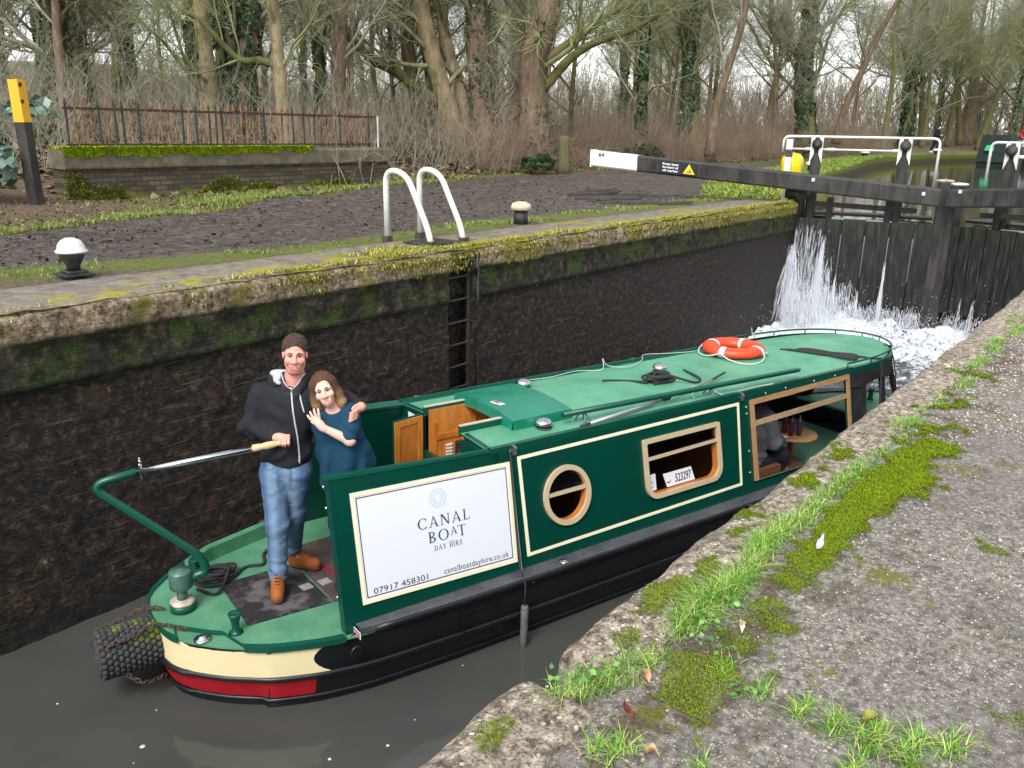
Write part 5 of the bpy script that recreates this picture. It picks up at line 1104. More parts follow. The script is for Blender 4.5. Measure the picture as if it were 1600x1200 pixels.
# hood with pale lining
Hd = SDF(); Hd.ell((.060, DT-.075, 1.548), (.150, .085, .055), 0, R=roty(.12)); Hd.cone((-.035, DT-.02, 1.528), (-.005, DT+.045, 1.535), .038, .02, .03); Hd.cone((.20, DT-.03, 1.545), (.19, DT+.04, 1.53), .032, .02, .03); Hd.ell((.10, DT+.015, 1.60), (.080, .085, .09), .015, 'sub')
HdF = lambda P: Hd(P)+.006*fnoise(P[:, 0], P[:, 1], P[:, 2], 14, 2, 6)
hood = grow('hood', HdF, (-.14, -.26, 1.44), (.28, .08, 1.68), .005, CLOTH, jk, lambda V: np.tile(JC, (len(V), 1)))
Hl = SDF(); Hl.ell((.052, DT-.055, 1.580), (.118, .070, .036), 0, R=roty(.16)); Hl.ell((.115, DT+.015, 1.62), (.078, .080, .085), .012, 'sub'); Hl.cone((-.02, DT-.01, 1.553), (.025, DT+.055, 1.555), .022, .014, .02)
grow('hood_lining', lambda P: Hl(P)+.004*fnoise(P[:, 0], P[:, 1], P[:, 2], 20, 2, 9), (-.14, -.22, 1.48), (.28, .08, 1.68), .0045, CLOTH, jk, lambda V: np.array(sRGB(176, 178, 184))*(1+.15*fnoise(V[:, 0], V[:, 1], V[:, 2], 60, 2, 1))[:, None])
# jeans
Jn = SDF(); Jn.ell((.030, DT+.015, .93), (.170, .128, .15), 0); Jn.chain(LH, [.100, .076, .066], .05); Jn.chain(LL, [.100, .075, .064], .05)
def nfold(P):
    R, T, Z = P[:, 0], P[:, 1], P[:, 2]
    return .005*fnoise(R, T, Z*1.6, 17, 3, 31)+.0055*np.sin(95*Z+14*R+4*fnoise(R, T, Z, 8, 2, 5))*np.exp(-((Z-.17)/.09)**2)+.003*np.sin(60*Z-30*R)*np.exp(-((Z-.52)/.08)**2)+.003*np.sin(40*R+40*Z)*np.exp(-((Z-.80)/.07)**2)
Jn.fn(lambda P: np.maximum(P[:, 2]-1.01, .085+.05*(P[:, 1] < -.12)-P[:, 2]), 0, 'int')
def jeant(V):
    c = np.tile(np.array(sRGB(80, 104, 136)), (len(V), 1)); fade = np.zeros(len(V))
    for L in (LH, LL):
        for (a, b) in ((L[0], L[1]), (L[1], L[2])):
            a, b = np.array(a), np.array(b); t = np.clip(((V-a)@(b-a))/((b-a)@(b-a)), 0, 1); p = a+t[:, None]*(b-a); off = V-p; fade = np.maximum(fade, np.clip(1-np.abs(off[:, 0]+.0)/.05, 0, 1)*(off[:, 1] > .02))
    n = fnoise(V[:, 0], V[:, 1], V[:, 2], 12, 4, 12); c = c*(1+.07*n)[:, None]; f = np.clip(fade*.6*(.85+.25*n), 0, .8)[:, None]
    c = c*(1-f)+np.array(sRGB(140, 164, 190))*f
    seam = (np.abs(V[:, 2]-1.0) < .006); c[seam] *= .7; return c
jn = grow('jeans', lambda P: Jn(P)+nfold(P), (-.22, -.36, .06), (.28, .24, 1.03), .0062, CLOTH, man, jeant)
JNF = lambda P: Jn(P)+nfold(P); STI = simple('seam_stitch', sRGB(60, 78, 104), sRGB(70, 88, 112), 60, .9, .1)
for pts in ([(.085, .985), (.092, .94), (.094, .90), (.086, .86)], [(-.105, .985), (-.09, .955), (-.06, .94), (-.03, .955), (-.022, .985)], [(.165, .985), (.155, .955), (.135, .945), (.118, .955), (.112, .985)], [(-.10, .80), (-.085, .65), (-.075, .52), (-.08, .36), (-.075, .2)]):
    q = spline([(a, 0, b) for a, b in pts], 5); q = np.array([(a, front(JNF, a, z)+.001, z) for a, _, z in q]); mb = MB(); mb.smooth = True; mb.tube(pw_(q), .0024, 5); mb.build('seam', STI, jn)
# boots
def boot(heel, toe, ank, zsole, nm):
    h, t, a = [np.array(k, float) for k in (heel, toe, ank)]; d = t-h; d /= np.linalg.norm(d)
    Bt = SDF(); Bt.chain([a, a*.4+h*.6+(0, 0, .01), h+(0, 0, .012)], [.060, .055, .046], .02); Bt.cone(h+(0, 0, .012), t+(0, 0, .008), .046, .046, .03); Bt.cone(h+d*.07+(0, 0, .05), t-d*.04+(0, 0, .02), .046, .04, .03); Bt.fn(lambda P: zsole+.028-P[:, 2], 0, 'int')
    Bt.fn(lambda P: P[:, 2]-(zsole+.185), 0, 'int')
    lo = np.minimum(np.minimum(h, t), a)-.09; hi = np.maximum(np.maximum(h, t), a)+.09
    bo = grow('boot', lambda P: Bt(P)+.002*fnoise(P[:, 0], P[:, 1], P[:, 2], 30, 2, 3), lo, hi, .005, CLOTH, man, lambda V: np.array(sRGB(150, 88, 46))*(1+.22*fnoise(V[:, 0], V[:, 1], V[:, 2], 18, 3, 14))[:, None])
    So = SDF(); So.cone(h+(0, 0, .0), t+(0, 0, .0), .050, .051, .0); So.fn(lambda P: np.maximum(P[:, 2]-(zsole+.028), zsole-P[:, 2]), 0, 'int')
    grow('sole', So, lo, hi, .005, CLOTH, bo, lambda V: np.tile(np.array(sRGB(92, 66, 46)), (len(V), 1)))
    sd_ = np.array([d[1], -d[0], 0]); mb = MB(); mb.smooth = True
    for k in range(5):
        c = h+d*(.085+.018*k)+np.array((0, 0, .118-.016*k)); w_ = .02
        mb.tube(pw_(np.array([c-sd_*w_-(0, 0, .004), c+(0, 0, .006)+d*.006, c+sd_*w_-(0, 0, .004)])), .0032, 6)
    mb.build('laces', simple('lace_'+nm, sRGB(70, 46, 30), sRGB(52, 34, 24), 40, .9), bo)
boot((-.050, .075, .045), (-.008, .265, .040), (-.046, .095, .15), 0, 'a'); boot((-.01, -.255, .045), (.150, -.215, .040), (-.015, -.245, .15), 0, 'b')
# ---- the woman leaning on him
wom = thing('person', 'woman in dark teal top leaning her head on the man', 'person', (PF0+PRH*.48+PFH*.05).tolist())
H2 = Head((.352, .060, 1.535), -.16, .0, -.26, .90, 1); B = SDF(); H2.add(B); G2 = H2.g
B.chain([(.405, .0, 1.36), (.402, .005, 1.42), tuple(G2(0, -.02, -.07))], [.055, .046, .044], .03)
B.ell((.405, -.01, 1.22), (.125, .085, .17), .04); B.ell((.445, -.02, .95), (.155, .105, .18), .06); B.cone((.31, .0, 1.345), (.505, -.005, 1.350), .042, .042, .04)
WS, WE, WW = (.515, .005, 1.345), (.525, .115, 1.185), (.350, .150, 1.288)
B.chain([WS, WE, WW], [.044, .038, .024], .02); B.chain([(.30, .0, 1.34), (.255, -.08, 1.2), (.20, -.16, 1.10)], [.042, .034, .026], .02); B.cone((.20, -.16, 1.10), (.12, -.22, 1.08), .026, .02)
for x, y in ((.40, -.06), (.54, -.10)): B.chain([(x+.01, y, .86), (x-.01, y, .48), (x-.01, y-.03, .08)], [.08, .055, .04], .03); B.cone((x-.01, y-.03, .05), (x, y+.13, .03), .035, .028)
B.cone(WW, (.328, .148, 1.315), .023, .026, .02); B.cone((.332, .148, 1.308), (.305, .146, 1.345), .026, .024, .02)
ux = np.array((-.80, 0, .60)); vx = np.array((.60, .0, .80))
pc_ = np.array((.308, .150, 1.345))
for i, (off, L, spr) in enumerate(((.030, .066, .34), (.010, .074, .16), (-.010, .068, -.04), (-.028, .055, -.26))):
    dr = ux*math.cos(spr)+vx*math.sin(spr); dr = np.array((-.45, 0, .89))*math.cos(spr)+np.array((.89, 0, .45))*math.sin(spr); b_ = pc_+np.array((.89, 0, .45))*off*.9
    finger(B, [b_, b_+dr*L*.42+(0, .006, 0), b_+dr*L*.75+(0, .003, 0), b_+dr*L-(0, .003, 0)], .0082)
finger(B, [(.318, .15, 1.318), (.296, .156, 1.322), (.276, .154, 1.330)], .0088)
SK2 = sRGB(230, 186, 168)
grow('body', B, (.05, -.32, -.01), (.66, .24, 1.72), .0042, SKIN, wom, lambda V: H2.tint(V, SK2, sRGB(196, 112, 108), sRGB(226, 150, 138)), smooth_it=1)
H2.features(wom, IRIS2, BROW2)
Hr = SDF(); Hr.ell(G2(0, -.025, .045), np.array((.089, .104, .096))*H2.sc, 0, R=H2.M)
for x, e in ((1, 1.0), (-1, .8)):
    Hr.chain([G2(x*.066, -.005, .05), G2(x*.084, -.002, -.05), G2(x*.090, -.012, -.13*e), G2(x*.080, -.015, -.175*e)], [.034, .034, .032, .016], .03)
    Hr.chain([G2(x*.03, -.075, .03), G2(x*.05, -.078, -.08), G2(x*.06, -.06, -.17)], [.05, .05, .03], .03)
def faceoval(P):
    q = H2.loc(P); return (np.sqrt(((q[:, 0]-.004)/.064)**2+((q[:, 2]+.030)/.106)**2)-1)*.06+np.clip(.03-q[:, 1], 0, 1)*1.2
Hr.fn(lambda P: faceoval(P), .014, 'sub')
def hairt(V):
    q = H2.loc(V); t = np.clip((-.02-q[:, 2])/.12, 0, 1)[:, None]; n = fnoise(q[:, 0]*1.0, q[:, 1], q[:, 2]*.12, 60, 2, 3)[:, None]
    return (np.array(sRGB(84, 60, 46))*(1-t)+np.array(sRGB(172, 136, 96))*t)*(1+.28*n)
def strands(P):
    q = H2.loc(P); return .004*fnoise(q[:, 0]*1.0, q[:, 1]*1.0, q[:, 2]*.10, 70, 2, 8)
grow('hair', lambda P: Hr(P)+strands(P), H2.c-np.array((.17, .17, .24)), H2.c+np.array((.17, .15, .17)), .0036, CLOTH, wom, hairt, smooth_it=2)
Tp = SDF(); Tp.ell((.405, -.005, 1.25), (.150, .115, .155), 0); Tp.cone((.31, .0, 1.345), (.507, -.003, 1.352), .058, .058, .05); fl = np.array((1, 1.35, 1.))
Tp.cone((.405, -.01, 1.25), (.432, -.02, 1.05), .150, .165, .05, flat=fl); Tp.cone((.432, -.02, 1.05), (.455, -.03, .80), .165, .205, .05, flat=fl); Tp.cone((.52, -.05, 1.22), (.600, -.09, .93), .05, .065, .06)
Tp.chain([WS, tuple(np.array(WS)*.25+np.array(WE)*.75)], [.070, .066], .03); Tp.chain([(.30, .0, 1.34), (.262, -.06, 1.23)], [.06, .055], .03)
Tp.cone((.402, .035, 1.40), (.402, .03, 1.55), .060, .075, .008, 'sub'); Tp.fn(lambda P: np.maximum(.80-P[:, 2], -1), 0, 'int')
def tfold(P):
    R, T, Z = P[:, 0], P[:, 1], P[:, 2]
    return .016*np.sin(46*(R-.40)-6*(Z-1)+3*fnoise(R, T, Z*.4, 5, 2, 7))*np.clip((1.16-Z)/.2, 0, 1)+.008*fnoise(R, T, Z, 13, 3, 11)+.010*np.sin(60*Z+40*R)*np.exp(-((R-.53)/.06)**2-((Z-1.25)/.08)**2)
grow('top', lambda P: Tp(P)+tfold(P), (.18, -.24, .78), (.72, .22, 1.46), .006, CLOTH, wom, lambda V: np.array(sRGB(24, 62, 84))*(1+.14*fnoise(V[:, 0], V[:, 1], V[:, 2], 10, 3, 18))[:, None])
Tr = SDF()
for x, y in ((.40, -.06), (.54, -.10)): Tr.chain([(x+.01, y, .88), (x-.01, y, .48), (x-.01, y-.03, .10)], [.105, .075, .058], .05)
Tr.fn(lambda P: np.maximum(P[:, 2]-.93, .07-P[:, 2]), 0, 'int')
grow('trousers', Tr, (.26, -.26, .04), (.70, .10, .96), .01, CLOTH, wom, lambda V: np.tile(np.array(sRGB(30, 32, 40)), (len(V), 1)))
for x, y in ((.40, -.06), (.54, -.10)):
    Sh = SDF(); Sh.cone((x-.01, y-.04, .045), (x, y+.14, .035), .046, .04); Sh.fn(lambda P: -P[:, 2], 0, 'int'); grow('shoe', Sh, (x-.1, y-.12, -.01), (x+.1, y+.22, .12), .008, CLOTH, wom, lambda V: np.tile(np.array(sRGB(50, 44, 42)), (len(V), 1)))
# ---- a passenger seated inside, seen through the side hatch
PSC = np.array(BL(3.30, .34, .32)); SA = BM.to_3x3() @ Vector((1, 0, 0)); sa = np.array([SA.x, SA.y, 0]); sb = np.array([-SA.y, SA.x, 0])
def to_seat(P): P = np.asarray(P, float); return PSC+P[:, :1]*sa+P[:, 1:2]*sb+P[:, 2:]*np.array([0, 0, 1.])
pas = thing('person', 'seated passenger in a grey knitted jumper inside the boat', 'person', tuple(PSC))
Bp = SDF(); Bp.chain([(0, 0, .30), (.0, 0, .55), (.04, 0, .75)], [.14, .13, .11], .05); Bp.cone((.04, 0, .78), (.07, 0, .90), .05, .05); Bp.ell((.10, 0, .985), (.095, .075, .115), .02); Bp.cone((.19, 0, .985), (.20, 0, .96), .012, .014, .01)
for y in (-1, 1):
    Bp.chain([(.04, y*.17, .74), (.10, y*.22, .48), (.34, y*.14, .46)], [.05, .045, .03], .02); Bp.chain([(.02, y*.09, .24), (.42, y*.10, .24), (.40, y*.10, .04)], [.08, .06, .045], .03); Bp.cone((.38, y*.10, .035), (.56, y*.10, .03), .035, .028)
    for k in range(4): finger(Bp, [(.35, y*.14-.024+.016*k, .465), (.385, y*.14-.026+.017*k, .470), (.41, y*.14-.026+.017*k, .455)], .0085)
    finger(Bp, [(.34, y*.14-y*.025, .47), (.365, y*.14-y*.045, .475), (.385, y*.14-y*.05, .468)], .0095)
grow('body', Bp, (-.2, -.32, -.01), (.62, .32, 1.12), .009, SKIN, pas, lambda V: np.tile(np.array(SK2), (len(V), 1)), to=to_seat)
Jp = SDF(); Jp.chain([(0, 0, .28), (.0, 0, .55), (.04, 0, .74)], [.19, .175, .15], .06); Jp.cone((.04, -.15, .74), (.04, .15, .74), .07, .07, .06)
for y in (-1, 1): Jp.chain([(.04, y*.17, .74), (.10, y*.23, .48), (.29, y*.155, .46)], [.085, .075, .05], .04)
Jp.fn(lambda P: .235-P[:, 2], 0, 'int'); 
grow('jumper', lambda P: Jp(P)+.008*np.sin(70*P[:, 2]+12*P[:, 0])*np.exp(-((P[:, 2]-.33)/.1)**2)+.01*fnoise(P[:, 0], P[:, 1], P[:, 2], 9, 3, 2), (-.26, -.36, .2), (.42, .36, .92), .009, CLOTH, pas, lambda V: np.array(sRGB(96, 96, 104))*(1+.25*fnoise(V[:, 0], V[:, 1], V[:, 2], 40, 2, 3))[:, None], to=to_seat)
Tq = SDF()
for y in (-1, 1): Tq.chain([(.0, y*.10, .24), (.42, y*.10, .24), (.40, y*.10, .08)], [.10, .08, .06], .04)
grow('trousers', Tq, (-.16, -.26, .0), (.58, .26, .4), .012, CLOTH, pas, lambda V: np.tile(np.array(sRGB(36, 38, 46)), (len(V), 1)), to=to_seat)
Hp = SDF(); Hp.ell((.085, 0, 1.005), (.105, .086, .11), 0); Hp.fn(lambda P: np.maximum(P[:, 0]-(.13+.0*P[:, 2]), -1)-np.clip(P[:, 2]-1.03, 0, .05), 0, 'int'); grow('hair', lambda P: Hp(P)+.004*fnoise(P[:, 0], P[:, 1], P[:, 2], 60, 2, 3), (-.08, -.14, .84), (.26, .14, 1.16), .007, CLOTH, pas, lambda V: np.tile(np.array(sRGB(60, 46, 38)), (len(V), 1)), to=to_seat)
mb = MB(); mb.box((.0, 0, .12), (.44, .5, .22)); V = to_seat(mb.v[0]); mb.v = [V]; mb.build('bench', DARKIN, boat)
# ------------------------------------------------------------------ lock gates, lockside furniture, wall and railing
BW = simple('tarred_oak', sRGB(18, 17, 17), sRGB(60, 56, 52), 6, .55, .8, .015, stretch=(1, 1, .3))
m = NT('wet_gate_boards'); ps = m.sep(); co = m.co((6, 6, .7)); f = m.noise(3, 6, .75, co)
c = m.ramp(f, [(.36, sRGB(8, 9, 9)), (.48, sRGB(24, 24, 22)), (.58, sRGB(42, 40, 36)), (.70, sRGB(78, 74, 64))]); top_ = m.maprange(m.math('ADD', ps[2], m.math('MULTIPLY', f, .8)), 2.2, 2.75, 0, .8)
c = m.mix(top_, c, m.ramp(f, [(.3, sRGB(22, 36, 20)), (.7, sRGB(44, 60, 26))])); m.bump(f, .6, .02); GATEB = m.done(c, .42, spec=.35)
WPAINT = simple('white_paint', sRGB(216, 216, 212), sRGB(188, 188, 182), 9, .5, .25, .004, lo=.4, hi=.75)
m = NT('weathered_white'); f = m.noise(18, 7, .8); WPW = m.done(m.ramp(f, [(.0, sRGB(214, 214, 210)), (.58, sRGB(206, 205, 198)), (.66, sRGB(120, 116, 106))]), .6)
m.bump(f, .3, .004)
MO = np.array([17.75, 3.70])
class Leaf:
    def __init__(s, H): s.H = np.array(H); s.L = np.linalg.norm(s.H-MO); s.u = (s.H-MO)/s.L; n = np.array([-s.u[1], s.u[0]]); s.n = n if n[0] < 0 else -n
    def p(s, u, o, z): q = MO+s.u*u+s.n*o; return (q[0], q[1], z)       # o = distance out on the downstream side
    def box(s, mb, u0, u1, o0, o1, z0, z1, z0b=None, z1b=None):
        V = [s.p(u0, o0, z0), s.p(u1, o0, z0b if z0b is not None else z0), s.p(u1, o1, z0b if z0b is not None else z0), s.p(u0, o1, z0), s.p(u0, o0, z1), s.p(u1, o0, z1b if z1b is not None else z1), s.p(u1, o1, z1b if z1b is not None else z1), s.p(u0, o1, z1)]
        F = [(3, 2, 1, 0), (4, 5, 6, 7), (0, 1, 5, 4), (1, 2, 6, 5), (2, 3, 7, 6), (3, 0, 4, 7)]
        if np.cross(s.u, s.n) < 0: F = [f[::-1] for f in F]
        mb.add(V, F); return mb
def gate(Hp, label, far):
    lf = Leaf(Hp); g = thing('lock_gate', label, 'lock gate', lf.p(lf.L/2, 0, 0), 0, 'upper pair of lock gates'); rg = random.Random(3 if far else 5)
    us = [.12, .50, .93, 1.36, 1.80, 2.10, 2.42, lf.L-.1] if far else [.12, .34, .56, .80, 1.06, 1.32, 1.62, 1.95, 2.3, lf.L-.1]
    for a, b in zip(us[:-1], us[1:]):
        mb = MB(); lf.box(mb, a+.008, b-.008, -.06, .02+rg.uniform(0, .012), .56 if b < 2.3 or not far else 1.55, 2.20+rg.uniform(-.012, .015)); mb.build('gate_board', GATEB, g)
        mb = MB(); lf.box(mb, a+.012, b-.012, -.16, -.10, -.5, .60); mb.build('lower_board', GATEB, g)
    mb = MB(); lf.box(mb, .1, lf.L-.08, -.30, -.065, 1.9, 2.16); lf.box(mb, .1, lf.L-.08, -.30, -.165, .3, .50) if False else None; mb.build('top_rail', GATEB, g)
    mb = MB(); lf.box(mb, -.0 if far else .0, .17, -.24, .045, -.5, 2.98 if far else 2.93); mb.build('mitre_post', BW, g)
    mb = MB(); mb.lathe([(.0, .0), (.15, .0), (.165, .02), (.155, .04), (.0, .055)], lf.p(.10, -.12, 2.98 if far else 2.93), 9); mb.build('post_cap', simple('pale_post_cap', sRGB(190, 170, 154), sRGB(150, 132, 120), 12, .8) if far else WPW, g)
    mb = MB(); mb.smooth = True; mb.lathe([(.17, -.5), (.17, 2.56), (.23, 2.57), (.24, 2.66), (.23, 2.76), (.19, 2.78)], lf.p(lf.L-.02, -.10, 0), 20); mb.build('heel_post', BW, g)
    # balance beam: two slightly different timbers end to end
    E = 6.93 if far else 5.6
    zt = lambda u: 2.875+(u-.2)*.0775; zb = lambda u: zt(u)-.325+.0*u
    cuts = [.16, 3.05, 5.92, E] if far else [.16, 2.8, E]
    rows = []
    for k, (a, b) in enumerate(zip(cuts[:-1], cuts[1:])):
        mb = MB(); nseg = 14; d = .015*(k == 1); V = []
        for i in range(nseg+1):
            u = a+(b-a)*i/nseg; j = .006*fnoise(u*5, k, 0, 1, 2, 3)
            for (o, z, bv) in ((.03, zb(u), 0), (.36, zb(u), 0), (.385, zb(u)+.03, 0), (.385+d+j, zt(u)-.035, 0), (.355+d, zt(u)+j, 0), (.05, zt(u)+j, 0), (.02, zt(u)-.03, 0)): V.append(lf.p(u, o-d*.5, z))
        rings = [V[i*7:(i+1)*7] for i in range(nseg+1)]; mb.loft(rings if np.cross(lf.u, lf.n) > 0 else [r[::-1] for r in rings], cap=True)
        white = far and k == 2
        bm_ = mb.build('balance_beam', WPW if white else BW, g)
        if white:
            mb = MB(); fr = lambda x, y, z: lf.p(E-.03-x, .40+z, zb(E)+.02+y-x*.0775)
            put_text(mb, '64', .085, fr, .14, .20, None, 1.1, .003, .002); mb.build('number', INK2, bm_)
            mb = MB(); lf.box(mb, E-.01, E+.02, .0, .40, zb(E)-.015, zt(E)+.02); mb.build('end_strap', WPAINT, bm_)
            mb = MB(); mb.smooth = True; mb.tube(fillet([lf.p(E-.30, .2, zt(E)-.03), lf.p(E-.30, .2, zt(E)+.05), lf.p(E-.62, .2, zt(E)+.03), lf.p(E-.62, .2, zt(E)-.05)], .03, 4), .010, 6); mb.build('grab_handle', IRON, bm_)
        if far and k == 1:
            sf = lambda x, y, z: lf.p(5.40-x, .42+z, zb(5.3)+.06+y-x*.0775)
            mb = MB(); mb.prism([(-.02, -.01), (.74, -.01), (.74, .235), (-.02, .235)], -.02, .0, sf); sb_ = mb.build('notice_board', simple('sign_black', sRGB(20, 20, 22), None, 6, .5, 0), bm_)
            mb = MB(); put_text(mb, 'Keep boat', .045, sf, .03, .155, .33, z=.003, bold=.0012); put_text(mb, 'forward of', .045, sf, .03, .090, .33, z=.003, bold=.0012); put_text(mb, 'cill marker', .045, sf, .03, .025, .33, z=.003, bold=.0012); mb.build('lettering', SIGNW, sb_)
            mb = MB(); mb.prism([(.46, .02), (.70, .02), (.58, .215)], .002, .006, sf); tr_ = mb.build('warning_triangle', simple('warning_yellow', sRGB(240, 200, 40), None, 6, .5, 0), sb_)
            mb = MB(); mb.prism([(.54, .05), (.63, .05), (.64, .075), (.53, .07)], .007, .009, sf); mb.prism([(.585, .085), (.615, .085), (.60, .14)], .007, .009, sf); mb.build('pictogram', INK2, tr_)
    for (u, z) in ((2.38, 2.93), (.42, 2.75)) if far else ((.36, 2.82),):
        mb = MB(); lf.box(mb, u, u+.055, .38, .405, z, z+.06); mb.build('bolt_plate', WPAINT, g)
    # grey rail under the beam and dark stubs
    mb = MB(); lf.box(mb, .5, lf.L-.3, -.33, -.25, 2.36, 2.46, 2.42, 2.52); mb.build('walkway_rail', simple('grey_timber', sRGB(84, 78, 70), sRGB(58, 54, 50), 8, .8, .4), g)
    for u in ((.80, .95, 2.03, 2.40) if far else (.75, 1.6, 2.4)):
        mb = MB(); lf.box(mb, u, u+.12, -.36, -.24, 1.5, 2.60 if u not in (.80, 2.40) else 3.2); mb.build('stanchion', BW, g)
    mb = MB(); lf.box(mb, .2, lf.L-.2, -.85, -.37, 2.24, 2.29); mb.build('walkway', BW, g)
    # paddle stands
    for u, hgt in (((.80, 3.80), (2.40, 3.80)) if far else ((.80, 3.76),)):
        mb = MB(); lf.box(mb, u-.03, u+.16, -.48, -.30, 2.2, hgt-.12); ps_ = mb.build('paddle_stand', BW, g)
        mb = MB(); lf.box(mb, u-.05, u+.02, -.29, -.26, 3.25, hgt-.03, 3.42, hgt-.02); lf.box(mb, u+.11, u+.18, -.29, -.26, 3.42, hgt-.02, 3.25, hgt-.03); mb.build('white_cheek', WPW, ps_)
        mb = MB(); mb.smooth = True; R = Euler((0, R_(90), 0)).to_matrix(); mb.lathe([(.0, -.03), (.09, -.03), (.10, -.01), (.10, .03), (.0, .04)], lf.p(u+.06, -.25, hgt-.18), 14, R=Euler((0, R_(90), math.atan2(lf.n[1], lf.n[0]))).to_matrix()); mb.build('gear_case', BW, ps_)
        mb = MB(); mb.tube([lf.p(u-.06, -.33, hgt-.32), lf.p(u+.18, -.33, hgt-.32)], .035, 8); mb.build('spindle', IRON, ps_)
    # white handrails
    mb = MB(); mb.smooth = True
    if far: mb.tube(fillet([lf.p(.27, -.42, 2.85), lf.p(.27, -.42, 3.755), lf.p(3.12, -.42, 3.755), lf.p(3.12, -.42, 3.45)], .12, 8), .026, 10); mb.build('handrail', WPAINT, g)
    else: mb.tube(fillet([lf.p(.42, -.42, 2.95), lf.p(.42, -.42, 3.71), lf.p(3.6, -.42, 3.71), lf.p(3.6, -.42, 2.9)], .12, 8), .026, 10); mb.build('handrail', WPAINT, g)
    mb = MB(); mb.smooth = True; zz_ = 3.515 if far else 3.47; a, b = (.88, 3.05) if far else (.86, 3.4); mb.tube([lf.p(a, -.33, zz_), lf.p(b, -.33, zz_)], .020, 8)
    mb.build('connecting_rod', WPAINT, g)
    for u in ((1.0, 2.2, 2.6) if far else (1.0,)):
        mb = MB(); mb.smooth = True; mb.tube([lf.p(u-.08, -.33, zz_), lf.p(u+.08, -.33, zz_)], .034, 10); mb.build('rod_collar', WPAINT, g)
    if far:
        mb = MB(); lf.box(mb, 2.93, 3.05, -.40, -.28, 2.4, 3.36); q_ = mb.build('rail_post', WPAINT, g)
        mb = MB(); lf.box(mb, 2.92, 3.06, -.41, -.27, 3.36, 3.50); mb.build('post_bracket', IRON, q_)
        mb = MB(); lf.box(mb, 2.93, 3.05, -.40, -.28, 3.50, 3.70); mb.build('post_head', WPAINT, q_)
    return lf
LF = gate((17.05, 6.35), 'black lock gate with white ended balance beam reaching over the muddy path', True); LN_ = gate((17.05, 1.05), 'nearer black lock gate of narrow vertical boards whose beam runs out of view', False)
mb = MB(); mb.box((18.1, 3.7, .2), (.5, 5.4, 1.5)); o = tag(mb.build('gate_sill', WALL), 'dark masonry sill under the lock gates', 'sill')
# ---- white ladder hoops
def hoop(x, label):
    h = thing('ladder_handrail', label, 'handrail', (x, 7.0, ZC), 0, 'white hoops over the lock ladder')
    mb = MB(); mb.smooth = True; mb.tube(fillet([(x, 7.31, ZC+.02), (x, 7.31, 3.33), (x, 6.98, 3.30), (x, 6.66, 2.72), (x, 6.60, ZC+.02)], .17, 9), .034, 14); mb.build('hoop', WPAINT, h)
    for y in (7.31, 6.60): mb = MB(); mb.box((x, y, ZC+.03), (.09, .09, .085)); mb.build('foot_socket', IRON, h)
hoop(6.86, 'left white hoop handrail over the lock ladder'); hoop(7.40, 'right white hoop handrail over the lock ladder')
mb = MB(); mb.box((7.13, 6.86, ZC+.022), (.5, .45, .012))
for i in range(9): mb.box((6.90+.058*i, 6.86, ZC+.031), (.012, .44, .006))
tag(mb.build('drain_plate', IRON), 'dark ribbed iron plate between the white hoops', 'plate')
mb = MB(); mb.tube([(L0-.0, YF-.03, 2.47), (L1+.02, YF-.03, 2.47)], .012, 6); mb.tube([(L1+.01, YF-.03, 2.47), (L1+.01, YF-.02, 1.9)], .012, 6); tag(mb.build('ladder_bracket', IRON, LD))
# ---- bollards
BIRON = simple('bollard_black', sRGB(28, 28, 30), sRGB(48, 47, 46), 10, .55, .3)
def bollard(c, label, kind, s=1.):
    b = thing('bollard', label, 'bollard', c, 0, 'white topped bollards')
    if kind == 'square':
        mb = MB(); mb.box((0, 0, .010), (.25, .25, .025), bev=.006); mb.box((0, 0, .033), (.17, .17, .025), bev=.006); mb.build('base_plate', BIRON, b, local=True)
        mb = MB(); mb.smooth = True; mb.lathe([(.085*s, .05), (.085*s, .085), (.15*s, .25*s), (.155*s, .30*s)], (0, 0, 0), 24); mb.build('stem', BIRON, b, local=True)
        mb = MB(); mb.smooth = True; mb.lathe([(.16*s, .295*s), (.195*s, .30*s), (.197*s, .325*s), (.17*s, .345*s), (.16*s, .40*s), (.12*s, .455*s), (.06*s, .485*s), (.0, .49*s)], (0, 0, 0), 28)
    elif kind == 'post':
        mb = MB(); mb.smooth = True; mb.lathe([(.105*s, -.03), (.10*s, .20)], (0, 0, 0), 20); mb.build('stem', BIRON, b, local=True)
        mb = MB(); mb.smooth = True; mb.lathe([(.10*s, .195), (.145*s, .20), (.148*s, .25), (.13*s, .29), (.07*s, .315), (.0, .32)], (0, 0, 0), 22)
    else:
        mb = MB(); mb.smooth = True; mb.lathe([(.13*s, -.05), (.10*s, .06), (.13*s, .22)], (0, 0, 0), 16); mb.build('stem', BIRON, b, local=True)
        mb = MB(); mb.smooth = True; mb.lathe([(.13*s, .21), (.18*s, .22), (.17*s, .30), (.10*s, .36), (.0, .38)], (0, 0, 0), 18)
    mb.build('white_cap', WPW if kind != 'post' else simple('old_white_paint', sRGB(198, 188, 170), sRGB(172, 156, 130), 14, .7, .3), b, local=True)
bollard((3.36, 7.52, ZC+.005), 'black bollard with a domed white cap on a square base plate', 'square', .66)
bollard((9.75, 7.60, float(ground_z(9.75, 7.6))+.0), 'short round bollard with a cream cap in moss right of the ladder hoops', 'post', 1.0)
for x, y, s, lb_ in ((30.5, 10.9, 1.15, 'white topped bollard on the turf just past the paddle stand'), (50, 15.0, 1.5, 'white topped bollard far along the towpath under the white handrail'), (64, 14.5, 1.7, 'white topped bollard at the feet of the distant walker')): bollard((x, y, float(ground_z(x, y))), lb_, 'far', s)
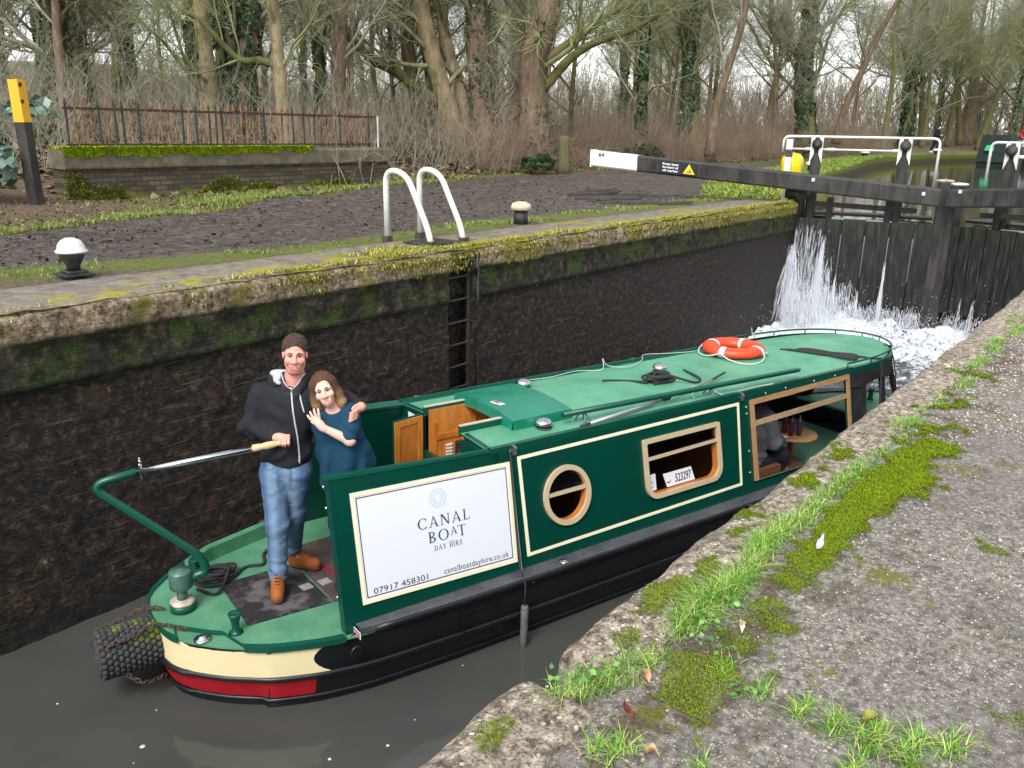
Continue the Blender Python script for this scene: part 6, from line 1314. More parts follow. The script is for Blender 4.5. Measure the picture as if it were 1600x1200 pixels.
# ---- yellow cover over the ground paddle beside the gate
yc = thing('paddle_cover', 'bright yellow plastic cover over the paddle gear behind the beam', 'cover', (18.55, 7.06, 2.5))
YEL = simple('yellow_plastic', sRGB(240, 210, 16), sRGB(224, 190, 10), 5, .4, .5, .03)
mb = MB(); mb.smooth = True; rows = []
for z, r in ((.02, .20), (.10, .21), (.35, .20), (.55, .22), (.72, .235), (.82, .21), (.89, .14), (.92, .0)):
    rows.append([(r*math.cos(a)*(1+.10*math.sin(3*a+z*5)), r*math.sin(a)*(1+.10*math.cos(4*a+z*4)), z) for a in np.arange(22)*2*math.pi/22])
mb.loft(rows); mb.build('hood', YEL, yc, local=True)
mb = MB(); mb.smooth = True; mb.tube([(.235*math.cos(a), .235*math.sin(a), .38) for a in np.arange(24)*2*math.pi/24], .012, 6, closed=True); mb.build('tie_cord', simple('tie_cord', sRGB(190, 160, 20), None, 6), yc, local=True)
# ---- brick parapet with stone coping and rusty railing
m = NT('parapet_brick'); ps = m.sep(); xz = m.n('CombineXYZ', X=ps[0], Y=ps[2], Z=ps[1]).outputs[0]
br = m.n('TexBrick', Vector=xz, Scale=1.); br.inputs['Brick Width'].default_value = .24; br.inputs['Row Height'].default_value = .085; br.inputs['Mortar Size'].default_value = .008; br.inputs['Color1'].default_value = (*sRGB(64, 52, 44), 1); br.inputs['Color2'].default_value = (*sRGB(104, 90, 74), 1); br.inputs['Mortar'].default_value = (*sRGB(52, 48, 42), 1)
nA = m.noise(1.6, 5, .7, xz); nB = m.noise(20, 6, .75, xz)
c = m.mix(m.maprange(nB, .45, .7, 0, .7), br.outputs['Color'], sRGB(46, 42, 36)); c = m.mix(m.maprange(nA, .48, .6, 0, .5), c, sRGB(66, 66, 44))
mossw = m.maprange(m.math('ADD', m.math('MULTIPLY', m.math('SUBTRACT', nA, .5), 1.3), m.maprange(ps[2], .5, -.05)), .62, .8)
c = m.mix(mossw, c, m.ramp(nB, [(.3, sRGB(60, 68, 18)), (.7, sRGB(118, 126, 34))])); m.bump(m.math('ADD', m.math('MULTIPLY', br.outputs['Fac'], -.7), nB), .8, .03); PBRICK = m.done(c, .9)
PSTONE = simple('parapet_stone', sRGB(112, 102, 84), sRGB(78, 72, 58), 5, .85, .6, .02, rvar=.05)
wa = thing('brick_wall', 'low mossy brick wall with stone coping carrying rusty railings', 'wall', (6.75, 14.9, 2.45), math.atan2(.15, 7.4))
WL = 7.45
mb = MB(); xs = np.linspace(0, WL, 120); zs = np.linspace(-.35, .58, 24); V = [(x, .015*fnoise(x, 0, z, 3, 3, 2), z) for x in xs for z in zs]; mb.grid(V, 120, 24); mb.box((WL/2, .25, .12), (WL-.002, .46, .92)); mb.build('brickwork', PBRICK, wa, local=True)
mb = MB(); xs = np.linspace(-.04, WL+.05, 100); rows = []
for x in xs: j = .012*fnoise(x, 0, 0, 2.5, 3, 8); rows.append([(x, -.05+j, .57), (x, -.06+j, .60), (x, -.055+j, .84+j), (x, -.02, .88+j), (x, .30, .90), (x, .50, .87), (x, .52, .58)])
mb.loft([r[::-1] for r in rows], cap=True); mb.build('coping', PSTONE, wa, local=True)
rl = thing('railing', 'rusty iron railing with pointed bars standing on the brick wall', 'railing', (6.75, 15.1, 3.35), math.atan2(.15, 7.4))
RUST = simple('rusty_iron', sRGB(146, 98, 68), sRGB(86, 60, 46), 7, .85, .4, rvar=.06, lo=.42, hi=.6); RUST2 = simple('dark_rust', sRGB(70, 50, 42), sRGB(44, 36, 34), 7, .85, .4, rvar=.06)
rg = random.Random(5); nb_ = 50
for i in range(nb_):
    x = .2+(WL-.45)*i/(nb_-1); h = .78+rg.uniform(-.015, .02); dx = rg.uniform(-.015, .015); mb = MB(); mb.tube([(x, 0, -.02), (x+dx, rg.uniform(-.01, .01), h-.09), (x+dx, 0, h-.06), (x+dx, 0, h-.03), (x+dx, 0, h+.05)], [.019, .019, .026, .018, .003], 6); mb.build('rail_bar', RUST if rg.random() < .7 else RUST2, rl, local=True)
for z in (.66, .06): mb = MB(); mb.box((WL/2-.02, -.012, z), (WL-.35, .012, .045)); mb.build('cross_rail', RUST2, rl, local=True)
mb = MB(); mb.tube([(WL-.12, -.02, -.02), (WL-.12, -.02, .68)], .018, 8); mb.build('end_post', WPAINT, rl, local=True)
# ---- leaning yellow and black post
pt = thing('post', 'leaning square post with yellow top and black lower part', 'post', (5.92, 14.2, 2.45), .5)
YP = NT('post_yellow'); f = YP.noise(9, 7, .8); YP.bump(f, .4, .01); YPM = YP.done(YP.ramp(f, [(0., sRGB(236, 180, 40)), (.62, sRGB(224, 166, 34)), (.68, sRGB(84, 60, 36))]), .6)
def sq(c0, c1, w0, w1, n=10):
    rows = []
    for t in np.linspace(0, 1, n):
        c = np.array(c0)*(1-t)+np.array(c1)*t; w_ = w0*(1-t)+w1*t; rows.append([(c[0]+sx*w_+.004*fnoise(c[2]*8, sx, sy), c[1]+sy*w_, c[2]) for sx, sy in ((-1, -1), (1, -1), (1, 1), (-1, 1))])
    return rows
mb = MB(); mb.loft(sq((0, 0, -.3), (-.055, 0, 1.32), .080, .083), cap=True); mb.build('black_shaft', BW, pt, local=True)
mb = MB(); mb.loft(sq((-.055, 0, 1.32), (-.078, 0, 1.93), .084, .082), cap=False); mb.add([(-.16, -.082, 1.93), (.004, -.082, 1.90), (.004, .082, 1.95), (-.16, .082, 1.97), (-.08, 0, 1.90)], [(0, 1, 4), (1, 2, 4), (2, 3, 4), (3, 0, 4)]); yt = mb.build('yellow_top', YPM, pt, local=True)
for z in (1.86, 1.62):
    mb = MB(); mb.smooth = True; mb.lathe([(.03, 0), (.03, .012), (.018, .014), (0, .014)], (-.12, -.088, z), 12, R=Euler((R_(90), 0, 0)).to_matrix()); mb.build('bolt_head', RUST2, yt, local=True)
# ---- stump post by the path, planks set in the mud
mb = MB(); rows = []
for z, r in ((-.2, .23), (.1, .205), (.5, .19), (.85, .185), (.98, .17), (1.02, .06)): rows.append([(22.6+r*1.05*math.cos(a)*(1+.08*math.sin(4*a+1)), 15.95+r*math.sin(a)*(1+.08*math.sin(3*a)), 2.62+z) for a in np.arange(14)*2*math.pi/14])
mb.smooth = True; mb.loft(rows, cap=True); MOSSW = NT('mossy_post'); f = MOSSW.noise(6, 6, .75, MOSSW.co((3, 3, .6))); MOSSW.bump(f, .8, .03)
tag(mb.build('timber_post', MOSSW.done(MOSSW.ramp(f, [(.3, sRGB(64, 58, 42)), (.5, sRGB(92, 88, 62)), (.7, sRGB(86, 92, 48))]), .95)), 'stout mossy timber post standing at the edge of the path', 'post')
PLK = simple('muddy_plank', sRGB(84, 78, 74), sRGB(58, 54, 52), 9, .8, .4)
for k, (x, y, l, a, w_) in enumerate(((17.1, 11.1, 1.0, .45, .16), (16.6, 10.7, 1.25, -.32, .12), (15.9, 10.4, 1.3, -.34, .12), (15.4, 9.9, 1.2, -.36, .12), (15.0, 9.3, 1.25, -.36, .12), (14.5, 8.75, 1.1, -.4, .12), (14.2, 8.2, .9, -.42, .12), (14.6, 7.75, .8, -.45, .12))):
    mb = MB(); n_ = 4 if k == 0 else 1
    for i in range(n_): mb.box((x+.19*i*(k == 0), y+.04*i, float(ground_z(x, y))+.035), (l*(.6 if k == 0 else 1), w_, .05), Euler((0, 0, a+(.9 if k == 0 else 0))).to_matrix())
    tag(mb.build('plank', PLK), 'pale slatted boards lying in the mud below the beam end' if k == 0 else 'narrow timber edging set flush in the muddy path below the beam', 'plank', 'boards set in the muddy path')
# ---- white water at the gates
m = NT('white_water'); at = m.n('Attribute', attribute_name='tint').outputs['Color']; sp_ = m.n('SeparateColor', Color=at).outputs
n1 = m.noise(5, 7, .75, m.co((1, 1.6, 1)), .6); n2 = m.noise(26, 5, .75)
k = m.maprange(m.math('ADD', sp_[0], m.math('ADD', m.math('MULTIPLY', m.math('SUBTRACT', n1, .5), 2.0), m.math('MULTIPLY', m.math('SUBTRACT', n2, .5), .9))), .36, .66)
c = m.mix(k, sRGB(66, 71, 70), m.ramp(n2, [(.34, sRGB(176, 184, 194)), (.6, sRGB(232, 236, 242))])); m.bump(m.math('ADD', n1, m.math('MULTIPLY', n2, .4)), .45, .04)
FOAM = m.done(c, m.math('MULTIPLY_ADD', k, .5, .12), spec=.4)
xs = np.arange(10.2, 17.6, .045); ys = np.arange(1.12, 6.27, .045); X, Y = np.meshgrid(xs, ys, indexing='ij')
gx_ = 17.75-.264*np.abs(Y-3.7)-.1; dg = np.clip(gx_-X, 0, 9)
wgt = np.clip(1.12-dg/5.6, 0, 1)*(.86+.5*fnoise(X, Y, 0, .7, 2, 4)); wgt = np.clip(wgt, 0, 1)*np.clip((X-10.4)/1.4, 0, 1)
lump = fnoise(X*1.1, Y, 0, 1.5, 4, 7); Z = .012+.40*np.exp(-dg/.7)*(.6+.7*lump)+.20*np.exp(-dg/2.6)*(lump+.35)+.06*wgt*fnoise(X, Y, 0, 7, 3, 9); Z = Z-.0; Z = np.where(X > gx_+.06, -.2, np.maximum(Z, .008+.02*wgt))
mb = MB(); mb.grid(np.stack([X, Y, Z], -1).reshape(-1, 3), len(xs), len(ys)); V = np.concatenate(mb.v); w3 = np.repeat(wgt.reshape(-1, 1), 3, 1)
tag(mesh_obj('white_water', V, np.array(mb.f), FOAM, smooth=True, attr=w3), kind='stuff')
def tubes(paths, rad, sides=3, seed=0):
    "K polylines (K,n,3) with radii (K,n) as one vertex/quad soup"
    P = np.asarray(paths, float); K, n, _ = P.shape; R2 = np.asarray(rad, float)
    T = np.gradient(P, axis=1); T /= np.linalg.norm(T, axis=2, keepdims=True)+1e-9
    ref = np.tile(np.array([.31, .52, .79]), (K, 1)); ref[np.abs((T[:, 0]*ref).sum(1)) > .9] = (1, 0, 0)
    N = np.cross(T, ref[:, None]); N /= np.linalg.norm(N, axis=2, keepdims=True)+1e-9; B = np.cross(T, N)
    a = np.arange(sides)*2*math.pi/sides; V = P[:, :, None]+R2[:, :, None, None]*(np.cos(a)[None, None, :, None]*N[:, :, None]+np.sin(a)[None, None, :, None]*B[:, :, None])
    base = (np.arange(K)*n*sides)[:, None, None]; i = (np.arange(n-1)*sides)[None, :, None]; j = np.arange(sides)[None, None]; k = (j+1) % sides
    F = np.stack([base+i+j, base+i+k, base+i+sides+k, base+i+sides+j], -1).reshape(-1, 4); return V.reshape(-1, 3), F
m = NT('falling_water'); m.b.inputs['Alpha'].default_value = 1; m.b.inputs['Alpha'].default_value = .62; SPRAY = m.done(sRGB(236, 240, 246), .3, spec=.4)
rng = np.random.default_rng(11); paths = []; rads = []
def fall(n, u0, u1, z0, z1, out, spread, lf=LF, r=(.001, .0042)):
    for _ in range(n):
        u = rng.uniform(u0, u1); z = rng.uniform(z0[0], z0[1]); v = rng.uniform(*out); T_ = math.sqrt(2*max(.05, z-z1)/9.8); du = rng.normal(0, spread); t0 = rng.uniform(0, .75)*T_; t1 = min(T_, t0+rng.uniform(.12, .4)*T_)
        tt = np.linspace(t0, t1, 5); paths.append([lf.p(u+du*t/T_, .03+v*t, z-4.9*t*t+rng.normal(0, .004)) for t in tt]); rr_ = rng.uniform(*r); rads.append([rr_*.3, rr_, rr_*1.1, rr_*.8, rr_*.2])
fall(110, 2.12, 2.66, (1.95, 2.13), .1, (.05, .5), .05); fall(900, 2.58, 2.72, (.7, 1.75), .03, (.3, 1.8), .16); fall(160, 2.08, 2.5, (1.1, 1.9), .05, (.1, .6), .05); fall(420, 2.08, 2.14, (1.0, 1.9), .1, (.2, .7), .05); fall(900, 2.0, 2.7, (.5, 1.0), .0, (.4, 2.4), .2)
for u, z in ((1.80, 1.15), (1.36, .85), (.93, 1.45)): fall(170, u-.012, u+.012, (z*.55, z), .05, (.1, .9), .03)
fall(700, .2, 2.1, (.45, .62), .0, (.1, .9), .05); fall(700, .2, 2.3, (.25, .6), .0, (.6, 2.6), .25)
for u in (.56, .80, 1.32, 1.62): fall(40, u-.012, u+.012, (.5, .9), .0, (.1, .6), .03, LN_)
fall(420, .3, 1.9, (.4, .62), .0, (.1, .8), .05, LN_); fall(300, .3, 2.2, (.2, .5), .0, (.5, 2.2), .25, LN_)
fall(700, 1.45, 2.25, (.45, 1.05), .0, (.15, 1.5), .14); fall(260, 1.9, 2.2, (.8, 1.5), .05, (.2, 1.0), .08)
V1, F1 = tubes(paths, rads, 4)
# droplets and leaping crests
N_ = 12000; yy = rng.uniform(1.2, 6.2, N_); dg_ = rng.exponential(.75, N_); xx = 17.65-.264*np.abs(yy-3.7)-dg_; hz = rng.exponential(.16, N_)*np.exp(-dg_/1.8)*(1+1.0*(yy > 5.2))+.03; rad = rng.uniform(.002, .009, N_)
oc = np.array([(1, 0, 0), (-1, 0, 0), (0, 1, 0), (0, -1, 0), (0, 0, 1.3), (0, 0, -1.3)]); of_ = np.array([(0, 2, 4), (2, 1, 4), (1, 3, 4), (3, 0, 4), (2, 0, 5), (1, 2, 5), (3, 1, 5), (0, 3, 5)])
V2 = (np.stack([xx, yy, hz+.05], -1)[:, None]+oc[None]*rad[:, None, None]).reshape(-1, 3); F2 = (of_[None]+6*np.arange(N_)[:, None, None]).reshape(-1, 3)
F1t = np.concatenate([F1[:, [0, 1, 2]], F1[:, [0, 2, 3]]]); o = mesh_obj('waterfall', np.concatenate([V1, V2]), np.concatenate([F1t, F2+len(V1)]), SPRAY, smooth=True); tag(o, kind='stuff')
# flecks of foam floating on the still water
mb = MB(); FLK = simple('foam_fleck', sRGB(214, 214, 208), None, 8, .7, 0)
rg = random.Random(2)
for _ in range(70):
    x, y = rg.uniform(.4, 4.6), rg.uniform(1.4, 5.7); r = rg.choice((.004, .005, .006, .008, .012, .018)); e = rg.uniform(.5, 1); mb.lathe([(r, .001), (r*.6, .004), (0, .004)], (x, y, .001), 6)
tag(mb.build('foam_flecks', FLK), kind='stuff')
# ---- moored boats on the upper pound and the walker
def far_boat(c, rz, label, hullm, cabm, L, W_, kind):
    b = thing('narrowboat', label, 'narrowboat', c, rz, 'boats moored above the lock')
    prof = lambda z, k: [(0, -W_*.42*k, z), (.4, -W_/2*k, z), (L-2.5, -W_/2*k, z), (L-.8, -W_*.34*k, z), (L, 0, z), (L-.8, W_*.34*k, z), (L-2.5, W_/2*k, z), (.4, W_/2*k, z), (0, W_*.42*k, z)]
    mb = MB(); mb.loft([prof(-.3, .9), prof(.05, .96), prof(.62, 1)], cap=True); mb.build('hull', hullm, b, local=True)
    mb = MB(); cb = lambda z, k, e: [(1.2+e, -W_/2*k, z), (L-3.2-e, -W_/2*k, z), (L-3.2-e, W_/2*k, z), (1.2+e, W_/2*k, z)]; mb.loft([cb(.622, .88, 0), cb(1.45, .74, .05)], cap=True); cab = mb.build('cabin', cabm, b, local=True)
    mb = MB(); rw = lambda y: 1.452+.06*(1-(y/(W_*.37))**2); V = [(s, y, rw(y)) for s in (1.15, L-3.15) for y in np.linspace(-W_*.385, W_*.385, 7)]; mb.grid(V, 2, 7); mb.loft([[(1.15, -W_*.385, 1.43), (L-3.15, -W_*.385, 1.43)], [(1.15, -W_*.385, 1.46), (L-3.15, -W_*.385, 1.46)]], closed=False); mb.build('roof', simple('far_roof_'+kind, sRGB(70, 92, 84) if kind == 'green' else sRGB(150, 168, 180), None, 3, .5), b, local=True)
    for i in range(4):
        for sg in (-1, 1):
            x = 2.2+i*(L-6.5)/3; f = lambda a, z, o, sg=sg: (a, sg*(W_*.5*(.88-.14*(z-.622)/.828)+o), z)
            mb = MB(); q = [f(x, .85, .012), f(x+.9, .85, .012), f(x+.9, 1.25, .012), f(x, 1.25, .012)]; mb.add(q, [(0, 1, 2, 3)]) if sg < 0 else mb.add(q[::-1], [(0, 1, 2, 3)]); w_ = mb.build('window', WPAINT, b, local=True)
            mb = MB(); q = [f(x+.08, .91, .022), f(x+.82, .91, .022), f(x+.82, 1.19, .022), f(x+.08, 1.19, .022)]; mb.add(q, [(0, 1, 2, 3)]) if sg < 0 else mb.add(q[::-1], [(0, 1, 2, 3)]); mb.build('pane', simple('far_pane_'+kind, sRGB(40, 48, 52), None, 3, .1, 0), w_, local=True)
    return b
fb = far_boat((60.0, 10.4, ZW2), -.12, 'dark green moored boat with a bright green cloth on its stern', simple('far_hull_dark', sRGB(26, 32, 32), None, 2, .4), simple('far_cabin_green', sRGB(24, 52, 44), None, 2, .4), 14, 2.15, 'green')
mb = MB(); mb.box((.55, .0, 1.0), (1.3, 1.9, 1.6), taper=.86); mb.build('stern_cover', simple('far_cover', sRGB(28, 44, 40), None, 3, .8), fb, local=True)
mb = MB(); mb.prism([(-.25, 0), (.3, .02), (.2, .32), (-.2, .36)], 0, .03, lambda x, y, z: (-.25-z, x+.2, .85+y)); mb.build('green_cloth', simple('green_cloth', sRGB(50, 196, 120), None, 6, .8), fb, local=True)
mb = MB(); mb.smooth = True; mb.lathe([(.09, 0), (.09, .5), (.12, .5), (.12, .56), (0, .56)], (2.6, .3, 1.48), 12); mb.build('chimney', WPW, fb, local=True)
fb2 = far_boat((55.2, 7.0, ZW2), -.06, 'blue grey moored boat with white framed windows at the right edge', simple('far_hull_blue', sRGB(40, 44, 52), None, 2, .4), simple('far_cabin_blue', sRGB(126, 150, 172), None, 2, .4), 15, 2.3, 'blue')
lb2 = thing('lifebuoy', 'small red lifebuoy ring stood up on the far moored boats', 'lifebuoy', (62.6, 9.3, ZW2+1.5)); mb = MB(); mb.smooth = True; mb.tube([(0, .26*math.cos(a), .36+.26*math.sin(a)) for a in np.arange(20)*2*math.pi/20], .08, 8, closed=True); mb.build('ring', simple('far_red', sRGB(160, 34, 28), None, 6, .5), lb2, local=True); mb = MB(); mb.box((0, 0, .05), (.06, .1, .2)); mb.build('holder', WPW, lb2, local=True)
wx, wy = 68., 15.6; wz = float(ground_z(wx, wy)); wf = thing('person', 'distant walker in black clothes looking down on the far towpath', 'person', (wx, wy, wz))
def to_w(P): P = np.asarray(P, float)*1.04; f_ = np.array([-.25, -.97, 0]); r_ = np.array([.97, -.25, 0]); return np.array([wx, wy, wz])+P[:, :1]*f_+P[:, 1:2]*r_+P[:, 2:]*np.array([0, 0, 1.])
Bw = SDF(); Bw.chain([(0, 0, .9), (.02, 0, 1.2), (.04, 0, 1.42)], [.13, .14, .12], .05); Bw.cone((.05, 0, 1.45), (.09, 0, 1.56), .05, .05); Bw.ell((.12, 0, 1.66), (.095, .075, .12), .02)
Bw.chain([(.05, .1, .9), (.16, .1, .5), (.02, .1, .08)], [.09, .065, .045], .03); Bw.chain([(0, -.1, .9), (-.05, -.1, .5), (-.26, -.1, .12)], [.09, .065, .045], .03); Bw.cone((.0, .1, .05), (.18, .1, .035), .045, .04); Bw.cone((-.28, -.1, .09), (-.12, -.1, .035), .045, .04)
for y in (-1, 1):
    Bw.chain([(.04, y*.18, 1.38), (.06, y*.24, 1.12), (.30, y*.10, 1.14)], [.06, .05, .03], .02); Bw.cone((.30, y*.10, 1.14), (.36, y*.08, 1.16), .03, .03)
    for k in range(4): finger(Bw, [(.36, y*.08-.024+.016*k, 1.165), (.395, y*.075-.02+.013*k, 1.16), (.41, y*.07-.02+.013*k, 1.14)], .009)
    finger(Bw, [(.35, y*.06, 1.18), (.38, y*.045, 1.19), (.395, y*.04, 1.18)], .009)
grow('body', Bw, (-.4, -.36, -.02), (.5, .36, 1.85), .012, SKIN, wf, lambda V: np.tile(np.array(SK2), (len(V), 1)), to=to_w)
Cw = SDF(); Cw.chain([(0, 0, .86), (.02, 0, 1.2), (.04, 0, 1.42)], [.17, .175, .15], .05)
for y in (-1, 1): Cw.chain([(.04, y*.18, 1.38), (.06, y*.24, 1.12), (.27, y*.11, 1.14)], [.085, .07, .045], .03)
DK = sRGB(24, 25, 28); grow('coat', Cw, (-.3, -.36, .6), (.4, .36, 1.6), .014, CLOTH, wf, lambda V: np.tile(np.array(DK), (len(V), 1)), to=to_w)
Cw = SDF(); Cw.chain([(.05, .1, .9), (.16, .1, .5), (.02, .1, .10)], [.12, .085, .06], .03); Cw.chain([(0, -.1, .9), (-.05, -.1, .5), (-.26, -.1, .14)], [.12, .085, .06], .03); grow('trousers', Cw, (-.4, -.3, 0), (.4, .3, 1.05), .014, CLOTH, wf, lambda V: np.tile(np.array(DK), (len(V), 1)), to=to_w)
Cw = SDF(); Cw.ell((.10, 0, 1.70), (.105, .085, .10), 0); Cw.fn(lambda P: 1.67-P[:, 2]+.6*(P[:, 0]-.12), 0, 'int'); grow('hair', Cw, (-.05, -.12, 1.5), (.26, .12, 1.85), .012, CLOTH, wf, lambda V: np.tile(np.array(sRGB(58, 44, 36)), (len(V), 1)), to=to_w)
Cw = SDF(); Cw.cone((.0, .1, .045), (.19, .1, .035), .055, .05); Cw.cone((-.28, -.1, .085), (-.11, -.1, .035), .055, .05); Cw.fn(lambda P: -P[:, 2], 0, 'int')
SHW = grow('shoes', Cw, (-.4, -.2, -.02), (.3, .2, .2), .012, CLOTH, wf, lambda V: np.tile(np.array(sRGB(220, 220, 220)), (len(V), 1)), to=to_w)
# ------------------------------------------------------------------ bare winter trees, ivy, thicket
TRUNKS = {
'twin': [(22.26, 20.11, 2.51), (22.2, 20.17, 3.5), (22.03, 20.36, 4.42), (21.86, 20.55, 5.23), (21.63, 20.78, 6.42), (21.47, 20.95, 7.38), (21.41, 21.01, 8.89), (21.37, 21.06, 11.42)] ,
'limb': [(22.03, 20.36, 4.47), (21.74, 20.67, 4.66), (21.37, 21.05, 5.01), (21.03, 21.39, 5.37), (20.74, 21.68, 5.63), (20.33, 22.06, 5.88), (19.96, 22.4, 6.31), (19.52, 22.78, 6.91), (19.08, 23.15, 7.55), (18.65, 23.5, 8.36)] ,
'twinb': [(22.56, 20.38, 2.49), (22.76, 20.15, 3.5), (22.65, 20.28, 4.86), (22.33, 20.63, 6.27), (22.19, 20.78, 7.83), (22.28, 20.69, 10.65)] ,
'ivyt': [(22.85, 19.44, 2.61), (22.83, 19.46, 3.83), (22.74, 19.57, 5.46), (22.7, 19.62, 6.84), (22.68, 19.64, 7.81), (22.61, 19.71, 11.48)] ,
'ivyt2': [(23.27, 19.41, 2.6), (23.19, 19.5, 3.83), (23.14, 19.56, 5.07)] ,
'big': [(23.22, 17.38, 2.6), (23.15, 17.46, 3.55), (23.09, 17.55, 4.45), (23.05, 17.6, 5.24), (23.08, 17.56, 6.01), (23.19, 17.41, 6.68), (23.26, 17.31, 7.34), (23.32, 17.23, 8.08), (23.42, 17.1, 10.41)] ,
'big_l1': [(23.2, 17.39, 5.82), (23.5, 16.99, 6.17), (23.9, 16.42, 6.69), (24.28, 15.85, 7.17), (24.75, 15.12, 7.63), (25.18, 14.39, 8.27)] ,
'big_l2': [(23.11, 17.52, 6.39), (23.15, 17.47, 7.15), (22.99, 17.68, 7.89), (22.85, 17.86, 9.16)] ,
'big_l3': [(23.25, 17.33, 5.05), (23.74, 16.65, 5.99), (24.19, 16.0, 6.49), (24.77, 15.08, 6.84), (25.21, 14.33, 7.32), (25.48, 13.84, 7.72)] ,
'pale': [(14.5, 19.13, 3.0), (14.47, 19.15, 3.73), (14.41, 19.19, 4.53), (14.39, 19.21, 5.3), (14.37, 19.23, 6.22), (14.33, 19.25, 6.96), (14.38, 19.21, 8.98)] ,
'pale_l': [(14.4, 19.2, 5.15), (14.26, 19.31, 5.3), (14.01, 19.49, 5.36), (13.69, 19.72, 5.35), (13.44, 19.88, 5.54), (13.15, 20.08, 5.93), (12.86, 20.27, 6.28), (12.5, 20.49, 6.47)] ,
'pale2': [(13.34, 20.55, 2.72), (13.32, 20.56, 3.46), (13.25, 20.61, 4.34), (13.24, 20.62, 5.12), (13.2, 20.64, 5.88), (13.18, 20.65, 6.78), (13.22, 20.63, 8.52)] ,
'slim': [(14.97, 21.26, 3.01), (14.9, 21.31, 3.88), (14.86, 21.33, 4.9), (14.96, 21.26, 5.9), (15.08, 21.18, 7.04), (15.16, 21.12, 8.91)] ,
'slim2': [(17.41, 20.64, 2.63), (17.41, 20.63, 3.56), (17.48, 20.58, 4.66), (17.54, 20.53, 5.72), (17.6, 20.48, 6.77), (17.7, 20.39, 8.62)] ,
'ivyA': [(11.35, 25.6, 3.1), (11.46, 25.55, 4.3), (11.56, 25.5, 5.31), (11.71, 25.43, 6.31), (11.75, 25.42, 7.27), (11.95, 25.32, 9.31)] ,
'ivyB': [(12.95, 27.06, 3.05), (13.0, 27.04, 4.55), (13.02, 27.03, 5.63), (13.07, 27.0, 6.7), (13.07, 27.0, 7.56), (13.2, 26.94, 9.75)] ,
'st1': [(22.09, 21.75, 2.45), (22.07, 21.77, 3.79), (22.01, 21.83, 4.85), (21.86, 21.98, 5.87), (21.8, 22.04, 6.89), (21.77, 22.07, 8.07), (21.77, 22.07, 10.18)] ,
'st2': [(22.97, 21.56, 2.44), (22.9, 21.63, 3.69), (22.77, 21.77, 4.87), (22.65, 21.89, 6.13), (22.54, 22.0, 7.56)] ,
'r1': [(35.69, 18.07, 2.9), (35.54, 18.35, 4.53), (35.5, 18.43, 6.39), (35.38, 18.65, 7.94), (35.38, 18.67, 9.21), (35.21, 18.98, 12.87)] ,
'r2': [(32.38, 15.74, 2.88), (32.41, 15.68, 4.23), (32.51, 15.46, 5.67), (32.67, 15.13, 7.06), (32.76, 14.92, 8.42), (32.82, 14.79, 10.61)] ,
'r3': [(45.11, 16.42, 3.02), (45.0, 16.71, 4.76), (44.89, 16.99, 6.61), (44.9, 16.98, 8.42), (44.91, 16.94, 10.19), (44.79, 17.25, 14.46)] ,
'r4': [(49.33, 16.45, 3.33), (49.41, 16.2, 5.19), (49.59, 15.64, 7.0), (49.76, 15.09, 8.75)] ,
'r5': [(58.09, 15.02, 3.16), (58.04, 15.19, 5.81), (58.01, 15.32, 8.02), (57.98, 15.44, 10.19), (57.94, 15.58, 13.69)] ,
'bigr': [(64.71, 13.0, 3.26), (64.69, 13.08, 4.81), (64.7, 13.03, 6.42), (64.66, 13.25, 8.39), (64.5, 13.98, 10.35), (64.36, 14.63, 12.28), (64.17, 15.43, 15.32)] ,
'bigr_a': [(64.69, 13.08, 4.81), (64.8, 12.54, 6.81), (64.9, 12.0, 9.14), (65.02, 11.31, 11.38), (65.14, 10.64, 13.55)] ,
'bigr_b': [(64.7, 13.03, 6.42), (64.7, 13.02, 8.78), (64.68, 13.14, 10.7), (64.68, 13.13, 12.96)] ,
'bigr_c': [(64.68, 13.11, 5.01), (64.91, 11.94, 6.42), (65.2, 10.25, 6.99), (65.44, 8.58, 7.36)] ,
}

def bark(name, a, b, c_, moss=.5, sc=6):
    m = NT(name); co = m.co((1, 1, .25)); f = m.noise(sc, 7, .75, co); f2 = m.noise(sc*7, 5, .75, co); n = m.noise(2.2, 5, .7)
    c = m.ramp(f, [(.3, a), (.52, b), (.72, c_)]); c = m.mix(m.maprange(f2, .5, .68, 0, .6), c, tuple(k*.45 for k in a))
    if moss: c = m.mix(m.maprange(n, .62-.28*moss, .74-.2*moss, 0, .85), c, m.ramp(f2, [(.3, sRGB(70, 76, 40)), (.7, sRGB(118, 122, 72))]))
    m.bump(m.math('ADD', f, m.math('MULTIPLY', f2, .6)), .9, .04); return m.done(c, .92, spec=.2)
BK_BROWN = bark('brown_bark', sRGB(88, 72, 60), sRGB(124, 104, 88), sRGB(158, 138, 118), .35); BK_MOSS = bark('mossy_bark', sRGB(88, 80, 54), sRGB(116, 104, 72), sRGB(142, 132, 100), .85)
BK_PALE = bark('pale_bark', sRGB(118, 104, 80), sRGB(148, 132, 104), sRGB(172, 158, 130), .45); BK_DARK = bark('dark_bark', sRGB(62, 54, 46), sRGB(88, 78, 66), sRGB(118, 106, 92), .5)
BK_LIMB = bark('green_limb_bark', sRGB(56, 54, 34), sRGB(84, 82, 48), sRGB(122, 124, 74), 1.0)
TWIG = simple('twig_bark', sRGB(120, 116, 100), sRGB(156, 152, 130), 2.0, .9, 0); TWIG2 = simple('lichen_twig', sRGB(102, 104, 70), sRGB(146, 150, 104), 2.0, .9, 0)
BRAM = simple('bramble_stem', sRGB(122, 100, 84), sRGB(172, 152, 128), .9, .9, 0, lo=.35, hi=.65)
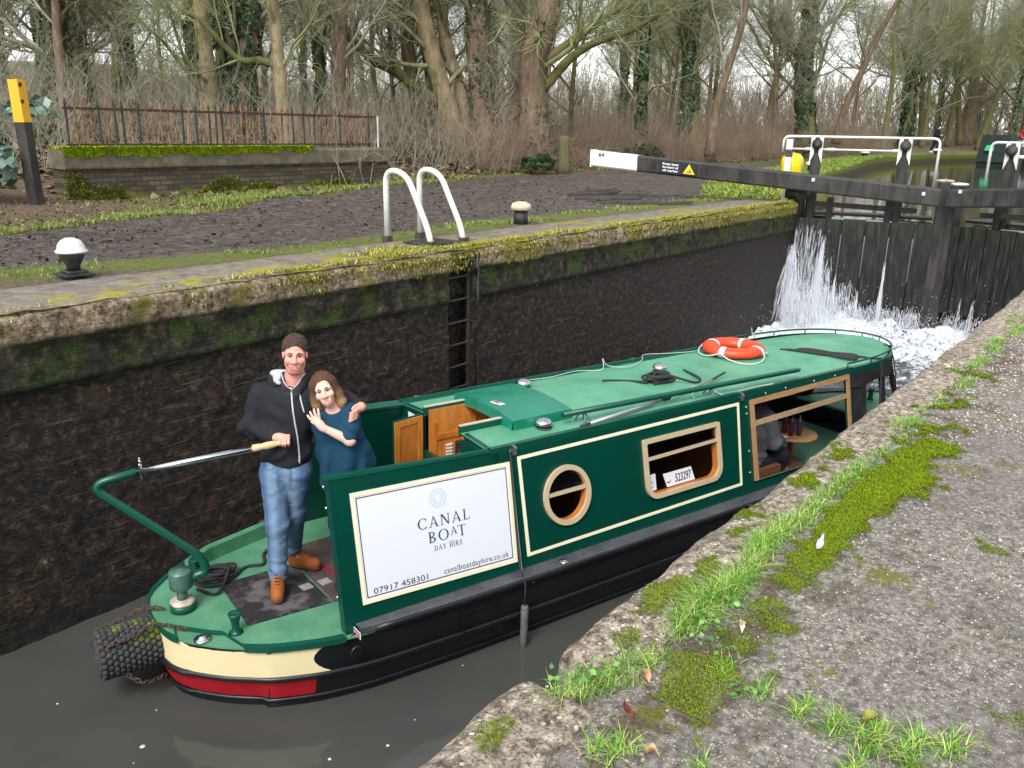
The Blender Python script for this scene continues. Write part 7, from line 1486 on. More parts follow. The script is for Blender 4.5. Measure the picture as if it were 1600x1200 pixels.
IVYM = NT('ivy_leaf'); f = IVYM.noise(9, 3); IVYM = IVYM.done(IVYM.ramp(f, [(.3, sRGB(30, 52, 30)), (.6, sRGB(52, 80, 46)), (.8, sRGB(84, 108, 64))]), .4, spec=.4)
rngT = np.random.default_rng(21)
def norm(a): return a/(np.linalg.norm(a, axis=-1, keepdims=True)+1e-9)
def grow_level(P, R, per, L, ang, n, rs, upb, wig, tmin=.25, taper=.25, rg=None, rmin=.003, bias=None):
    "children of the polylines P (K,n0,3) with radii R (K,n0)"
    rg = rg or rngT; K, n0, _ = P.shape; cnt = rg.poisson(per, K) if np.isscalar(per) else rg.poisson(per); idx = np.repeat(np.arange(K), cnt); M = len(idx)
    if M == 0: return np.zeros((0, n, 3)), np.zeros((0, n))
    t = (tmin+(1-tmin)*rg.random(M)**.8)*(n0-1)*.995; i = np.floor(t).astype(int); f = (t-i)[:, None]
    b = P[idx, i]*(1-f)+P[idx, i+1]*f; rad = R[idx, i]*(1-f[:, 0])+R[idx, i+1]*f[:, 0]; T = norm(P[idx, i+1]-P[idx, i])
    q = norm(np.cross(T, norm(rg.normal(size=(M, 3))))); a = rg.normal(ang, .22, M)[:, None]; D = norm(T*np.cos(a)+q*np.sin(a)+np.array([0, 0, upb]))
    if bias is not None: D = norm(D+bias)
    ln = rg.uniform(L[0], L[1], M)*np.clip(.5+rad/np.maximum(R[idx, 0], 1e-4), .5, 1.2); out = [b]; d = D
    for s in range(n-1):
        d = norm(d+rg.normal(0, wig, (M, 3))+np.array([0, 0, upb*.35])); out.append(out[-1]+d*(ln/(n-1))[:, None])
    r0 = np.maximum(rad*rs, rmin); r = r0[:, None]*np.linspace(1, taper, n)[None]; return np.stack(out, 1), r
def resample(pts, n):
    S_ = spline(pts, 6); d = np.concatenate([[0], np.cumsum(np.linalg.norm(np.diff(S_, axis=0), axis=1))]); t = np.linspace(0, d[-1], n); return np.stack([np.interp(t, d, S_[:, k]) for k in range(3)], 1)
def limb_mesh(pts, r0, r1, n=26, sides=14, rough=.07, flare=0.):
    P = resample(pts, n); t = np.linspace(0, 1, n); r = r0*(1-t)+r1*t; r = r*(1+flare*np.exp(-t*n*.35)); mb = MB(); mb.tube(P, r, sides, cap=True); V = mb.v[0]
    k = fnoise(V[:, 0]*1.5, V[:, 1]*1.5, V[:, 2]*.6, 2.2/max(.1, r0)**.5, 3, 5); C_ = np.repeat(P, sides, 0); V += (V-C_)*(k*rough*3)[:, None]; mb.smooth = True; mb.sm = [True]*len(mb.f); mb.v[0] = V; return mb, P, r
def ivy_on(P, r, n, rg, spread=.10, t0=0, t1=1, size=(.05, .10)):
    t = (t0+(t1-t0)*rg.random(n))*(len(P)-1)*.999; i = t.astype(int); f = (t-i)[:, None]; c = P[i]*(1-f)+P[i+1]*f; rr_ = r[i]; a = rg.uniform(0, 2*math.pi, n)
    clump = np.clip(.35+1.1*fnoise(np.cos(a)*1.3+c[:, 0], np.sin(a)*1.3+c[:, 1], c[:, 2]*1.4, 1.1, 2, 3), 0, 1.4)
    keep = clump > .18; c, rr_, a, clump = c[keep], rr_[keep], a[keep], clump[keep]; n = len(c)
    o = np.stack([np.cos(a), np.sin(a), rg.normal(0, .25, n)], 1); p = c+o*(rr_+spread*rg.random(n)*clump)[:, None]; return leaves(p, o, rg, size)
def leaves(p, o, rg, size):
    n = len(p); u = norm(np.cross(o, rg.normal(size=(n, 3)))); v = norm(np.cross(o, u)+o*rg.normal(0, .5, (n, 1))); s = rg.uniform(size[0], size[1], n)[:, None]
    V = np.stack([p-u*s*.5, p-v*s*.42+o*s*.12, p+u*s*.62, p+v*s*.42+o*s*.12], 1).reshape(-1, 3); F = np.arange(4*n).reshape(-1, 4); return V, F
def join(parts):
    V = []; F = []; k = 0
    for v, f in parts:
        if len(v) == 0: continue
        if f.shape[1] == 4: f = np.concatenate([f[:, [0, 1, 2]], f[:, [0, 2, 3]]])
        V.append(v); F.append(f+k); k += len(v)
    return np.concatenate(V), np.concatenate(F)
def scl(pts, k): c = np.array([0, 0, CAM_H]); return [tuple(c+(np.array(p)-c)*k) for p in pts]
def make_tree(label, trunks, limbs, bk, bkl, group='bare trees beyond the towpath', ivy=0, twig=TWIG, dens=1., lv=(10, 9, 7), L=((1.6, 3.2), (.7, 1.5), (.3, .8)), seed=1, tz=.3, name='bare_tree', fl=.35, ivt=(0, 1), tr=.010, ivs=(.06, .12)):
    rg = np.random.default_rng(seed); base = trunks[0][0][0]; T = thing(name, label, 'tree', base, 0, group); PP, RR = [], []; tw = []
    for k, (pts, r0, r1) in enumerate(trunks):
        mb, P, r = limb_mesh(pts, r0, r1, 30, 16, .07, fl); mb.build('trunk', bk, T); PP.append(resample(pts, 12)); RR.append(np.interp(np.linspace(0, 1, 12), np.linspace(0, 1, len(r)), r)); 
        if ivy:
            V, F = ivy_on(P, r, int(ivy*(1 if k == 0 else .5)), rg, .16, ivt[0], ivt[1], ivs); mesh_obj('ivy', V, F, IVYM, T)
    for pts, r0, r1 in limbs:
        mb, P, r = limb_mesh(pts, r0, r1, 26, 12, .07); mb.build('limb', bkl, T); PP.append(resample(pts, 12)); RR.append(np.interp(np.linspace(0, 1, 12), np.linspace(0, 1, len(r)), r))
    P0, R0 = np.stack(PP), np.stack(RR); per = np.array([lv[0]*dens]*len(trunks)+[lv[0]*1.2*dens]*len(limbs))
    P1, R1 = grow_level(P0, R0, per, L[0], 1.0, 7, .32, .18, .16, tz, .25, rg, .012); R1 = np.minimum(R1, .085); P2, R2 = grow_level(P1, R1, lv[1]*dens, L[1], .75, 6, .5, .10, .2, .15, .3, rg, .007); P3, R3 = grow_level(P2, R2, lv[2]*dens, L[2], .7, 4, .6, .08, .2, .1, .5, rg, .0045)
    V, F = join([tubes(P1, R1, 5), tubes(P2, R2, 4), tubes(P3, R3, 3)]); mesh_obj('crown', V, F, twig, T, smooth=True); return T
t = TRUNKS
make_tree('tall twin stemmed tree with a long mossy limb sweeping left over the railing', [(t['twin'], .34, .24), (t['twinb'], .24, .16)], [(t['limb'], .20, .10)], BK_PALE, BK_LIMB, twig=TWIG2, seed=2, tz=.2)
make_tree('straight thick trunk wrapped in ivy next to the leaning twin tree', [(t['ivyt'], .42, .34), (t['ivyt2'], .24, .1)], [], BK_BROWN, BK_BROWN, ivy=2600, seed=3, tz=.45)
make_tree('broad gnarled tree with stout limbs reaching right above the mossy post', [(t['big'], .50, .38)], [(t['big_l1'], .15, .06), (t['big_l2'], .14, .07), (t['big_l3'], .17, .06)], BK_BROWN, BK_MOSS, ivy=700, ivt=(0, .25), twig=TWIG2, seed=4, tz=.2, dens=1.15)
make_tree('slender pale trunk with a mossy elbow branch behind the middle of the railing', [(t['pale'], .19, .12)], [(t['pale_l'], .11, .05)], BK_PALE, BK_LIMB, twig=TWIG2, seed=5, dens=1.2)
make_tree('pale forked trunk behind the left half of the railing', [(t['pale2'], .24, .15)], [], BK_PALE, BK_MOSS, twig=TWIG2, seed=6, dens=1.3)
make_tree('brown trunk flanked by hanging ivy behind the railing', [(t['slim'], .26, .2)], [], BK_BROWN, BK_BROWN, ivy=3200, seed=7, tz=.4)
make_tree('plain brown trunk rising behind the right end of the railing', [(t['slim2'], .24, .18)], [], BK_BROWN, BK_MOSS, seed=8, dens=1.2)
make_tree('dark ivy clad tree at the far left of the wood', [(t['ivyA'], .36, .24)], [], BK_DARK, BK_DARK, ivy=2600, seed=9, dens=1.3)
make_tree('mossy ivy speckled tree just right of the far left one', [(t['ivyB'], .32, .22)], [], BK_MOSS, BK_MOSS, ivy=900, seed=10, dens=1.3)
make_tree('straight brown stem left of the twin tree', [(t['st1'], .26, .2)], [], BK_BROWN, BK_BROWN, seed=11)
make_tree('ivy footed stem close against the twin tree', [(t['st2'], .24, .14)], [], BK_MOSS, BK_MOSS, ivy=1500, ivt=(0, .8), seed=12)
make_tree('ivy sleeved tree behind the white end of the beam', [(t['r1'], .38, .26)], [], BK_MOSS, BK_MOSS, ivy=2600, ivt=(.15, .7), seed=13, dens=1.2, L=((2.5, 5), (1, 2.2), (.4, 1.)), twig=TWIG2)
make_tree('leaning brown tree rising from the brambles above the beam notice', [(t['r2'], .17, .11)], [], BK_BROWN, BK_BROWN, seed=14, dens=1.3, L=((2, 4), (1, 2), (.4, 1.)))
make_tree('tall ivy smothered tree above the white gate handrail', [(t['r3'], .42, .3)], [], BK_MOSS, BK_MOSS, ivy=4200, ivs=(.12, .24), seed=15, dens=1.5, L=((3, 6), (1.2, 2.6), (.5, 1.2)), twig=TWIG2, tz=.1)
make_tree('slanting brown tree behind the paddle stand', [(t['r4']+[(49.9, 14.3, 10.6), (50.1, 13.5, 12.5)], .2, .1)], [], BK_BROWN, BK_BROWN, seed=16, dens=1.4, L=((2, 4.5), (1, 2.2), (.4, 1.2)))
make_tree('ivy covered tree just behind the distant walker', [(scl(t['r5'], 1.3), .45, .3)], [], BK_DARK, BK_DARK, ivy=4200, ivs=(.16, .34), seed=17, dens=1.5, L=((3, 6), (1.2, 2.8), (.5, 1.2)), tz=.1)
make_tree('large spreading bare tree over the moored boats', [(scl(t['bigr'], 1.4), .52, .34)], [(scl(t['bigr_a'], 1.4), .30, .12), (scl(t['bigr_b'], 1.4), .26, .12), (scl(t['bigr_c'], 1.4), .2, .07)], BK_BROWN, BK_BROWN, seed=18, dens=1.7, L=((4, 9), (1.6, 3.6), (.6, 1.6)), tz=.15, tr=.02)
# background wood: eight more kinds, then copies of them set through the trees
def proto(seed, h, r, dens, bk, tw, ivy, label):
    rg = np.random.default_rng(seed); pts = [(0, 0, -.3)]; d = np.array([rg.normal(0, .08), rg.normal(0, .08), 1.])
    for k in range(7): d = norm(d+np.array([*rg.normal(0, .07, 2), .12])); pts.append(tuple(np.array(pts[-1])+d*h/7))
    lim = []
    for k in range(3):
        a = rg.uniform(0, 6.28); b = np.array(pts[2+k]); q = np.array([math.cos(a), math.sin(a), .9]); lim.append(([tuple(b), tuple(b+q*h*.10), tuple(b+q*h*.22+np.array([0, 0, .3]))], r*.45, r*.15))
    return make_tree(label, [(pts, r, r*.35)], lim, bk, bk, 'trees deeper in the wood', ivy, tw, dens, (11, 8, 6), ((1.4, 3.6), (.8, 1.8), (.35, .9)), seed, .15, 'woodland_tree', .3, (0, .6), .012, (.10, .2))
PRO = [proto(31+i, h, r, 1.1, bk, tw, iv, 'grey brown bare tree standing deeper in the wood') for i, (h, r, bk, tw, iv) in enumerate(((11, .15, BK_BROWN, TWIG, 0), (13, .20, BK_DARK, TWIG2, 1800), (10, .13, BK_MOSS, TWIG2, 0), (14, .2, BK_MOSS, TWIG2, 0), (9, .10, BK_BROWN, TWIG2, 0), (12, .18, BK_MOSS, TWIG, 2600)))]
def place(o, x, y, rz, s, dz=0):
    o.location = (x, y, float(ground_z(x, y))-.1+dz); o.rotation_euler = (0, 0, rz); o.scale = (s, s, s)
# everything sits relative to the empty, so copies can be moved freely
spots = []; rgp = random.Random(8); tries = 0
while len(spots) < 92 and tries < 20000:
    tries += 1; az = R_(rgp.uniform(3, 76)); d = rgp.choice((rgp.uniform(27, 45), rgp.uniform(34, 80), rgp.uniform(60, 125))); x, y = d*math.cos(az), d*math.sin(az)
    if y < float(pathF(x))+(2.2 if d < 40 else 1.2) or y < float(bankF(x))+1.5: continue
    if any((x-a)**2+(y-b)**2 < (1.8+d*.02)**2 for a, b in spots): continue
    spots.append((x, y))
for i, (x, y) in enumerate(spots):
    o = PRO[i] if i < len(PRO) else copy_tree(PRO[(i*5) % len(PRO)]); d = math.hypot(x, y); place(o, x, y, rgp.uniform(0, 6.28), rgp.uniform(.8, 1.15)*(1 if d < 60 else 1.25))
# beyond: right-hand far bank of the pound
for i in range(16):
    x, y = rgp.uniform(78, 130), rgp.uniform(-12, 14)
    if y < float(bankF(x))+2: y = float(bankF(x))+rgp.uniform(2, 14)
    o = copy_tree(PRO[i % len(PRO)]); place(o, x, y, rgp.uniform(0, 6.28), rgp.uniform(1.0, 1.5))
# thicket of brown stems along the back of the path and through the wood
def stems(n, region, hts, r, lean, seed, np_=5):
    rg = np.random.default_rng(seed); pts = []
    while len(pts) < n:
        x, y, h = region(rg)
        if y < float(pathF(x))+.35 or y < float(bankF(x))+.6: continue
        pts.append((x, y, h))
    A = np.array(pts); b = np.stack([A[:, 0], A[:, 1], ground_z(A[:, 0], A[:, 1])-.05], 1); d = norm(np.stack([rg.normal(0, lean, n), rg.normal(0, lean, n), np.ones(n)], 1)); out = [b]; h = A[:, 2]*rg.uniform(hts[0], hts[1], n)
    for k in range(np_-1): d = norm(d+rg.normal(0, .14, (n, 3))-np.array([0, 0, .06*k])); out.append(out[-1]+d*(h/(np_-1))[:, None])
    P = np.stack(out, 1); R2 = rg.uniform(r[0], r[1], n)[:, None]*np.linspace(1, .35, np_)[None]; return P, R2
def reg_band(rg):       # the reddish bramble bank right of the twin tree
    x = rg.uniform(20, 60); y = float(pathF(x))+.4+rg.exponential(2.4); return x, y, 1.0+.35*math.sin(x*.7)+.25*math.sin(x*1.9)
def reg_wood(rg):
    az = R_(rg.uniform(8, 76)); d = rg.uniform(19, 70); return d*math.cos(az), d*math.sin(az), .9
P1, R1 = stems(3600, reg_band, (.7, 2.0), (.004, .010), .5, 5, 6); P2, R2 = grow_level(P1, R1, 5.5, (.3, 1.1), .9, 4, .7, .05, .28, .15, .5, np.random.default_rng(4), .004)
V, F = join([tubes(P1, R1, 3), tubes(P2, R2, 3)]); tag(mesh_obj('bramble_thicket', V, F, BRAM, smooth=True), kind='stuff')
P1, R1 = stems(4600, reg_wood, (.8, 3.4), (.005, .012), .38, 6); P2, R2 = grow_level(P1, R1, 5., (.4, 1.3), .7, 4, .7, .1, .2, .2, .5, np.random.default_rng(5), .0045)
V, F = join([tubes(P1, R1, 3), tubes(P2, R2, 3)]); tag(mesh_obj('undergrowth', V, F, TWIG, smooth=True), kind='stuff')
def far_ball(n, seed):
    rg = np.random.default_rng(seed); az = np.radians(rg.uniform(-4, 82, n)); d = rg.uniform(110, 135, n); x, y = d*np.cos(az), d*np.sin(az); z = ground_z(x, y); h = 8+3*fnoise(az*40, 0, 0, 1, 3, 3); b = np.stack([x, y, z], 1); dd = norm(np.stack([rg.normal(0, .2, n), rg.normal(0, .2, n), np.ones(n)], 1)); out = [b]
    for k in range(4): dd = norm(dd+rg.normal(0, .12, (n, 3))); out.append(out[-1]+dd*(h*rg.uniform(.6, 1.2, n)/4)[:, None])
    return np.stack(out, 1), np.linspace(.05, .02, 5)[None]*np.ones((n, 1))
P1, R1 = far_ball(5200, 4); P2, R2 = grow_level(P1, R1, 5, (1, 2.6), .7, 4, .7, .15, .2, .2, .5, np.random.default_rng(6), .02)
FARW = simple('far_wood', sRGB(128, 118, 104), sRGB(150, 142, 122), .1, .95, 0); V, F = join([tubes(P1, R1, 3), tubes(P2, R2, 3)]); tag(mesh_obj('distant_woodland', V, F, FARW, smooth=True), kind='stuff')
# leafy bushes
def bush(c, r, n, label, matl, name='ivy_bush', cat='bush', size=(.06, .12), flat=.8):
    rg = np.random.default_rng(int(c[0]*10)); b = thing(name, label, cat, c); o = norm(rg.normal(size=(n, 3))); o[:, 2] = np.abs(o[:, 2]); k = .55+.45*rg.random(n)**.5; lump = .75+.5*fnoise(o[:, 0]*2, o[:, 1]*2, o[:, 2]*2, 1.2, 2, 5); p = np.array(c)+o*np.array([r, r, r*flat])*(k*lump)[:, None]; V, F = leaves(p, norm(o+rg.normal(0, .5, (n, 3))), rg, size); mesh_obj('leaves', V, F, matl, b)
    P = np.stack([np.stack([np.array(c)+q*t_ for t_ in np.linspace(0, .8, 4)]) for q in o[:26]*np.array([r, r, r*flat])], 0); V, F = tubes(P, np.full((26, 4), .008), 4); mesh_obj('stems', V, F, TWIG, b)
bush((21.6, 16.25, 2.72), .55, 1700, 'round dark green ivy bush at the foot of the gnarled tree', IVYM)
RHOD = NT('blue_green_leaf'); f = RHOD.noise(7, 3); RHOD = RHOD.done(RHOD.ramp(f, [(.3, sRGB(66, 92, 76)), (.7, sRGB(134, 158, 142))]), .35)
bush((5.25, 14.9, 2.9), .8, 420, 'large leaved blue green shrub behind the yellow topped post', RHOD, 'leafy_shrub', 'shrub', (.14, .26), 1.)
bush((6.55, 15.6, 3.9), .45, 60, 'pale leaved sprig above the left end of the railing', RHOD, 'leafy_shrub', 'shrub', (.12, .22), .7)
bush((28.6, 16.9, 2.75), 1.1, 1300, 'low green bramble clump behind the beam below the thicket', IVYM, 'bramble_bush', 'bush', (.08, .16), .6)
# ------------------------------------------------------------------ grass, moss and litter
m = NT('grass_blades'); at = m.n('Attribute', attribute_name='tint').outputs['Color']; m.b.inputs['Subsurface Weight'].default_value = 0; GRASSM = m.done(at, .55, spec=.3)
m = NT('moss_blades'); at = m.n('Attribute', attribute_name='tint').outputs['Color']; MOSSM = m.done(at, .9, spec=.1)
rgg = np.random.default_rng(77)
def blades(name, p, h, w_, lean, cols, mat, seg=3, extra=None, flat=0.):
    n = len(p); a = rgg.uniform(0, 2*math.pi, n); d = np.stack([np.cos(a), np.sin(a), np.zeros(n)], 1); s = np.stack([-np.sin(a), np.cos(a), np.zeros(n)], 1); ln = np.abs(rgg.normal(lean, lean*.5, n))
    rows = []
    for k in range(seg+1):
        t = k/seg; c = p+np.array([0, 0, 1.])*(h*(t-.35*t*t*np.minimum(ln, 1.3)))[:, None]+d*(h*ln*t*t)[:, None]
        ww = w_*(1-t**1.6)*.5
        if k < seg: rows += [c-s*ww[:, None], c+s*ww[:, None]]
        else: rows += [c]
    V = np.stack(rows, 1); m_ = V.shape[1]; F = []
    for k in range(seg-1): F += [(2*k, 2*k+1, 2*k+3), (2*k, 2*k+3, 2*k+2)]
    F.append((2*seg-2, 2*seg-1, 2*seg)); F = (np.array(F)[None]+m_*np.arange(n)[:, None, None]).reshape(-1, 3)
    o = mesh_obj(name, V.reshape(-1, 3), F, mat, attr=np.repeat(cols, m_, 0)); return tag(o, kind='stuff')
def pal(n, cs, wts, jit=.18):
    i = rgg.choice(len(cs), n, p=np.array(wts)/sum(wts)); return np.array([sRGB(*c) for c in cs])[i]*(1+jit*rgg.normal(size=(n, 1)))
G1 = [(96, 148, 44), (124, 172, 62), (74, 122, 36), (168, 182, 96), (196, 186, 130)]; M1 = [(84, 106, 14), (106, 126, 18), (128, 140, 28), (62, 78, 12)]
# near grass strip: tufts with bare gaps
def tuft_line(cs, per, sr, hr):
    P, H = [], []
    for (x, y, r, k) in cs:
        n = int(per*k*r/.08); q = rgg.normal(0, r*.5, (n, 2)); P.append(np.stack([x+q[:, 0]*1.35, y+q[:, 1]*.55], 1)); H.append(rgg.uniform(hr[0], hr[1], n)*np.clip(1.15-np.hypot(q[:, 0], q[:, 1])/r*.4, .35, 1.2)*(.6+.4*k))
    return np.concatenate(P), np.concatenate(H)
cs = [(1.44, .965, .07, .5), (1.50, .93, .06, .5), (1.60, .90, .07, .9), (1.66, .86, .06, .5), (1.90, .875, .08, 1.2), (2.00, .88, .10, 1.5), (2.08, .87, .08, 1.4), (2.16, .86, .09, 1.2), (2.27, .875, .08, 1.), (2.36, .88, .08, .9), (2.46, .90, .09, 1.), (2.60, .89, .10, .9), (2.74, .88, .10, .8), (2.86, .87, .08, .6), (3.02, .88, .08, .6), (3.18, .87, .07, .9), (3.32, .86, .08, .9)]
for x in np.arange(3.5, 11, .16): cs.append((x+rgg.uniform(-.06, .06), .87+rgg.uniform(-.06, .06), .08, rgg.uniform(.05, .8)))
cs += [(1.76, .70, .05, .5), (1.745, .60, .05, .35), (1.74, .50, .05, .4), (1.735, .42, .05, .6), (1.75, .345, .06, .9), (1.77, .27, .06, .8), (1.83, .20, .06, .6), (1.60, .34, .05, .7), (1.58, .27, .05, .5), (1.42, .60, .04, .3), (1.35, .75, .05, .5), (1.32, .80, .04, .4)]
P, H = tuft_line(cs, 420, 0, (.020, .064)); Z = topz(P[:, 0], P[:, 1])-.012
blades('grass', np.column_stack([P, Z]), H, rgg.uniform(.0018, .0036, len(P)), 1.05, pal(len(P), G1, [4, 4, 3, 2.2, 1.6]), GRASSM)
# small broad leaved weeds among the grass
def weeds(cs, n, r, size, mat_cols):
    V_, C_ = [], []
    for (x, y) in cs:
        k = rgg.integers(n//2, n); a = rgg.uniform(0, 6.28, k); d = rgg.uniform(.2, 1, k)*r; p = np.stack([x+np.cos(a)*d, y+np.sin(a)*d, ZC+.008+rgg.uniform(0, .03, k)], 1); o = norm(np.stack([np.cos(a)*.5, np.sin(a)*.5, np.ones(k)], 1)); V, F = leaves(p, o, rgg, size); V_.append(V); C_.append(np.repeat(pal(k, mat_cols, [1]*len(mat_cols), .12), 4, 0))
    V = np.concatenate(V_); tag(mesh_obj('weeds', V, np.arange(len(V)).reshape(-1, 4), GRASSM, attr=np.concatenate(C_)), kind='stuff')
weeds([(1.50, .94), (1.58, .92), (1.86, .82), (1.93, .83), (2.22, .86), (3.24, .86), (3.30, .87), (1.82, .75), (1.47, .97), (2.05, .82), (4.3, .86), (1.7, .62)], 26, .05, (.010, .020), [(88, 132, 60), (108, 150, 76), (74, 116, 52)])
# moss cushions and mats
n = 1300000; x = rgg.uniform(1.05, 5.6, n); y = rgg.uniform(-.15, 1.06, n)
band_ = np.exp(-((y-.74)/.09)**2)*(x > 1.55)*np.clip((4.4-x)/.8, 0, 1)+.95*np.exp(-((y-.72)/.13)**2-((x-3.45)/.42)**2)+.66*np.exp(-((y-.985)/.06)**2)*(x < 3.6)+.65*np.exp(-((y-(.72-.0*x))/.1)**2-((x-1.55)/.12)**2)+.55*np.exp(-((x-(1.70+.1*(y-.3)))/.06)**2)*(y < .75)*(y > .1)+.35*np.exp(-((y-.78)/.10)**2)*(x > 4)+.30*np.exp(-((y-.12)/.06)**2-((x-2.05)/.25)**2)
f = band_*1.0+.80*fnoise(x, y, 0, 6.5, 3, 41)+.5*fnoise(x, y, 0, 24, 2, 43)-.46; thr = rgg.random(n)**1.5*.75
k = (f > .12+thr*.5) & (x < 5.6); x, y, f = x[k], y[k], np.clip(f[k], 0, .7)
px_scale = np.clip(np.hypot(x, y-.0)/2.2, .8, 2); keep = rgg.random(len(x)) < np.clip(1.5/px_scale**1.6, .15, 1); x, y, f = x[keep], y[keep], f[keep]
z = topz(x, y)-.006+.022*np.clip(f, 0, .5)
c = pal(len(x), M1, [3, 3, 2, 2], .16)*(.75+.55*np.clip(f, 0, .6)/.6)[:, None]; blades('moss', np.column_stack([x, y, z]), rgg.uniform(.003, .0068, len(x))*np.clip(np.hypot(x, y)/2.4, .8, 2), .0021*np.clip(np.hypot(x, y)/2.4, .8, 2), .7, c, MOSSM, 2)
# moss and dead grass along the far coping
n = 80000; x = rgg.uniform(-2, 17, n); y = YF+rgg.uniform(-.07, .62, n)**1.0
dens = .55*np.exp(-((y-YF-.03)/.16)**2)*np.clip((x+2)/7, .25, 1.25)+.35*fnoise(x, y, 0, 1.1, 3, 3)+.25*fnoise(x, y, 0, 5, 2, 4)+.25*np.exp(-((x-6.3)/.9)**2)+.2*np.exp(-((x-8.6)/1.1)**2)
k = dens > .34+.3*rgg.random(n); x, y = x[k], y[k]; z = ZC+.0+np.where(y < YF+.02, -(YF+.02-y)*1.0, .012); hh = rgg.uniform(.02, .05, len(x))*(1+.4*fnoise(x, y, 0, 2.5, 2, 8))
blades('grass', np.column_stack([x, y, z]), hh, rgg.uniform(.006, .012, len(x)), 1.0, pal(len(x), [(128, 132, 40), (164, 158, 66), (96, 108, 34), (196, 182, 120), (150, 140, 50)], [3, 3, 2, 1.6, 2]), GRASSM, 2)
# overhanging fringe on the wall face
n = 30000; x = rgg.uniform(-2, 17, n); z = ZC-rgg.random(n)**1.6*.22; dens = .5*np.clip((x-2.5)/4, .1, 1)+.5*fnoise(x, z, 0, 1.6, 3, 13)-.9*(ZC-z); k = dens > .30+.25*rgg.random(n); x, z = x[k], z[k]; y = wall_y(x, z)-.004
blades('grass', np.column_stack([x, y, z]), -rgg.uniform(.02, .05, len(x)), rgg.uniform(.006, .012, len(x)), .35, pal(len(x), [(116, 118, 40), (150, 140, 66), (84, 92, 30), (176, 162, 104)], [3, 2, 3, 1]), GRASSM, 2)
# verge grass along the path and under the wall, turf beside the upper pound
def verge(n, xr, f, hr, cols, wts, thr, seed, wd=(.005, .011)):
    x = rgg.uniform(*xr, n); y, dens = f(x); k = dens+.55*fnoise(x, y, 0, .9, 3, seed)+.3*fnoise(x, y, 0, 4, 2, seed+1) > thr+.3*rgg.random(n); x, y = x[k], y[k]; s = np.clip(np.hypot(x, y)/9, .8, 3)
    blades('grass', np.column_stack([x, y, ground_z(x, y)-.01]), rgg.uniform(*hr, len(x))*s**.3, rgg.uniform(*wd, len(x))*s**.7, .8, pal(len(x), cols, wts), GRASSM, 2)
GC = [(104, 128, 50), (132, 150, 68), (78, 100, 40), (160, 156, 96), (150, 138, 84)]
def f1(x): y = pathN(x)+rgg.normal(-.25, .45, len(x)); return y, .45*np.exp(-((y-pathN(x)+.25)/.45)**2)
verge(42000, (-3, 17), f1, (.03, .075), GC, [4, 3, 3, 1, 1], .42, 5)
def f2(x): y = pathF(x)+np.abs(rgg.normal(.2, 1.1, len(x))); return y, .30+.35*np.exp(-((x-11)/5)**4)
verge(150000, (-3, 30), f2, (.04, .11), GC, [4, 3, 4, 2, 2], .34, 15)
def f3(x): b = bankF(x); y = b+rgg.random(len(x))**1.2*np.maximum(.4, pathN(x)-b+.2); return y, np.full(len(x), .62)
verge(60000, (17.4, 60), f3, (.04, .09), [(118, 140, 52), (142, 160, 66), (92, 118, 42), (168, 162, 92)], [4, 3, 3, 1], .32, 25, (.010, .02))
# moss carpet on the parapet coping, clumps at its foot and on its left end
wm = MW[wa.name]
n = 26000; x = rgg.uniform(-.05, 7.4, n); q = rgg.random(n); yv = np.where(q < .5, -.06, -.05+.5*rgg.random(n)); zv = np.where(q < .5, .92-.11*rgg.random(n)**1.5*np.clip(1.2+fnoise(x, 0, 0, 2, 2, 3), .3, 2), .90)
k = (x < 5.2+.5*fnoise(x, zv, 0, 6, 2, 2)) | (rgg.random(n) < .0); p = np.array([list(wm @ Vector(v)) for v in np.column_stack([x, yv, zv])[k]])
blades('moss', p, rgg.uniform(.03, .06, len(p)), np.full(len(p), .022), .8, pal(len(p), [(132, 156, 24), (164, 188, 34), (108, 130, 22), (188, 204, 60)], [3, 3, 2, 1]), MOSSM, 2)
n = 16000; x = rgg.uniform(-.1, 7.4, n); zv = rgg.random(n)**1.8*.6-.1; f = .12+fnoise(x, zv, 0, 1.3, 3, 6)+.9*np.exp(-((x+.0)/.35)**2)+.35*np.exp(-((x-2.9)/.3)**2)-zv*.9+.15*np.exp(-((x-4)/.3)**2); k = f > .12; p = np.array([list(wm @ Vector(v)) for v in np.column_stack([x, np.full(n, -.03), zv])[k]])
blades('moss', p, rgg.uniform(.02, .06, len(p)), np.full(len(p), .022), .9, pal(len(p), [(104, 116, 24), (134, 142, 36), (80, 92, 22), (120, 110, 40)], [3, 2, 3, 1]), MOSSM, 2)
# leaf litter
def litter(n, gen, size, cols, lift=.012):
    x, y = gen(n); z = ground_z(x, y)+lift+rgg.uniform(0, .03, n); o = norm(np.stack([rgg.normal(0, .5, n), rgg.normal(0, .5, n), np.ones(n)], 1)); V, F = leaves(np.column_stack([x, y, z]), o, rgg, size); tag(mesh_obj('leaf_litter', V, F, GRASSM, attr=np.repeat(pal(n, cols, [1]*len(cols), .2), 4, 0)), kind='stuff')
LC = [(104, 88, 68), (84, 70, 56), (132, 114, 90), (66, 56, 46), (116, 96, 74)]
def g1(n): x = rgg.uniform(-2, 34, n); return x, pathF(x)+np.abs(rgg.normal(.3, 2.2, n))
litter(11000, g1, (.025, .06), LC)
def g2(n): az = np.radians(rgg.uniform(8, 78, n)); d = rgg.uniform(17, 46, n); x, y = d*np.cos(az), d*np.sin(az); k = y > pathF(x)+.4; return x[k], y[k]
def lit2(n):
    x, y = g2(n); n = len(x); return x, y
x_, y_ = g2(30000); litter(len(x_), lambda n: (x_, y_), (.08, .2), LC)
def g3(n): x = rgg.uniform(0, 18, n); return x, pathN(x)+rgg.random(n)*(pathF(x)-pathN(x))
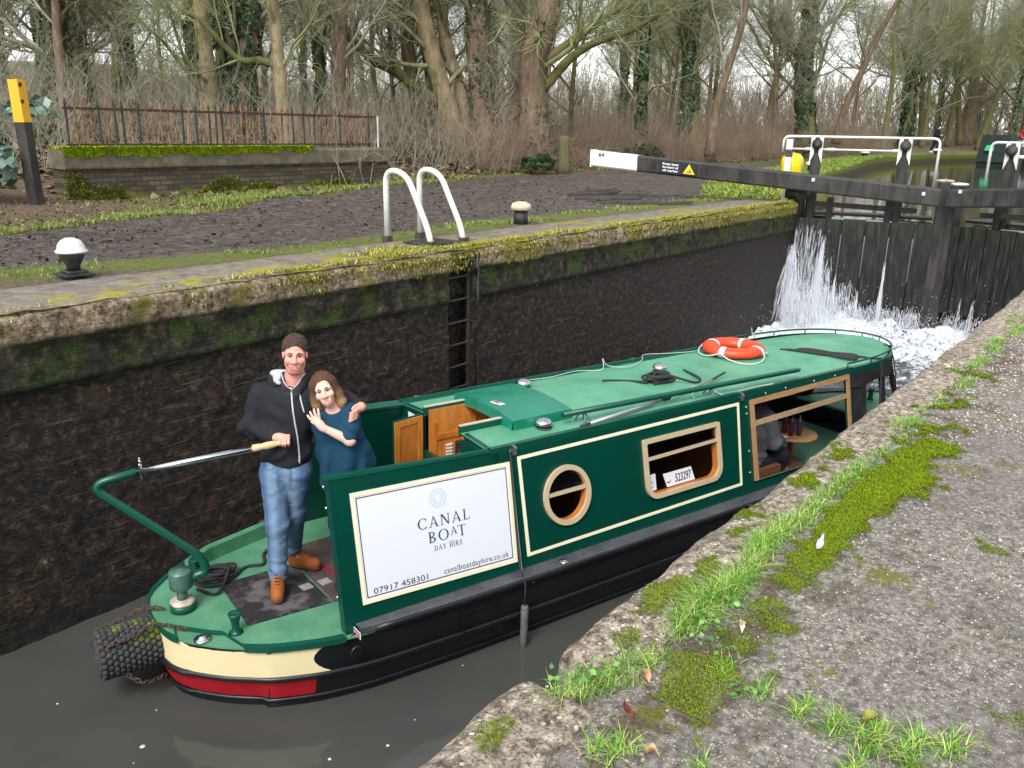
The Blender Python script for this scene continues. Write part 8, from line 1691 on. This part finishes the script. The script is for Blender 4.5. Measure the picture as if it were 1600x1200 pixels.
litter(1400, g3, (.02, .07), [(60, 48, 42), (86, 70, 58), (48, 40, 38)], .0)
# mud clods and ruts on the towpath
n = 16000; x = rgg.uniform(-3, 22, n); y = pathN(x)+.2+rgg.random(n)*(pathF(x)-pathN(x)-.2); r = rgg.uniform(.006, .026, n)*np.clip(.6+fnoise(x, y, 0, .8, 2, 3), .4, 1.4); s_ = np.array([(1, 0, 0), (-.8, .3, 0), (.1, 1, 0), (-.1, -.9, 0), (.1, .1, .55), (0, 0, -.4)]); V = (np.column_stack([x, y, ground_z(x, y)])[:, None]+np.einsum('kc,nc->nkc', s_, np.stack([r*rgg.uniform(.8, 1.8, n), r, r], 1))).reshape(-1, 3); F = (of_[None]+6*np.arange(n)[:, None, None]).reshape(-1, 3)
tag(mesh_obj('mud_clods', V, F, GROUND, smooth=True, attr=np.tile([1., 0, 0], (len(V), 1))), kind='stuff')
# grit and little stones on the pavement
n = 26000; x = rgg.uniform(.9, 7, n); y = rgg.uniform(-1.2, .9, n); r = rgg.uniform(.0012, .0042, n)*np.clip(np.hypot(x, y)/2.2, .8, 2.2); k = fnoise(x, y, 0, 2.5, 3, 8) > -.25+.3*rgg.random(n); x, y, r = x[k], y[k], r[k]; n = len(x); V = (np.column_stack([x, y, topz(x, y)-.005])[:, None]+np.einsum('kc,nc->nkc', s_, np.stack([r*rgg.uniform(.8, 1.6, n), r, r], 1))).reshape(-1, 3); F = (of_[None]+6*np.arange(n)[:, None, None]).reshape(-1, 3)
tag(mesh_obj('grit', V, F, GRASSM, smooth=False, attr=np.repeat(pal(n, [(150, 138, 124), (190, 180, 164), (110, 100, 92), (168, 146, 118), (206, 200, 190)], [3, 2, 3, 1, 1]), 6, 0)), kind='stuff')
# single fallen things one can point at
def leafthing(c, L, W_, rz, col, label, name='dead_leaf', cat='leaf', curl=.012, grp='fallen leaves on the near quay'):
    mb = MB(); mb.smooth = True; V = []
    for i, t in enumerate(np.linspace(-1, 1, 9)):
        w_ = W_*.8*max(.0, 1-abs(t)**1.5)*(1+.18*math.sin(9*t))
        for q in (-1, -.3, .3, 1): V.append((t*L, q*w_, curl*(q*q)*(1+.8*t)+.008*math.sin(3*t+L*90)))
    mb.grid(V, 9, 4); o = mb.build(name, simple(name+'_tone_'+str(len(bpy.data.materials)), col, tuple(k*.7 for k in col), 60, .7, .1)); o.location = c; o.rotation_euler = (.08, -.05, rz); tag(o, label, cat, grp); return o
zt_ = lambda x, y: float(topz(x, y))+.008
leafthing((2.55, .745, zt_(2.55, .745)+.01), .055, .013, .15, sRGB(196, 196, 200), 'pale grey feather lying on moss beside the grass strip', 'feather', 'feather', .004, None)
leafthing((1.95, .745, zt_(1.95, .745)), .022, .012, .6, sRGB(206, 184, 160), 'pale pinkish dead leaf on the moss mat near the big tuft')
leafthing((1.60, .835, zt_(1.6, .835)), .020, .015, 1.1, sRGB(176, 140, 104), 'tan dead leaf at the edge of the broken coping')
leafthing((1.38, .69, zt_(1.38, .69)), .018, .010, 2.0, sRGB(190, 152, 104), 'light brown dead leaf below the moss patch near the bottom edge')
leafthing((1.46, .80, zt_(1.46, .80)), .030, .006, .9, sRGB(146, 66, 40), 'narrow rusty red dead leaf in the gap by the corner stone')
leafthing((1.79, .36, zt_(1.79, .36)), .026, .018, 2.6, sRGB(150, 140, 60), 'yellowish green fallen leaf among the lowest grass tufts')
leafthing((2.72, 1.0, zt_(2.72, 1.0)+.006), .03, .012, .4, sRGB(150, 140, 128), 'grey curled leaf lying on the coping stone')
